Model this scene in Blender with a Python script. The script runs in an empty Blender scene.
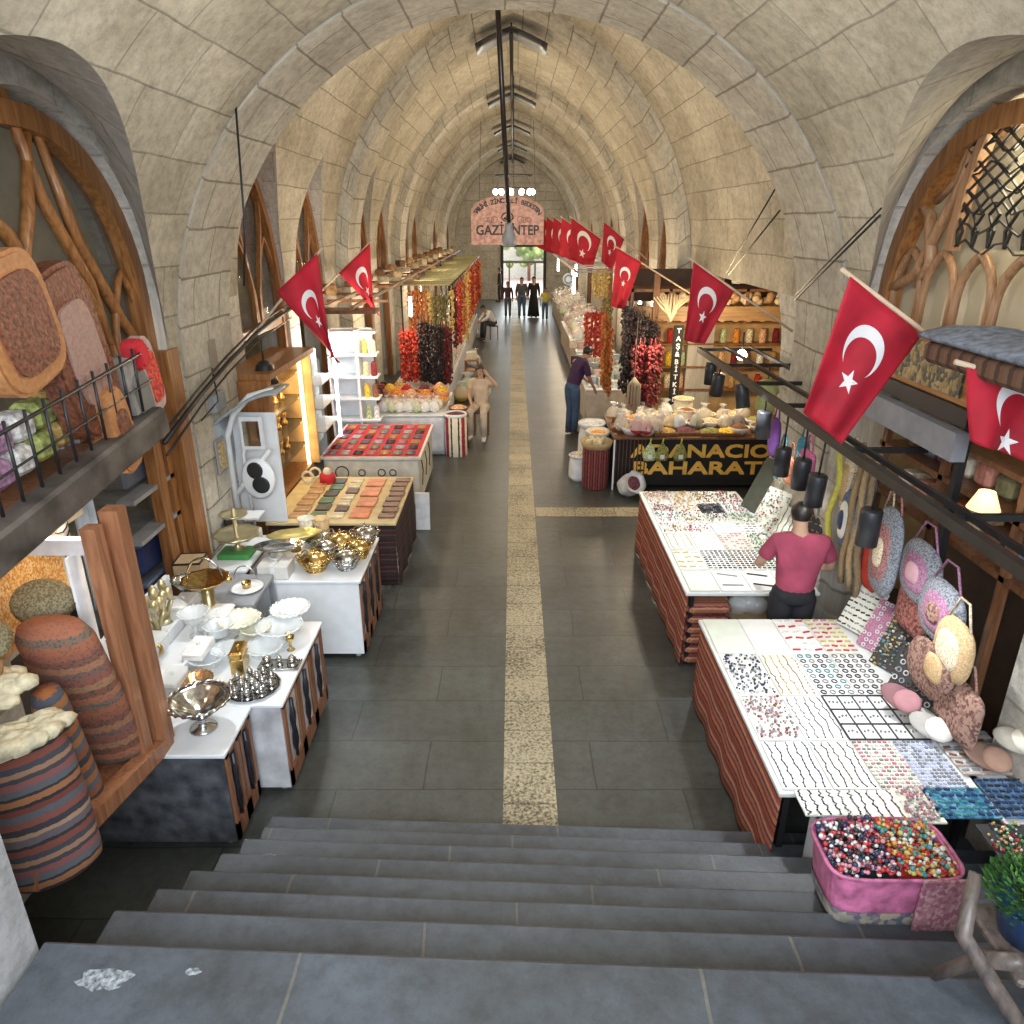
import bpy, math, random
from mathutils import Vector, Matrix
R=math.radians; PI=math.pi
random.seed(7)
SC=bpy.context.scene; COL=SC.collection
# ---------------------------------------------------------------- camera
cam=bpy.data.cameras.new('camera'); camo=bpy.data.objects.new('camera',cam); COL.objects.link(camo)
camo.location=(0,0,4.15); camo.rotation_euler=(R(90-21.5),0,0)
cam.sensor_width=36; cam.lens=36*736/1024; cam.shift_x=-1/1024; cam.clip_end=300; cam.clip_start=.02
SC.camera=camo
# ---------------------------------------------------------------- world
W=bpy.data.worlds.new('world'); SC.world=W; W.use_nodes=True
bg=W.node_tree.nodes['Background']; bg.inputs[0].default_value=(.80,.90,1,1); bg.inputs[1].default_value=1.3
SC.view_settings.view_transform='Standard'; SC.view_settings.look='None'; SC.view_settings.gamma=1
SC.view_settings.use_curve_mapping=False; SC.view_settings.exposure=0.26
SC.cycles.use_denoising=True; SC.cycles.max_bounces=7; SC.cycles.diffuse_bounces=4; SC.cycles.glossy_bounces=3
SC.cycles.transparent_max_bounces=12; SC.cycles.sample_clamp_indirect=6
def area(name,loc,rot,sx,sy,power,col):
    l=bpy.data.lights.new(name,'AREA'); l.shape='RECTANGLE'; l.size=sx; l.size_y=sy; l.energy=power; l.color=col
    o=bpy.data.objects.new(name,l); COL.objects.link(o); o.location=loc; o.rotation_euler=rot; return o
def point(name,loc,power,col,r=.08):
    l=bpy.data.lights.new(name,'POINT'); l.energy=power; l.color=col; l.shadow_soft_size=r
    o=bpy.data.objects.new(name,l); COL.objects.link(o); o.location=loc; return o
def spot(name,loc,tgt,power,col,ang=80,r=.06,blend=.6):
    l=bpy.data.lights.new(name,'SPOT'); l.energy=power; l.color=col; l.shadow_soft_size=r; l.spot_size=R(ang); l.spot_blend=blend
    o=bpy.data.objects.new(name,l); COL.objects.link(o); o.location=loc
    o.rotation_euler=(Vector(tgt)-Vector(loc)).to_track_quat('-Z','Y').to_euler(); return o
WARM=(1,.80,.55); NEUT=(1,.95,.86); COOL=(.80,.90,1)
# daylight coming down the stairwell behind the viewer and through the far door
area('stairwell_daylight',(0,-1.6,5.0),(R(66),0,0),5.5,3.4,620,(.82,.90,1))
area('far_door_daylight',(.6,43.7,2.2),(R(-90),0,0),3,2.6,110,(.9,.97,1))
# added soft fill lights floating free under the vault, one to each bay
for k,(yy,pw) in enumerate(((5.0,210),(11.8,190),(19.2,120),(26.2,85),(33.2,70),(40.2,60))):
    point('vault_fill_light',(0,yy,5.0 if k==0 else 5.6),pw*.5,(1,.88,.64) if k>1 else ((1,.94,.80) if k else (1,.95,.87)),.6)
# lamps of the stalls
for s in (-1,1):
    for k,yy in enumerate((12.2,15.6,19,23,27,31,35,39)):
        point('stall_lamp_light',(s*2.3,yy,2.45),55,WARM,.1)
spot('display_lamp_light',(2.2,4.4,2.6),(2.25,4.3,.85),100,(.96,.98,1),100)
spot('display_lamp_light',(2.35,7.4,2.7),(2.3,7.5,.85),120,(.96,.98,1),95)
spot('display_lamp_light',(-2.2,5.0,2.9),(-2.3,5.0,.85),80,(.95,.98,1),95)
spot('display_lamp_light',(-2.1,7.3,2.8),(-2.2,7,.85),60,(.95,.98,1),90)
point('shop_light',(-3.0,9.2,2.1),40,(1,.72,.35),.1)
point('shop_light',(-2.9,12.0,2.3),20,(.9,.95,1),.1)
point('shop_light',(3.6,12.6,2.4),90,(1,.76,.45),.1)
point('shop_light',(-2.75,4.1,2.45),9,WARM,.1)
point('shop_light',(3.9,4.4,2.3),30,WARM,.1)
# ---------------------------------------------------------------- materials
MATS={}
def _new(name):
    m=bpy.data.materials.new(name); m.use_nodes=True; nt=m.node_tree
    return m,nt,nt.nodes['Principled BSDF']
def _n(nt,t,**k):
    n=nt.nodes.new(t)
    for a,b in k.items():
        if a in n.inputs: n.inputs[a].default_value=b
        else: setattr(n,a,b)
    return n
def c4(c): return (c[0],c[1],c[2],1)
def ramp(nt,cols,interp='CONSTANT'):
    r=nt.nodes.new('ShaderNodeValToRGB'); e=r.color_ramp; e.interpolation=interp
    while len(e.elements)<len(cols): e.elements.new(.5)
    for i,c in enumerate(cols):
        if len(c)==2: p,c=c
        else: p=i/len(cols)
        e.elements[i].position=p; e.elements[i].color=c4(c)
    return r
def mat(name,col,rough=.6,metal=0,var=.12,scale=8,bump=0,emit=0,col2=None,trans=0,coat=0):
    if name in MATS: return MATS[name]
    m,nt,b=_new(name); MATS[name]=m
    b.inputs['Roughness'].default_value=rough; b.inputs['Metallic'].default_value=metal
    tc=_n(nt,'ShaderNodeTexCoord'); nz=_n(nt,'ShaderNodeTexNoise',Scale=scale,Detail=4.0)
    nt.links.new(tc.outputs['Object'],nz.inputs['Vector'])
    c2=col2 or tuple(max(0,x*(1-var*1.6)) for x in col); c1=tuple(min(1,x*(1+var*.5)) for x in col)
    r=ramp(nt,[(.32,c2),(.68,c1)],'LINEAR'); nt.links.new(nz.outputs[0],r.inputs[0]); nt.links.new(r.outputs[0],b.inputs['Base Color'])
    if bump:
        bp=_n(nt,'ShaderNodeBump',Strength=bump,Distance=.02); nt.links.new(nz.outputs[0],bp.inputs['Height']); nt.links.new(bp.outputs[0],b.inputs['Normal'])
    if emit:
        b.inputs['Emission Color'].default_value=c4(col); b.inputs['Emission Strength'].default_value=emit
    if trans: b.inputs['Transmission Weight'].default_value=trans
    if coat: b.inputs['Coat Weight'].default_value=coat
    return m
def stone(name,base,dark,mortar,bw=.75,bh=.42,ms=.012,uv=True,rough=.9,bump=.6,off=.5,stain=.5):
    m,nt,b=_new(name); MATS[name]=m
    tc=_n(nt,'ShaderNodeTexCoord'); src=tc.outputs['UV' if uv else 'Object']
    nzw=_n(nt,'ShaderNodeTexNoise',Scale=1.7,Detail=2.0); nt.links.new(src,nzw.inputs['Vector'])
    mx=_n(nt,'ShaderNodeMix',data_type='VECTOR'); mx.inputs[0].default_value=.045
    nt.links.new(src,mx.inputs[4]); nt.links.new(nzw.outputs['Color'],mx.inputs[5])
    br=_n(nt,'ShaderNodeTexBrick'); br.offset=off; br.inputs['Scale'].default_value=1; br.inputs['Brick Width'].default_value=bw
    br.inputs['Row Height'].default_value=bh; br.inputs['Mortar Size'].default_value=ms; br.inputs['Mortar Smooth'].default_value=.3
    br.inputs['Color1'].default_value=c4(base); br.inputs['Color2'].default_value=c4(dark); br.inputs['Mortar'].default_value=c4(mortar); br.inputs['Bias'].default_value=-.2
    nt.links.new(mx.outputs[1],br.inputs['Vector'])
    n1=_n(nt,'ShaderNodeTexNoise',Scale=1.1,Detail=6.0,Roughness=.65); nt.links.new(src,n1.inputs['Vector'])
    n2=_n(nt,'ShaderNodeTexNoise',Scale=9.0,Detail=8.0,Roughness=.78); nt.links.new(src,n2.inputs['Vector'])
    r1=ramp(nt,[(.32,(1-stain*.62,1-stain*.66,1-stain*.74)),(.60,(1.0,1.0,1.0))],'LINEAR'); nt.links.new(n1.outputs[0],r1.inputs[0])
    r2=ramp(nt,[(.28,(.42,.41,.38)),(.58,(1,1,1))],'LINEAR'); nt.links.new(n2.outputs[0],r2.inputs[0])
    m1=_n(nt,'ShaderNodeMix',data_type='RGBA',blend_type='MULTIPLY'); m1.inputs[0].default_value=1
    m2=_n(nt,'ShaderNodeMix',data_type='RGBA',blend_type='MULTIPLY'); m2.inputs[0].default_value=.8
    nt.links.new(br.outputs['Color'],m1.inputs[6]); nt.links.new(r1.outputs[0],m1.inputs[7])
    nt.links.new(m1.outputs[2],m2.inputs[6]); nt.links.new(r2.outputs[0],m2.inputs[7]); nt.links.new(m2.outputs[2],b.inputs['Base Color'])
    b.inputs['Roughness'].default_value=rough
    ma=_n(nt,'ShaderNodeMath',operation='MULTIPLY_ADD'); ma.inputs[1].default_value=-1.2
    nt.links.new(br.outputs['Fac'],ma.inputs[0]); nt.links.new(n2.outputs[0],ma.inputs[2])
    bp=_n(nt,'ShaderNodeBump',Strength=bump,Distance=.025); nt.links.new(ma.outputs[0],bp.inputs['Height']); nt.links.new(bp.outputs[0],b.inputs['Normal'])
    return m
def kilim(name,cols,axis=2,period=.3,rough=.95,wob=.012,fig=0,metal=0):
    """woven bands of the given colours repeated along one object axis"""
    if name in MATS: return MATS[name]
    m,nt,b=_new(name); MATS[name]=m
    tc=_n(nt,'ShaderNodeTexCoord'); sp=_n(nt,'ShaderNodeSeparateXYZ'); nt.links.new(tc.outputs['Object'],sp.inputs[0])
    nz=_n(nt,'ShaderNodeTexNoise',Scale=30.0); nt.links.new(tc.outputs['Object'],nz.inputs['Vector'])
    a=_n(nt,'ShaderNodeMath',operation='MULTIPLY_ADD'); nt.links.new(nz.outputs[0],a.inputs[0]); a.inputs[1].default_value=wob*2; nt.links.new(sp.outputs[axis],a.inputs[2])
    d=_n(nt,'ShaderNodeMath',operation='DIVIDE'); nt.links.new(a.outputs[0],d.inputs[0]); d.inputs[1].default_value=period
    f=_n(nt,'ShaderNodeMath',operation='FRACT'); nt.links.new(d.outputs[0],f.inputs[0])
    r=ramp(nt,cols); nt.links.new(f.outputs[0],r.inputs[0]); out=r.outputs[0]
    if fig:
        vo=_n(nt,'ShaderNodeTexVoronoi',Scale=fig,distance='MANHATTAN'); nt.links.new(tc.outputs['Object'],vo.inputs['Vector'])
        cc_=[c[1] if len(c)==2 else c for c in cols]; r2=ramp(nt,[(0,cc_[0]),(.25,cc_[-1]),(.45,cc_[1]),(.7,cc_[2])]); sc=_n(nt,'ShaderNodeMath',operation='MULTIPLY'); sc.inputs[1].default_value=1.3
        nt.links.new(vo.outputs['Distance'],sc.inputs[0]); nt.links.new(sc.outputs[0],r2.inputs[0])
        mm=_n(nt,'ShaderNodeMix',data_type='RGBA'); mm.inputs[0].default_value=.5; nt.links.new(out,mm.inputs[6]); nt.links.new(r2.outputs[0],mm.inputs[7]); out=mm.outputs[2]
    nt.links.new(out,b.inputs['Base Color']); b.inputs['Roughness'].default_value=rough; b.inputs['Metallic'].default_value=metal
    bp=_n(nt,'ShaderNodeBump',Strength=.4,Distance=.01); nt.links.new(nz.outputs[0],bp.inputs['Height']); nt.links.new(bp.outputs[0],b.inputs['Normal'])
    return m
def speck(name,cols,scale=40,rough=.7,metal=0,kind='VORONOI',bump=.3):
    """cells of mixed colours: beads, petals, spices, printed cloth"""
    if name in MATS: return MATS[name]
    m,nt,b=_new(name); MATS[name]=m
    tc=_n(nt,'ShaderNodeTexCoord'); vo=_n(nt,'ShaderNodeTexVoronoi',Scale=float(scale)); nt.links.new(tc.outputs['Object'],vo.inputs['Vector'])
    sp=_n(nt,'ShaderNodeSeparateColor'); nt.links.new(vo.outputs['Color'],sp.inputs[0])
    r=ramp(nt,cols); nt.links.new(sp.outputs[0],r.inputs[0]); nt.links.new(r.outputs[0],b.inputs['Base Color'])
    b.inputs['Roughness'].default_value=rough; b.inputs['Metallic'].default_value=metal
    if bump:
        bp=_n(nt,'ShaderNodeBump',Strength=bump,Distance=.01); bp.invert=True; nt.links.new(vo.outputs['Distance'],bp.inputs['Height']); nt.links.new(bp.outputs[0],b.inputs['Normal'])
    return m
def wood(name,col,dark,axis=2,rough=.5,coat=.2):
    if name in MATS: return MATS[name]
    m,nt,b=_new(name); MATS[name]=m
    tc=_n(nt,'ShaderNodeTexCoord'); mp=_n(nt,'ShaderNodeMapping'); s=[14,14,14]; s[axis]=1.2; mp.inputs['Scale'].default_value=s
    nt.links.new(tc.outputs['Object'],mp.inputs[0]); nz=_n(nt,'ShaderNodeTexNoise',Scale=2.2,Detail=6.0,Distortion=.6); nt.links.new(mp.outputs[0],nz.inputs['Vector'])
    r=ramp(nt,[(.3,dark),(.62,col)],'LINEAR'); nt.links.new(nz.outputs[0],r.inputs[0]); nt.links.new(r.outputs[0],b.inputs['Base Color'])
    b.inputs['Roughness'].default_value=rough; b.inputs['Coat Weight'].default_value=coat
    bp=_n(nt,'ShaderNodeBump',Strength=.2,Distance=.01); nt.links.new(nz.outputs[0],bp.inputs['Height']); nt.links.new(bp.outputs[0],b.inputs['Normal'])
    return m
def glass(name,col,alpha=.35,rough=.06):
    if name in MATS: return MATS[name]
    m,nt,b=_new(name); MATS[name]=m
    b.inputs['Base Color'].default_value=c4(col); b.inputs['Roughness'].default_value=rough; b.inputs['Alpha'].default_value=alpha
    b.inputs['Specular IOR Level'].default_value=.6
    return m
# ---------------------------------------------------------------- mesh builder
class MB:
    def __init__(s): s.v=[]; s.f=[]; s.m=[]; s.uv=[]; s.sm=[]
    def add(s,vs,fs,mi=0,uvs=None,smooth=False):
        o=len(s.v); s.v+= [tuple(p) for p in vs]
        for f in fs:
            s.f.append([o+i for i in f]); s.m.append(mi); s.sm.append(smooth)
            s.uv.append([uvs[i] for i in f] if uvs else None)
        return s
    def box(s,x0,y0,z0,x1,y1,z1,mi=0,M=None,bev=0):
        x0,x1=min(x0,x1),max(x0,x1); y0,y1=min(y0,y1),max(y0,y1); z0,z1=min(z0,z1),max(z0,z1)
        b=min(bev,(x1-x0)*.45,(y1-y0)*.45,(z1-z0)*.45)
        if b>0:
            vs=[]
            for z,i in ((z0,b),(z0+b,0),(z1-b,0),(z1,b)):
                X0,X1,Y0,Y1=x0+i,x1-i,y0+i,y1-i; c=b if i==0 else b*.5
                vs+=[(X0+c,Y0,z),(X1-c,Y0,z),(X1,Y0+c,z),(X1,Y1-c,z),(X1-c,Y1,z),(X0+c,Y1,z),(X0,Y1-c,z),(X0,Y0+c,z)]
            fs=[list(range(7,-1,-1)),[24+i for i in range(8)]]
            for r in range(3):
                for i in range(8): fs.append([r*8+i,r*8+(i+1)%8,r*8+8+(i+1)%8,r*8+8+i])
        else:
            vs=[(x0,y0,z0),(x1,y0,z0),(x1,y1,z0),(x0,y1,z0),(x0,y0,z1),(x1,y0,z1),(x1,y1,z1),(x0,y1,z1)]
            fs=[(3,2,1,0),(4,5,6,7),(0,1,5,4),(1,2,6,5),(2,3,7,6),(3,0,4,7)]
        if M: vs=[M@Vector(p) for p in vs]
        return s.add(vs,fs,mi)
    def tube(s,pts,r,n=8,mi=0,cap=True,closed=False,flat=1.0):
        pts=[Vector(p) for p in pts]; rs=r if isinstance(r,(list,tuple)) else [r]*len(pts); N=len(pts); vs=[]; prev=None
        for i,p in enumerate(pts):
            if closed: t=pts[(i+1)%N]-pts[i-1]
            else: t=pts[min(i+1,N-1)]-pts[max(i-1,0)]
            if t.length<1e-9: t=Vector((0,0,1))
            t.normalize()
            if prev is None:
                u=Vector((0,0,1)) if abs(t.z)<.9 else Vector((1,0,0))
            else: u=prev
            u=(u-t*u.dot(t)); 
            if u.length<1e-6: u=t.orthogonal()
            u.normalize(); w=t.cross(u); prev=u
            for k in range(n):
                a=2*PI*k/n+PI/n*(n==4); vs.append(p+(u*math.cos(a)*flat+w*math.sin(a))*rs[i])
        fs=[]; L=N if closed else N-1
        for i in range(L):
            j=(i+1)%N
            for k in range(n): fs.append([i*n+k,i*n+(k+1)%n,j*n+(k+1)%n,j*n+k])
        if cap and not closed: fs+= [list(range(n-1,-1,-1)),[(N-1)*n+k for k in range(n)]]
        return s.add(vs,fs,mi,smooth=n>4)
    def lathe(s,prof,n=20,c=(0,0,0),mi=0,sc=(1,1),wave=0,wn=8,M=None,cap=True):
        vs=[]
        for (r,z) in prof:
            for k in range(n):
                a=2*PI*k/n; rr=r*(1+wave*math.cos(wn*a)) if r>0 else 0
                p=Vector((rr*math.cos(a)*sc[0],rr*math.sin(a)*sc[1],z))
                if M: p=M@p
                vs.append(p+Vector(c))
        fs=[]
        for i in range(len(prof)-1):
            for k in range(n): fs.append([i*n+k,i*n+(k+1)%n,(i+1)*n+(k+1)%n,(i+1)*n+k])
        if cap:
            fs.append(list(range(n-1,-1,-1))); fs.append([(len(prof)-1)*n+k for k in range(n)])
        return s.add(vs,fs,mi,smooth=True)
    def ball(s,c,r,n=8,m=6,mi=0,sc=(1,1,1),M=None):
        prof=[(math.sin(PI*i/m),-math.cos(PI*i/m)) for i in range(m+1)]; vs=[]
        for (a,z) in prof:
            for k in range(n):
                t=2*PI*k/n; p=Vector((a*math.cos(t)*r*sc[0],a*math.sin(t)*r*sc[1],z*r*sc[2]))
                if M: p=M@p
                vs.append(p+Vector(c))
        fs=[[i*n+k,i*n+(k+1)%n,(i+1)*n+(k+1)%n,(i+1)*n+k] for i in range(m) for k in range(n)]
        return s.add(vs,fs,mi,smooth=True)
    def grid(s,fn,nu,nv,mi=0,uvfn=None,smooth=True,thick=0,flip=False):
        P=[[Vector(fn(i/nu,j/nv)) for i in range(nu+1)] for j in range(nv+1)]
        vs=[p for row in P for p in row]; w=nu+1
        fs=[[j*w+i,j*w+i+1,(j+1)*w+i+1,(j+1)*w+i] for j in range(nv) for i in range(nu)]
        if flip: fs=[f[::-1] for f in fs]
        uvs=[uvfn(i/nu,j/nv) for j in range(nv+1) for i in range(nu+1)] if uvfn else None
        if thick:
            ns=[Vector((0,0,0)) for _ in vs]
            for f in fs:
                nn=(vs[f[1]]-vs[f[0]]).cross(vs[f[3]]-vs[f[0]])
                for i in f: ns[i]+=nn
            off=len(vs); vs=vs+[p-(n.normalized() if n.length>0 else n)*thick for p,n in zip(vs,ns)]
            fs=fs+[[off+i for i in f[::-1]] for f in fs]
            ring=[i for i in range(w)]+[j*w+nu for j in range(1,nv+1)]+[nv*w+i for i in range(nu-1,-1,-1)]+[j*w for j in range(nv-1,0,-1)]
            for a,b in zip(ring,ring[1:]+ring[:1]): fs.append([b,a,a+off,b+off])
            uvs=uvs+uvs if uvs else None
        return s.add(vs,fs,mi,uvs,smooth)
    def prism(s,poly,M,h,mi=0):
        """flat polygon (2D) extruded by h along local z, placed by M"""
        n=len(poly); vs=[M@Vector((x,y,0)) for x,y in poly]+[M@Vector((x,y,h)) for x,y in poly]
        fs=[list(range(n-1,-1,-1)),[n+i for i in range(n)]]+[[i,(i+1)%n,n+(i+1)%n,n+i] for i in range(n)]
        return s.add(vs,fs,mi)
    def build(s,name,mats,parent=None,loc=None,rot=None):
        me=bpy.data.meshes.new(name); me.from_pydata(s.v,[],s.f)
        for m in (mats if isinstance(mats,(list,tuple)) else [mats]): me.materials.append(m)
        me.polygons.foreach_set('material_index',s.m); me.polygons.foreach_set('use_smooth',s.sm)
        if any(u for u in s.uv):
            ul=me.uv_layers.new(name='uv'); i=0
            for u,f in zip(s.uv,s.f):
                for k in range(len(f)):
                    ul.data[i].uv=u[k] if u else (0,0); i+=1
        me.update(); o=bpy.data.objects.new(name,me); COL.objects.link(o)
        if parent: o.parent=parent
        if loc: o.location=loc
        if rot: o.rotation_euler=rot
        return o
def thing(name,label,cat,loc=(0,0,0),rz=0,group=None,rot=None):
    o=bpy.data.objects.new(name,None); COL.objects.link(o); o.empty_display_size=.1; o.location=loc
    o.rotation_euler=rot or (0,0,rz); o['label']=label; o['category']=cat
    if group: o['group']=group
    return o
def tag(o,label,cat,group=None,kind=None):
    if label: o['label']=label
    if cat: o['category']=cat
    if group: o['group']=group
    if kind: o['kind']=kind
    return o
def struct(mb,name,mats,parent=None):
    o=mb.build(name,mats,parent)
    if not parent: o['kind']='structure'
    return o
def dup(root,loc,rz=None,label=None,group=None,scale=None,rot=None):
    r=root.copy(); COL.objects.link(r); r.location=loc
    if rz is not None: r.rotation_euler=(0,0,rz)
    if rot is not None: r.rotation_euler=rot
    if scale: r.scale=(scale,)*3 if not isinstance(scale,tuple) else scale
    if label: r['label']=label
    if group: r['group']=group
    for ch in list(root.children):
        c=ch.copy(); COL.objects.link(c); c.parent=r
        for g in ch.children:
            d=g.copy(); COL.objects.link(d); d.parent=c
    return r
ORD=['first','second','third','fourth','fifth','sixth','seventh','eighth','ninth','tenth','eleventh','twelfth','thirteenth','fourteenth','fifteenth','sixteenth','seventeenth','eighteenth','nineteenth','twentieth']
def T(x=0,y=0,z=0): return Matrix.Translation((x,y,z))
def RX(a): return Matrix.Rotation(a,4,'X')
def RY(a): return Matrix.Rotation(a,4,'Y')
def RZ(a): return Matrix.Rotation(a,4,'Z')
def text_geo(txt,size=1.0):
    """outlines of the letters as filled flat polygons: (verts, faces, width)"""
    cu=bpy.data.curves.new('lettering','FONT'); cu.body=txt; cu.size=size; cu.resolution_u=3
    o=bpy.data.objects.new('lettering',cu); COL.objects.link(o)
    me=o.to_mesh(); vs=[v.co.copy() for v in me.vertices]; fs=[list(p.vertices) for p in me.polygons]
    o.to_mesh_clear(); bpy.data.objects.remove(o); bpy.data.curves.remove(cu)
    return vs,fs,(max([v.x for v in vs]) if vs else size*.3)
def put_text(mb,txt,size,M,width=None,mi=0,bold=0,center=True):
    vs,fs,w=text_geo(txt,size); x0=min(v.x for v in vs); x1=max(v.x for v in vs)
    k=(width/(x1-x0)) if width else 1
    for q,(dx,dy) in enumerate(((0,0),) if not bold else [(bold*i/2,bold*j/2) for i in range(3) for j in range(3)]):
        mb.add([M@Vector(((v.x-x0-(x1-x0)/2*center)*k+dx,v.y+dy,v.z+q*.0006)) for v in vs],fs,mi)
# ---------------------------------------------------------------- the setting
ST=stone('limestone_blocks',(.66,.60,.475),(.52,.47,.365),(.42,.375,.29),bw=.82,bh=.44,ms=.008,bump=.9)
STW=stone('limestone_wall',(.74,.70,.62),(.64,.60,.53),(.56,.51,.43),bw=.70,bh=.42,ms=.010,bump=.9)
STR=stone('limestone_voussoirs',(.70,.655,.555),(.59,.55,.46),(.38,.33,.25),bw=.65,bh=.44,ms=.011,bump=.9)
FL=stone('basalt_paving',(.098,.105,.098),(.070,.078,.076),(.040,.043,.042),bw=1.3,bh=.55,ms=.006,uv=False,rough=.34,bump=.12,stain=.6)
STP=stone('worn_basalt',(.105,.122,.148),(.070,.082,.105),(.19,.19,.18),bw=1.55,bh=9.0,ms=.008,uv=True,rough=.42,bump=.3,stain=.7)
def limestrip():
    m,nt,b=_new('yellow_limestone_strip')
    tc=_n(nt,'ShaderNodeTexCoord'); n=_n(nt,'ShaderNodeTexNoise',Scale=38.0,Detail=3.0,Roughness=.7); nt.links.new(tc.outputs['Object'],n.inputs['Vector'])
    n2=_n(nt,'ShaderNodeTexNoise',Scale=1.3,Detail=2.0); nt.links.new(tc.outputs['Object'],n2.inputs['Vector'])
    r=ramp(nt,[(.40,(.09,.08,.06)),(.5,(.30,.26,.17)),(.62,(.50,.44,.30))],'LINEAR')
    ad=_n(nt,'ShaderNodeMath',operation='MULTIPLY_ADD'); ad.inputs[1].default_value=.35; nt.links.new(n2.outputs[0],ad.inputs[0]); 
    sb=_n(nt,'ShaderNodeMath',operation='SUBTRACT'); sb.inputs[1].default_value=.14; nt.links.new(n.outputs[0],sb.inputs[0]); nt.links.new(sb.outputs[0],ad.inputs[2])
    nt.links.new(ad.outputs[0],r.inputs[0]); nt.links.new(r.outputs[0],b.inputs['Base Color']); b.inputs['Roughness'].default_value=.5
    return m
LS=limestrip()
TIM=wood('honey_timber',(.34,.145,.040),(.16,.058,.016)); TIMD=wood('dark_timber',(.20,.085,.035),(.09,.035,.014))
TIMY=wood('timber_along',(.42,.20,.06),(.24,.10,.03),axis=1); GL=glass('dim_glass',(.10,.105,.095),.45)
MB().box(-9,-3,-.3,9,62,0).build('floor',FL)['kind']='structure'
# pale stone strip let into the floor, each slab its own block, and the cross strip
b=MB(); y=4.05
while y<43.6:
    L=random.choice((.42,.5,.38,.46)); b.box(-.075,y,-.01,.335,y+L-.012,.004+random.random()*.002); y+=L
x=.35
while x<5: b.box(x,10.35,-.01,x+.6,10.72,.0045); x+=.61
struct(b,'trim_1',LS)
# stairs: eight treads down to the hall, slightly askew, then the flight behind
nos=[(1,4.07),(2,3.80),(3,3.53),(4,3.25),(5,2.97),(6,2.70),(7,2.43),(8,2.13)]
b=MB()
for k,(i,yn) in enumerate(nos):
    z=.17*i; back=nos[k+1][1]-.3 if k<7 else -.2
    xl,xr=((-1.73,-1.68,-1.70,-1.72,-1.76,-1.79,-1.84,-1.95)[k],3.15); sk=.042
    def pt(x,y,z): return (x,y-(x)*sk,z)
    # rounded nosing profile swept across
    prof=[(yn,z-.17),(yn,z-.03),(yn-.006,z-.012),(yn-.022,z),(back,z),(back,z-.17)]
    if k==7: prof=[(yn,-.0),(yn,z-.03),(yn-.006,z-.012),(yn-.022,z),(-.2,z),(-.2,0)]
    n=len(prof); vs=[pt(xl,p[0],p[1]) for p in prof]+[pt(xr,p[0],p[1]) for p in prof]
    uv=[(0+.37*i,p[0]+p[1]) for p in prof]+[(xr-xl+.37*i,p[0]+p[1]) for p in prof]
    fs=[[j,(j+1)%n,n+(j+1)%n,n+j] for j in range(n)]+[list(range(n-1,-1,-1)),list(range(n,2*n))]
    b.add(vs,fs,0,uv)
for i in range(7): b.box(-1.95,-.2-.3*i-.3,0,3.3,-.2-.3*i,1.36+.17*(i+1))
b.box(-3.2,-3,0,3.2,-2.3,2.55)
struct(b,'stairs',STP)
# ---- profiles
def prof_round(Rr=3.2,zc=2.9,n=40): return [(-Rr*math.cos(PI*i/n),zc+Rr*math.sin(PI*i/n)) for i in range(n+1)]
def prof_point(Wd=3.2,zs=3.3,zt=7.55,n=22):
    h=zt-zs; Rr=(Wd*Wd+h*h)/(2*Wd); c=Rr-Wd; am=math.acos(c/Rr); L=[]
    for i in range(n+1):
        a=am*i/n; L.append((-(Rr*math.cos(a)-c),zs+Rr*math.sin(a)))
    return L+[(-x,z) for x,z in L[-2::-1]]
def sweep(mb,prof,y0,y1,zfloor=0,mi=0,step=0,flip=False):
    pts=([(prof[0][0],zfloor)] if zfloor is not None else [])+prof+([(prof[-1][0],zfloor)] if zfloor is not None else [])
    s=[0]
    for a,c in zip(pts,pts[1:]): s.append(s[-1]+math.hypot(c[0]-a[0],c[1]-a[1]))
    vs=[(p[0],y0,p[1]) for p in pts]+[(p[0],y1,p[1]) for p in pts]; n=len(pts)
    uv=[(y0,t) for t in s]+[(y1,t) for t in s]
    mb.add(vs,[[i,i+1,n+i+1,n+i] for i in range(n-1)],mi,uv,True)
def ringface(mb,pa,pb,y,zf=0,mi=0):
    """stone face between two arch profiles at one y"""
    n=80
    def res(p):
        p=[(p[0][0],zf)]+p+[(p[-1][0],zf)]; d=[0]
        for a,c in zip(p,p[1:]): d.append(d[-1]+math.hypot(c[0]-a[0],c[1]-a[1]))
        o=[];j=0
        for i in range(n+1):
            t=d[-1]*i/n
            while j<len(d)-2 and d[j+1]<t: j+=1
            f=(t-d[j])/max(1e-9,d[j+1]-d[j]); o.append((p[j][0]+(p[j+1][0]-p[j][0])*f,p[j][1]+(p[j+1][1]-p[j][1])*f))
        return o,d[-1]
    A,la=res(pa); B,_=res(pb)
    vs=[(x,y,z) for x,z in A]+[(x,y,z) for x,z in B]; uv=[(0,la*i/n) for i in range(n+1)]+[(.5,la*i/n) for i in range(n+1)]
    mb.add(vs,[[i,i+1,n+2+i,n+1+i] for i in range(n)],mi,uv)
def archz(y,yc,hw,zs,za):
    """height of a pointed arch (two arcs) at y"""
    h=za-zs; Rr=(hw*hw+h*h)/(2*hw); c=Rr-hw; d=abs(y-yc)
    return zs+math.sqrt(max(0,Rr*Rr-(d+c)**2)) if d<hw else None
def archpts(yc,hw,zs,za,n=12,zb=None):
    L=[]
    h=za-zs; Rr=(hw*hw+h*h)/(2*hw); c=Rr-hw; am=math.acos(max(-1,min(1,c/Rr)))
    for i in range(n+1):
        a=am*i/n; L.append((yc-(Rr*math.cos(a)-c),zs+Rr*math.sin(a)))
    L=L+[(2*yc-y,z) for y,z in L[-2::-1]]
    if zb is not None: L=[(L[0][0],zb)]+L+[(L[-1][0],zb)]
    return L
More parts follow.
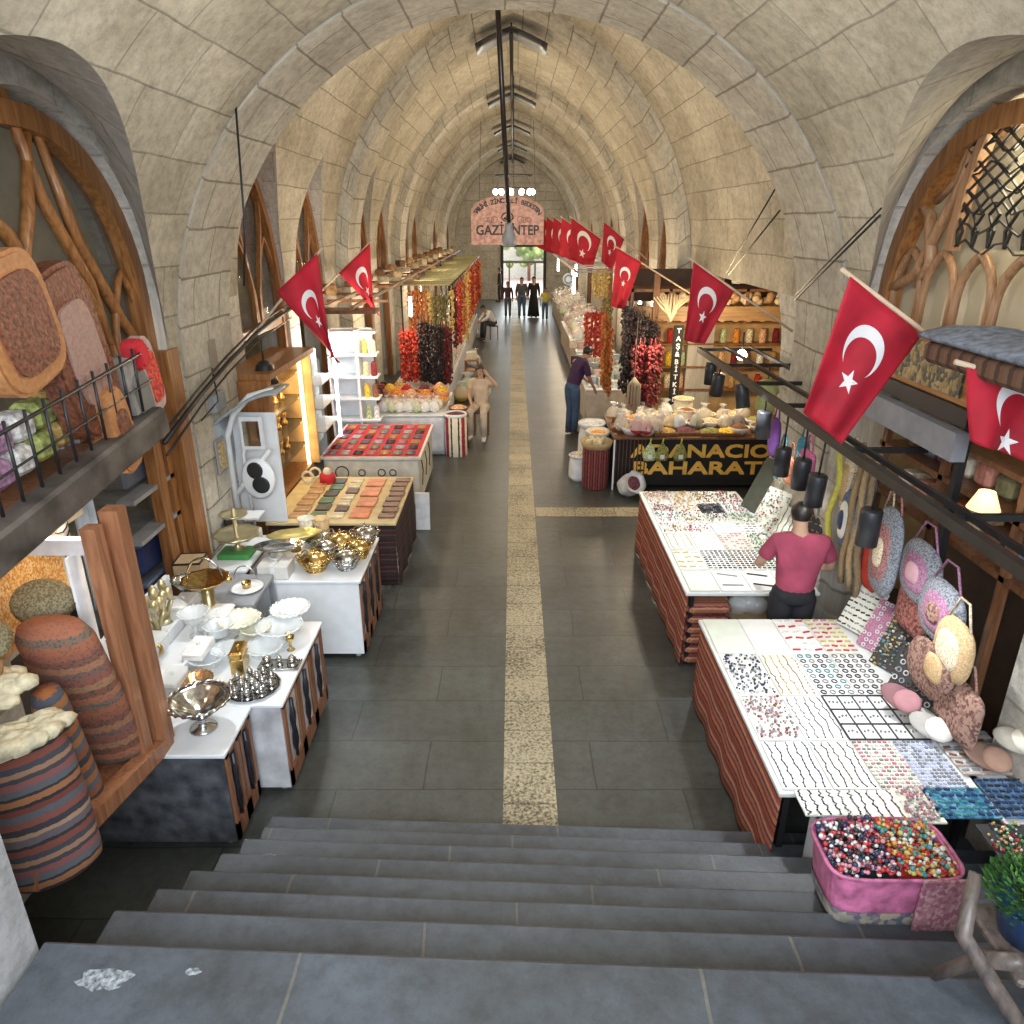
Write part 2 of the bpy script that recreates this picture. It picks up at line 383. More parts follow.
def wallcols(mb,x,y0,y1,top,ops,side,depth=.35,step=.12):
    """a side wall at x with pointed openings (yc,hw,zs,za,zb), built in columns, with stone reveals"""
    ys={y0,y1}
    for o in ops:
        for i in range(17): ys.add(o[0]-o[1]+2*o[1]*i/16)
    y=y0
    while y<y1: ys.add(y); y+=step*2
    ys=sorted(t for t in ys if y0-1e-6<=t<=y1+1e-6)
    def q(a,b,c,d):
        P=[a,b,c,d]; vs=[(x,p[0],p[1]) for p in P]; mb.add(vs,[[0,1,2,3]],0,[(p[0],p[1]) for p in P])
    for a,c in zip(ys,ys[1:]):
        if c-a<1e-5: continue
        mid=(a+c)/2; hit=[o for o in ops if abs(mid-o[0])<o[1]]
        ta,tc_=top(a),top(c)
        if not hit: q((a,0),(c,0),(c,tc_),(a,ta)); continue
        o=hit[0]
        za=archz(a,*o[:4]) or o[2]; zc=archz(c,*o[:4]) or o[2]
        if o[4]>0: q((a,0),(c,0),(c,o[4]),(a,o[4]))
        q((a,za),(c,zc),(c,max(tc_,zc)),(a,max(ta,za)))
    for o in ops:
        L=archpts(o[0],o[1],o[2],o[3],10,o[4]); n=len(L)
        vs=[(x,p[0],p[1]) for p in L]+[(x+side*depth,p[0],p[1]) for p in L]
        uv=[(0,i*.2) for i in range(n)]+[(depth,i*.2) for i in range(n)]
        mb.add(vs,[[i,i+1,n+i+1,n+i] for i in range(n-1)],0,uv)
def arch_window(idx,side,x,yc,hw,zs,za,zb,fw=.11,style=0,glassy=True,ztr=2.75):
    """timber window or shopfront in a pointed opening, parts under one window object"""
    P=lambda y,z,dx=0:(x+side*dx,y,z)
    b=MB(); L=archpts(yc,hw-fw/2,zs,za-fw,12,zb)
    b.tube([P(y,z,.06) for y,z in L],fw*.72,4)
    root=struct(b,'window_%d'%idx,TIM)
    t=MB(); mid=za-(za-zs)*.25
    if style==0:      # two tall leaning lights and a centre arch
        for sgn in (-1,1):
            pts=[P(yc+sgn*hw*.06,max(zb,ztr),.06),P(yc+sgn*hw*.10,zs+.2,.06),P(yc+sgn*hw*.42,(zs+za)/2,.06),P(yc+sgn*hw*.50,zs+(za-zs)*.72,.06)]
            t.tube(pts,.042,4)
            A=archpts(yc+sgn*hw*.52,hw*.40,max(zs,ztr+.3),max(zs,ztr+.3)+(za-zs)*.42,8,ztr)
            t.tube([P(y,z,.06) for y,z in A],.038,4)
        t.tube([P(yc-hw+.05,ztr,.06),P(yc+hw-.05,ztr,.06)],.07,4)
    t.build('mullions',TIM,root)
    if glassy:
        g=MB(); L2=archpts(yc,hw-fw,zs,za-fw*1.5,12,max(zb,ztr if style==0 else zb)); n=len(L2)
        g.add([P(y,z,.10) for y,z in L2],[list(range(n))]); g.build('pane',GL,root)
    return root
def vault(mb,y0,y1,opl,opr,Wd=3.45,zs=3.3,zt=7.8,N=16):
    h=zt-zs; Rr=(Wd*Wd+h*h)/(2*Wd); c=Rr-Wd; am=math.acos(c/Rr)
    ys={y0,y1}
    for o in opl+opr:
        for i in range(17): ys.add(o[0]-o[1]+2*o[1]*i/16)
    y=y0
    while y<y1: ys.add(y); y+=.5
    ys=sorted(ys)
    for s,ops in ((-1,opl),(1,opr)):
        rows=[]
        for y in ys:
            z0=zs
            for o in ops:
                z=archz(y,*o[:4])
                if z: z0=max(z0,z)
            a0=math.asin((z0-zs)/Rr); rows.append([(s*(Rr*math.cos(a0+(am-a0)*i/N)-c),y,zs+Rr*math.sin(a0+(am-a0)*i/N),Rr*(a0+(am-a0)*i/N)) for i in range(N+1)])
        vs=[p[:3] for r in rows for p in r]; uv=[(p[1]+(s>0)*.4,p[3]) for r in rows for p in r]; w=N+1
        mb.add(vs,[[j*w+i,j*w+i+1,(j+1)*w+i+1,(j+1)*w+i] for j in range(len(rows)-1) for i in range(N)],0,uv,True)
def recess(mb,x0,x1,y0,y1,z0,z1): mb.box(x0,y0,z0,x1,y1,z1)
# ---- bay nearest the stairs: round barrel with cross vaults over the two great windows
YC,HWc,ZSc,ZAc=4.5,2.45,2.9,5.03
b=MB(); Rb=3.2
def ztop(y):
    d=abs(y-YC)/HWc; return 2.9+(ZAc-2.9)*(max(0,1-d**1.8))**.58 if d<1 else 2.9
ys=sorted(set([-2.4+.15*i for i in range(64)]+[YC-HWc*math.cos(PI*i/48) for i in range(49)]+[7.2,8.45])); ys=[y for y in ys if y<=8.45]
N=36; rows=[]
for y in ys:
    a0=math.asin(min(1,(ztop(y)-2.9)/Rb)); rows.append([(-Rb*math.cos(a0+(PI-2*a0)*i/N),y,2.9+Rb*math.sin(a0+(PI-2*a0)*i/N)) for i in range(N+1)])
vs=[p for r in rows for p in r]; uv=[(p[1],Rb*math.atan2(p[2]-2.9,-p[0])) for p in vs]; w=N+1
b.add(vs,[[j*w+i,j*w+i+1,(j+1)*w+i+1,(j+1)*w+i] for j in range(len(rows)-1) for i in range(N)],0,uv,True)
struct(b,'ceiling_1',[ST])
for s,nm in ((-1,'left'),(1,'right')):
    b=MB(); L=[(YC-HWc*math.cos(PI*i/48),ztop(YC-HWc*math.cos(PI*i/48))) for i in range(49)]
    # cross vault soffit from the lunette wall out to the barrel
    wt=lambda y:2.9+2.27*max(0,1-(abs(y-4.5)/2.45)**4)**.5
    vs=[(s*3.2,y,wt(y)) for y,z in L]+[(s*math.sqrt(max(0,Rb*Rb-(z-2.9)**2)),y,z) for y,z in L]; n=len(L)
    uv=[(0,i*.14) for i in range(n)]+[(abs(abs(vs[n+i][0])-3.2),i*.14) for i in range(n)]
    b.add(vs,[[i,i+1,n+i+1,n+i] for i in range(n-1)],0,uv,True)
    wallcols(b,s*3.2,-2.4,8.45,lambda y:2.9+2.27*max(0,1-min(1,abs(y-4.5)/2.45)**4)**.5,[(5.45,1.44,3.5,4.97,0.0)],s,.45)
    struct(b,'wall_%s'%nm,STW)
# arch band closing the first bay, its voussoirs standing a hand proud of the vault
b=MB(); pr=[(x*.992,2.9+(z-2.9)*.992) for x,z in prof_round(n=48)]
sweep(b,pr,7.15,8.45,0); ringface(b,pr,prof_round(n=48),7.15,0)
ringface(b,pr,prof_point(3.5,3.3,7.85),8.45,0)
struct(b,'arch_1',STR)
# ---- further bays
RIBS=[15.1,22.1,29.1,36.1,43.1]; RT=1.15
prv=8.45; shell=prof_point(3.45,3.3,7.8); rib=prof_point(3.2,3.3,7.55); wi=3
wins_left={0:[(10.6,1.04),(13.2,1.0)]}
for k,yr in enumerate(RIBS):
    cl=wins_left.get(k) or [(prv+(yr-prv)*.28,.95),(prv+(yr-prv)*.74,.95)]; cr=[] if k==0 else [(prv+(yr-prv)*.26,.8),(prv+(yr-prv)*.74,.9)]; za=5.15 if k==0 else 5.35
    b=MB(); vault(b,prv,yr,[(c,h,3.0,za) for c,h in cl],[(c,h,3.0,za) for c,h in cr]); struct(b,'ceiling_%d'%(k+2),ST)
    b=MB(); sweep(b,rib,yr,min(yr+RT,44),0); ringface(b,rib,shell,yr,0); ringface(b,rib,shell,min(yr+RT,44),0); struct(b,'arch_%d'%(k+2),STR)
    for s,nm in ((-1,'left'),(1,'right')):
        L=yr-prv
        if s<0: cs=wins_left.get(k) or [(prv+L*.28,.95),(prv+L*.74,.95)]
        else: cs=[] if k==0 else [(prv+L*.26,.8),(prv+L*.74,.9)]
        b=MB(); ops=[(c,h,3.0,5.15 if k==0 else 5.35,0) for c,h in cs]
        if s>0 and k==0: ops=[(12.1,2.6,2.2,3.25,0)]
        wallcols(b,s*3.45,prv,yr,lambda y:3.32,[],s) if 0 else None
        # the wall rises vertical above the springing only inside the openings, which pierce the vault foot
        wallcols(b,s*3.45,prv,yr,lambda y:3.32,[o for o in ops],s,.5)
        # lunette recess over each opening: vertical stone cheek out to the vault
        for o in ops:
            if o[3]<3.4: continue
            A=archpts(o[0],o[1]+.0,o[2],o[3],12)
            h=7.8-3.3; Rr=(3.45**2+h*h)/(6.9); c=Rr-3.45
            def vx(z): return 3.45 if z<3.3 else math.sqrt(max(0,Rr*Rr-(z-3.3)**2))-c
            vs=[(s*3.45,y,z) for y,z in A]+[(s*(vx(z)),y,z) for y,z in A]; n=len(A)
            b.add(vs,[[i,i+1,n+i+1,n+i] for i in range(n-1)],0,[(0,i*.2) for i in range(n)]+[(.4,i*.2) for i in range(n)])
        struct(b,'wall_%s_%d'%(nm,k+2),STW)
        for c,h in cs:
            arch_window(wi,s,s*3.5,c,h,3.0,5.13 if k==0 else 5.33,0,.13); wi+=1
    prv=yr+RT
# dim rooms behind the walls
SHP=mat('plaster_warm',(.50,.38,.22),.9,var=.2,scale=3)
for s,nm in ((-1,'left'),(1,'right')):
    b=MB(); b.box(s*5.6,-.5,0,s*5.8,44,6.2); b.box(s*3.3,-.5,6.1,s*5.8,44,6.3); b.box(s*3.3,-.7,0,s*5.8,-.5,6.2); b.box(s*3.4,44,0,s*5.8,44.2,6.2)
    b.box(s*3.75,2,5.5,s*3.8,8.3,6.2)
    for yy in (8.0,15.6,22.6,29.6,36.6): b.box(s*3.6,yy,0,s*5.7,yy+.2,6.2)
    struct(b,'wall_back_%s'%nm,SHP)
# ---- end wall, door and the street outside
b=MB(); D0,D1,ZD=-.62,1.80,2.95
n=40; pp=prof_point(3.2,3.3,7.55,20); pp=[(pp[0][0],0)]+pp+[(pp[-1][0],0)]
def quad(x0,x1,z0,z1): b.add([(x0,44,z0),(x1,44,z0),(x1,44,z1),(x0,44,z1)],[[0,1,2,3]],0,[(x0,z0),(x1,z0),(x1,z1),(x0,z1)])
quad(-3.3,D0,0,3.3); quad(D1,3.3,0,3.3); quad(D0,D1,ZD,3.3); quad(-3.3,3.3,3.3,7.7)
struct(b,'wall_far',STW)
fr=MB(); m=mat('dark_iron',(.035,.035,.035),.5,.4)
for xx in (D0,D1): fr.box(xx-.08,43.85,0,xx+.08,44.1,ZD)
fr.box(D0,43.85,ZD-.1,D1,44.1,ZD+.05); 
d=struct(fr,'door_1',m); l=MB(); l.box(D0,43.9,1.98,D1,44.05,2.12); l.box(1.2,43.9,0,1.3,44.0,2.0); l.box(-.25,43.9,0,-.17,44,2.0); l.build('lintel',mat('grey_lintel',(.3,.31,.29),.6),d)
g=MB(); g.add([(D0,44,2.12),(D1,44,2.12),(D1,44,ZD-.1),(D0,44,ZD-.1)],[[0,1,2,3]]); g.build('pane',glass('milky_glass',(.75,.9,.85),.35),d)
b=MB(); b.box(-9,44.3,0,10,62,.03); struct(b,'street',mat('street_paving',(.55,.42,.40),.8))
b=MB(); b.box(-9,61,0,10,61.5,5); o=struct(b,'wall_street',mat('street_wall',(.72,.70,.62),.9))
area('street_sun',(1,50,7),(R(20),0,0),10,8,2600,(1,.98,.92))
# left stone pier beside the top of the stairs
b=MB(); 
def uvbox(x0,y0,z0,x1,y1,z1):
    for P in ([(x1,y0,z0),(x1,y1,z0),(x1,y1,z1),(x1,y0,z1)],[(x0,y1,z0),(x1,y1,z0),(x1,y1,z1),(x0,y1,z1)],[(x0,y0,z0),(x1,y0,z0),(x1,y0,z1),(x0,y0,z1)],[(x0,y0,z1),(x1,y0,z1),(x1,y1,z1),(x0,y1,z1)]):
        b.add(P,[[0,1,2,3]],0,[(p[1]+p[0],p[2]) for p in P])
uvbox(-3.2,-.4,0,-1.99,2.2,2.35)
struct(b,'pier_left',stone('pale_grey_stone',(.52,.53,.55),(.46,.47,.49),(.5,.5,.5),bw=3,bh=2.2,bump=.7,stain=.25))
# ---------------------------------------------------------------- shared finishes
SIL=mat('silver_plate',(.62,.62,.60),.18,1,var=.25,scale=30); GOLD=mat('gold_plate',(.78,.56,.22),.22,1,var=.25,scale=30)
WHT=mat('white_lacquer',(.80,.83,.86),.35,var=.04); WHD=mat('worn_white_panel',(.62,.62,.64),.5,var=.25,scale=5)
BLK=mat('black_metal',(.025,.025,.027),.4,.3); CRY=glass('crystal',(.85,.90,.92),.45,.05); WOODR=wood('red_brown_timber',(.30,.13,.065),(.15,.06,.03))
SCUF=mat('scuffed_black_panel',(.10,.105,.115),.5,var=.5,scale=9,col2=(.035,.037,.045)); CARD=mat('cardboard',(.42,.29,.16),.9)
RED=mat('red_cloth',(.55,.02,.03),.8); CREAM=mat('cream_cloth',(.72,.66,.52),.9,bump=.3,scale=25); ROPE=mat('pale_pole_wood',(.66,.50,.36),.5)
GREY=mat('grey_panel',(.30,.31,.33),.5); PLW=mat('white_plastic',(.82,.83,.84),.4); CLB=glass('clear_bag',(.9,.92,.92),.35,.12)
EMW=mat('lamp_glow_white',(1,.97,.90),.5,emit=14); EMG=mat('lamp_glow_gold',(1,.72,.32),.5,emit=7)
# ---- great arched windows of the first bay
r=arch_window(1,-1,-3.3,5.45,1.44,3.5,4.97,0,.15,style=1)
t=MB(); P=lambda y,z,d=.06:(-3.3-d,y,z)
for pts in ([P(6.9,2.9),P(6.45,3.4),P(6.05,4.0),P(5.75,4.9)],[P(5.5,4.98),P(5.7,4.3),P(6.1,3.7),P(6.3,2.95)],[P(4.6,4.5),P(5.2,4.1),P(5.6,3.5),P(5.75,2.9)],[P(5.3,2.9),P(5.1,3.5),P(5.5,4.2),P(5.75,4.9)]):
    t.tube(pts,[.035,.05,.05,.03],6)
A=archpts(6.6,.28,3.0,3.75,8,2.3); t.tube([P(y,z) for y,z in A],.035,6)
A=archpts(5.95,.3,3.0,3.75,8,2.3); t.tube([P(y,z) for y,z in A],.035,6)
t.tube([P(4.1,2.62),P(7.0,2.62)],.06,4); t.box(-3.33,6.35,0,-3.23,6.5,2.6); t.box(-3.33,6.80,0,-3.17,7.04,3.05); t.box(-3.33,6.62,0,-3.25,6.70,2.6)
t.build('mullions',TIM,r)
r=arch_window(2,1,3.3,5.45,1.44,3.5,4.97,2.98,.15,style=1,glassy=False)
P=lambda y,z,d=.04:(3.3+d,y,z); t=MB()
for i in range(5):
    A=archpts(6.50-.48*i,.21,3.60,3.93,8,2.98); t.tube([P(y,z) for y,z in A],.035,6)
t.tube([P(5.95,3.95),P(5.9,4.4),P(5.7,4.9)],.06,4); t.tube([P(6.9,3.55),P(6.4,3.75),P(6.0,4.4),P(5.9,4.75)],[.05,.05,.04,.03],6)
t.tube([P(6.7,4.35),P(6.35,4.2),P(6.2,3.85),P(6.35,3.65)],[.03,.045,.05,.03],6); t.tube([P(6.1,4.95),P(5.95,4.7),P(6.05,4.45),P(6.3,4.3)],.03,6)
t.build('mullions',wood('pale_timber',(.36,.20,.10),(.22,.11,.05)),r)
t=MB()
for i in range(9):
    for sg in (-1,1):
        pts=[P(5.85-.19*i+sg*.10*math.sin(PI*j*.9),3.98+j*.11,.02) for j in range(8)]
        t.tube([p for p in pts if p[2]<4.9],.013,4)
for j in range(7):
    t.tube([P(5.88-.12*k,3.98+.13*j+.05*math.sin(k*1.7+j),.02) for k in range(13)],.009,4)
t.build('lattice',BLK,r)
g=MB(); A=archpts(5.45,1.32,3.5,4.83,12,2.98); g.add([P(y,z,.12) for y,z in A],[list(range(len(A)))]); g.build('pane',glass('pale_glass',(.62,.58,.46),.55,.2),r)
b=MB(); b.box(3.6,4.0,2.98,3.65,6.9,3.95); o=b.build('blind',mat('cream_blind',(.80,.70,.45),.9),r)
point('blind_fill_light',(3.45,5.4,4.5),30,(1,.85,.55),.2)  # added fill light, no fitting, brightens the cream blind behind the panes
# ---- timber display window at the left with its woven stock
t=thing('display_window','honey brown double timber framed display window leaning out at the left of the stairs','display window',(-2.37,4.05,.88))
DT=wood('display_timber',(.38,.17,.08),(.22,.085,.04))
b=MB(); b.tube([(0,.02,0),(0,.0,1.70)],.078,4); b.tube([(-.03,-.17,.02),(-.03,-.19,1.66)],.062,4); b.tube([(0,.06,-.02),(-.02,-1.35,.25)],.075,4)
b.build('frame',DT,t)
b=MB(); b.box(-.95,-1.3,-.02,-.10,.0,.02,M=RX(-.12)); b.build('bottom_shelf',WOODR,t)
b=MB(); b.box(-.93,-1.3,0,-.90,.6,1.7); b.build('back_panel',mat('back_panel',(.06,.045,.035),.8),t)
b=MB(); b.tube([(-.14,.03,.1),(-.14,.0,1.32)],[.06,.05],8,flat=.35); b.build('side_curtain',mat('purple_cloth',(.10,.03,.14),.9),t)
b=MB(); b.tube([(-.32,.03,.1),(-.30,.0,1.40)],.08,8,flat=.2); b.box(-.75,-.02,1.40,-.12,.04,1.50); b.build('white_upright',PLW,t)
KR=[(0,(.16,.045,.035)),(.06,(.025,.025,.03)),(.10,(.30,.13,.06)),(.17,(.03,.03,.035)),(.2,(.10,.105,.12)),(.28,(.22,.08,.08)),(.35,(.05,.05,.06)),(.4,(.30,.17,.11)),(.46,(.05,.055,.07)),(.52,(.19,.06,.045)),(.6,(.03,.03,.035)),(.64,(.12,.10,.12)),(.72,(.34,.22,.14)),(.77,(.04,.04,.05)),(.84,(.20,.07,.06)),(.92,(.09,.10,.12))]
K1=kilim('kilim_rose',KR,2,.62,fig=26,wob=.006); K2=kilim('kilim_fine_rose',KR,2,.46,fig=0,wob=.008); K3=kilim('kilim_orange_grey',[(.34,.12,.04),(.04,.045,.06),(.26,.09,.04),(.11,.12,.15),(.33,.15,.06),(.08,.085,.11)],2,.26)
K4=kilim('kilim_green_red',[(.17,.07,.05),(.04,.09,.08),(.24,.09,.06),(.10,.08,.07),(.05,.04,.05),(.25,.15,.09),(.04,.035,.04),(.18,.07,.05)],2,.42,fig=30,wob=.006)
OLV=speck('olive_tapestry',[(.17,.15,.08),(.25,.22,.12),(.12,.11,.06),(.30,.25,.15)],110); ORG=speck('orange_sequin_cloth',[(.75,.34,.08),(.85,.48,.15),(.6,.25,.06),(.9,.62,.3)],70)
FLE=mat('sheepskin',(.74,.66,.46),1,bump=1,scale=18,var=.2)
def roll(name,label,p0,p1,r,m,top=None,flat=.75):
    p0=Vector(p0); p1=Vector(p1); L=(p1-p0).length; q=(p1-p0).to_track_quat('Z','Y')
    o=thing(name,label,'rug' if name!='cushion' else 'cushion',p0,rot=q.to_euler()); b=MB()
    pr=[(0,0),(r*.75,0),(r*.97,.03),(r,.08),(r*1.02,L*.5),(r*.96,L-.1),(r*.8,L-.02),(0,L)]
    b.lathe(pr,28,sc=(1,flat),cap=False); b.build('body' if name=='cushion' else 'weave',m,o)
    if top:
        b=MB(); random.seed(5)
        for k in range(60):
            a=random.random()*2*PI; d=random.random()**.5*r
            b.ball((d*math.cos(a),d*math.sin(a)*flat,L-.0+random.random()*.03),.045+random.random()*.02,6,4,sc=(1.3,.8,.7))
        b.build('fleece',top,o)
    return o
K4=kilim('kilim_figured',[(.30,.10,.05),(.03,.10,.09),(.36,.13,.07),(.03,.03,.03),(.30,.20,.10),(.16,.05,.05),(.05,.07,.09),(.34,.18,.10),(.04,.03,.035),(.22,.07,.05)],2,.50,fig=48,wob=.02)
roll('rolled_rug','broad patterned kilim bag with green and red figures standing inside the timber display window',(-2.62,3.90,.94),(-2.64,3.66,2.02),.245,K4,flat=.55)
roll('rolled_rug','orange and grey striped rug roll between the sheepskin roll and the patterned bag',(-2.50,3.42,1.00),(-2.56,3.38,1.78),.125,K3)
roll('rolled_rug','large rose and grey striped rug roll topped with cream sheepskin at the left edge',(-2.34,2.86,1.02),(-2.44,2.97,1.78),.21,K2,FLE)
b=MB(); b.lathe([(0,0),(.15,0),(.19,.03),(.16,.07),(0,.08)],20,sc=(1,.8),cap=False); o=b.build('cushion',OLV,loc=(-2.86,3.98,1.98),rot=(.75,.2,0)); tag(o,'olive tapestry cushion leaning behind the patterned kilim bag','cushion')
o=MB().lathe([(0,0),(.12,0),(.15,.04),(.12,.08),(0,.09)],18,cap=False).build('cushion',OLV,loc=(-2.85,3.42,2.02),rot=(.5,.2,0)); tag(o,'round flat ochre cushion at the left edge above the tan rolls','cushion')
for i,(dz,lab) in enumerate(((1.84,'tan leather bolster lying uppermost under the ochre cushion'),(1.76,'tan leather bolster lying lower behind the fleece'),)):
    o=MB().tube([(-3.05,3.15+.05*i,dz+.14),(-2.66,3.25+.05*i,dz+.16)],[.045,.05],10).build('bolster',mat('tan_hide',(.50,.34,.18),.7)); tag(o,lab,'bolster')
b=MB(); 
for k in range(22):
    a=k*2.4; b.ball((-2.66+.13*math.cos(a)*(k/22),3.22+.14*math.sin(a)*(k/22),1.90+.03*math.sin(k)),.06,7,5,sc=(1.2,1,.7))
tag(b.build('sheepskin',FLE),'crumpled cream sheepskin lying over the rolls beside the patterned kilim','sheepskin')
t=thing('wall_hanging','orange embroidered wall hanging in a cream border inside the display window','wall hanging',(-3.14,4.22,1.62))
MB().box(0,-.9,0,.03,.42,.72).build('border',CREAM,t); MB().box(.03,-.84,.05,.045,.36,.66).build('cloth',ORG,t)
t=thing('carved_model','carved cream stone building model on the upper shelf behind the display window','ornament',(-3.05,4.45,2.30))
b=MB()
for k in range(5): b.box(-.25,-.35+.02*k,.07*k,.12-.02*k,.22-.02*k,.07*k+.05)
b.build('tiers',CREAM,t); b=MB(); [b.box(.10,-.3+.08*k,.16,.13,-.26+.08*k,.22) for k in range(6)]; b.box(.10,-.3,.15,.125,.14,.165); b.build('niches',BLK,t)
t=thing('striped_cylinder','white drum with black looped line on the shelf beside the carved model','ornament',(-3.0,4.42,2.2))
MB().lathe([(.0,0),(.09,0),(.09,.2),(0,.2)],18,cap=False).build('drum',PLW,t); b=MB()
for k in range(3): b.tube([(.09*math.cos(a)*1.02,.09*math.sin(a)*1.02,.05+.05*k+.02*math.sin(3*a)) for a in [2*PI*i/18 for i in range(18)]],.005,4,closed=True)
b.build('line',BLK,t)
# ---- balcony beam with rail, leather bags hanging above it
t=thing('balcony_rail','dark beam with black bar railing sloping over the display window at the left','railing',(-2.5,3.1,2.72))
b=MB(); b.box(-.1,-.9,-.17,.06,2.0,.03,M=RX(.10),bev=.02); b.build('beam',mat('weathered_beam',(.11,.095,.085),.5,var=.5,scale=4),t)
for k in range(15): MB().tube([(0,-.6+.17*k,.0+.017*k),(0,-.6+.17*k,.42+.017*k)],.010,6).build('bar',BLK,t)
b=MB(); b.tube([(0,-.8,.36),(0,2.0,.62)],.012,6); b.tube([(0,-.8,.17),(0,2.0,.42)],.008,6); b.build('top_rail',BLK,t)
BR=mat('tooled_leather',(.22,.075,.04),.45,bump=.6,scale=40,var=.4); BT=mat('tan_leather',(.45,.20,.075),.5,bump=.4,scale=30)
def slab(name,label,cat,y0,y1,z0,z1,x,mb_,mi_,lean=.25,th=.12,inner=.72,rr=.5):
    """rounded upright slab with a raised inner panel"""
    w=(y1-y0)/2; h=(z1-z0); t=thing(name,label,cat,(x,(y0+y1)/2,z0),rot=(lean,0,0))
    def out(k,s):
        L=[]
        for i in range(28):
            a=2*PI*i/28; ca,sa=math.cos(a),math.sin(a); e=rr
            L.append((math.copysign(abs(ca)**e,ca)*w*s,h/2+math.copysign(abs(sa)**e,sa)*h/2*s))
        return L
    M=Matrix(((0,0,1,0),(1,0,0,0),(0,1,0,0),(0,0,0,1)))
    b=MB(); b.prism(out(0,.94),M@T(0,0,-th/2-.015),.015); b.prism(out(0,1),M@T(0,0,-th/2),th); b.prism(out(0,.94),M@T(0,0,th/2),.015); b.build('shell',mb_,t)
    b=MB(); b.prism(out(0,inner),M@T(0,0,th/2+.012),.022); b.build('inner_panel',mi_,t); return t
slab('leather_bag','large rounded tan leather bag with dark tooled panel hanging at the far left','bag',3.72,4.32,3.32,4.02,-2.62,BT,BR)
slab('leather_bag','rounded brown leather bag with a loop handle hanging right of the tan one','bag',4.30,4.86,2.92,3.95,-2.64,BR,mat('pinkish_hide',(.36,.22,.18),.6,bump=.4,scale=40),inner=.6)
slab('leather_bag','narrow grey felt bag behind the red slippers at the beam end','bag',4.92,5.22,2.78,3.32,-2.62,mat('grey_felt',(.38,.35,.32),.9),mat('dark_grey_felt',(.2,.19,.17),.9),inner=.62)
slab('leather_bag','tall tan leather strap bag hanging down to the end of the beam','bag',4.55,4.80,2.62,3.2,-2.57,BT,BR,inner=.5)
slab('slipper','red woven slipper with pale sole hanging upright by the window jamb','slipper',5.15,5.42,2.86,3.42,-2.62,mat('rose_felt',(.48,.36,.33),.9),speck('red_weave',[(.55,.04,.03),(.7,.08,.04),(.3,.03,.02)],60),inner=.66,th=.08)
slab('slipper','small red slipper tip hanging between the two bags','slipper',4.98,5.12,3.22,3.42,-2.56,RED,RED,inner=.7,th=.08)
# colourful goods in the upstairs shop behind the railing, each stack of cloths its own thing
random.seed(3); cc=['pink','yellow','cream','mauve','white','lime','ochre','rose']; cv=[(.65,.2,.3),(.7,.55,.15),(.75,.65,.5),(.45,.25,.4),(.8,.78,.75),(.45,.5,.15),(.6,.38,.12),(.7,.35,.35)]
for i in range(16):
    c=i%8; o=MB().box(-.09,-.1,0,.09,.1,.16,bev=.03).build('folded_cloth',mat('cloth_'+cc[c],cv[c],.9,var=.4,scale=25),loc=(-2.85-.03*(i//8),3.15+.215*(i%8)+.1*(i//8),2.72+.022*(i%8)+.17*(i//8)))
    tag(o,'%s folded cloth in the %s row behind the balcony bars, %s from the near end'%(cc[c],'lower' if i<8 else 'upper',ORD[i%8]),'cloth','folded cloths behind the balcony railing')
o=MB().box(-3.15,3.0,2.66,-2.55,5.0,2.70,M=None).build('wall_shelf',WOODR); tag(o,'brown plank shelf under the folded cloths behind the balcony bars','shelf')
# blue white curtain strip and boxes behind glass
o=MB().grid(lambda u,v:(-3.12+.03*math.sin(u*14),4.85+.22*u,1.45+1.35*v),24,4,thick=.01).build('curtain',mat('pale_blue_curtain',(.62,.72,.85),.8)); tag(o,'narrow pale blue curtain strip between the display window and the doorway','curtain')
for i,(z,lab,c) in enumerate(((.72,'dark blue plastic crate lowest in the doorway shelf at left',(.02,.03,.10)),(1.12,'dark blue plastic crate stacked second in the doorway at left',(.02,.035,.12)),(1.95,'grey steel kettle box on the top doorway shelf',(.13,.15,.20)))):
    t=thing('storage_crate',lab,'crate',(-3.55,6.3,z),0,'crates in the left doorway'); b=MB(); b.box(-.18,-.25,0,.18,.25,.3,bev=.03); b.build('tub',mat('crate_%d'%i,c,.35),t); MB().box(-.2,-.27,.29,.2,.27,.33,bev=.01).build('lid',mat('crate_lid',(.10,.13,.2),.3),t)
t=thing('doorway_shelves','grey three level shelf unit standing inside the left doorway','shelf',(-3.55,6.3,0)); 
for z in (.66,1.5,1.88): MB().box(-.25,-.4,z,.3,.4,z+.04).build('shelf_board',GREY,t)
MB().box(-.3,-.4,0,-.26,.4,2.4).build('back_panel',GREY,t)
# ---- cabinets along the aisle
def ornament(par,x,y0,y1,z0,z1,big=False):
    b=MB(); w=.045
    b.box(x,y0,z0,x+.018,y0+w,z1); b.box(x,y1-w,z0,x+.018,y1,z1); b.box(x,y0,z0,x+.018,y1,z0+w*3.2 if not big else z0+w); b.box(x,y0,z1-w*.6,x+.018,y1,z1); f=b.build('door_frame',WOODR,par)
    b=MB(); cy=(y0+y1)/2; cz=(z0+z1)/2+.04; h=(z1-z0)*.33; k=(y1-y0)*.17
    for s in (-1,1):
        b.tube([(x+.012,cy+s*k*math.sin(PI*(j/8)*1.0)*(.5+.5*abs(math.cos(PI*j/8))),cz-h+2*h*j/8) for j in range(9)],[.004,.010,.014,.010,.006,.010,.014,.010,.004],5)
    b.tube([(x+.012,cy,cz-h*1.1),(x+.012,cy,cz+h*1.1)],[.012,.02],5); b.ball((x+.012,cy,cz),.03,8,5,sc=(.4,1,1.4))
    b.build('inlay',mat('black_inlay',(.02,.02,.03),.4),par); return f
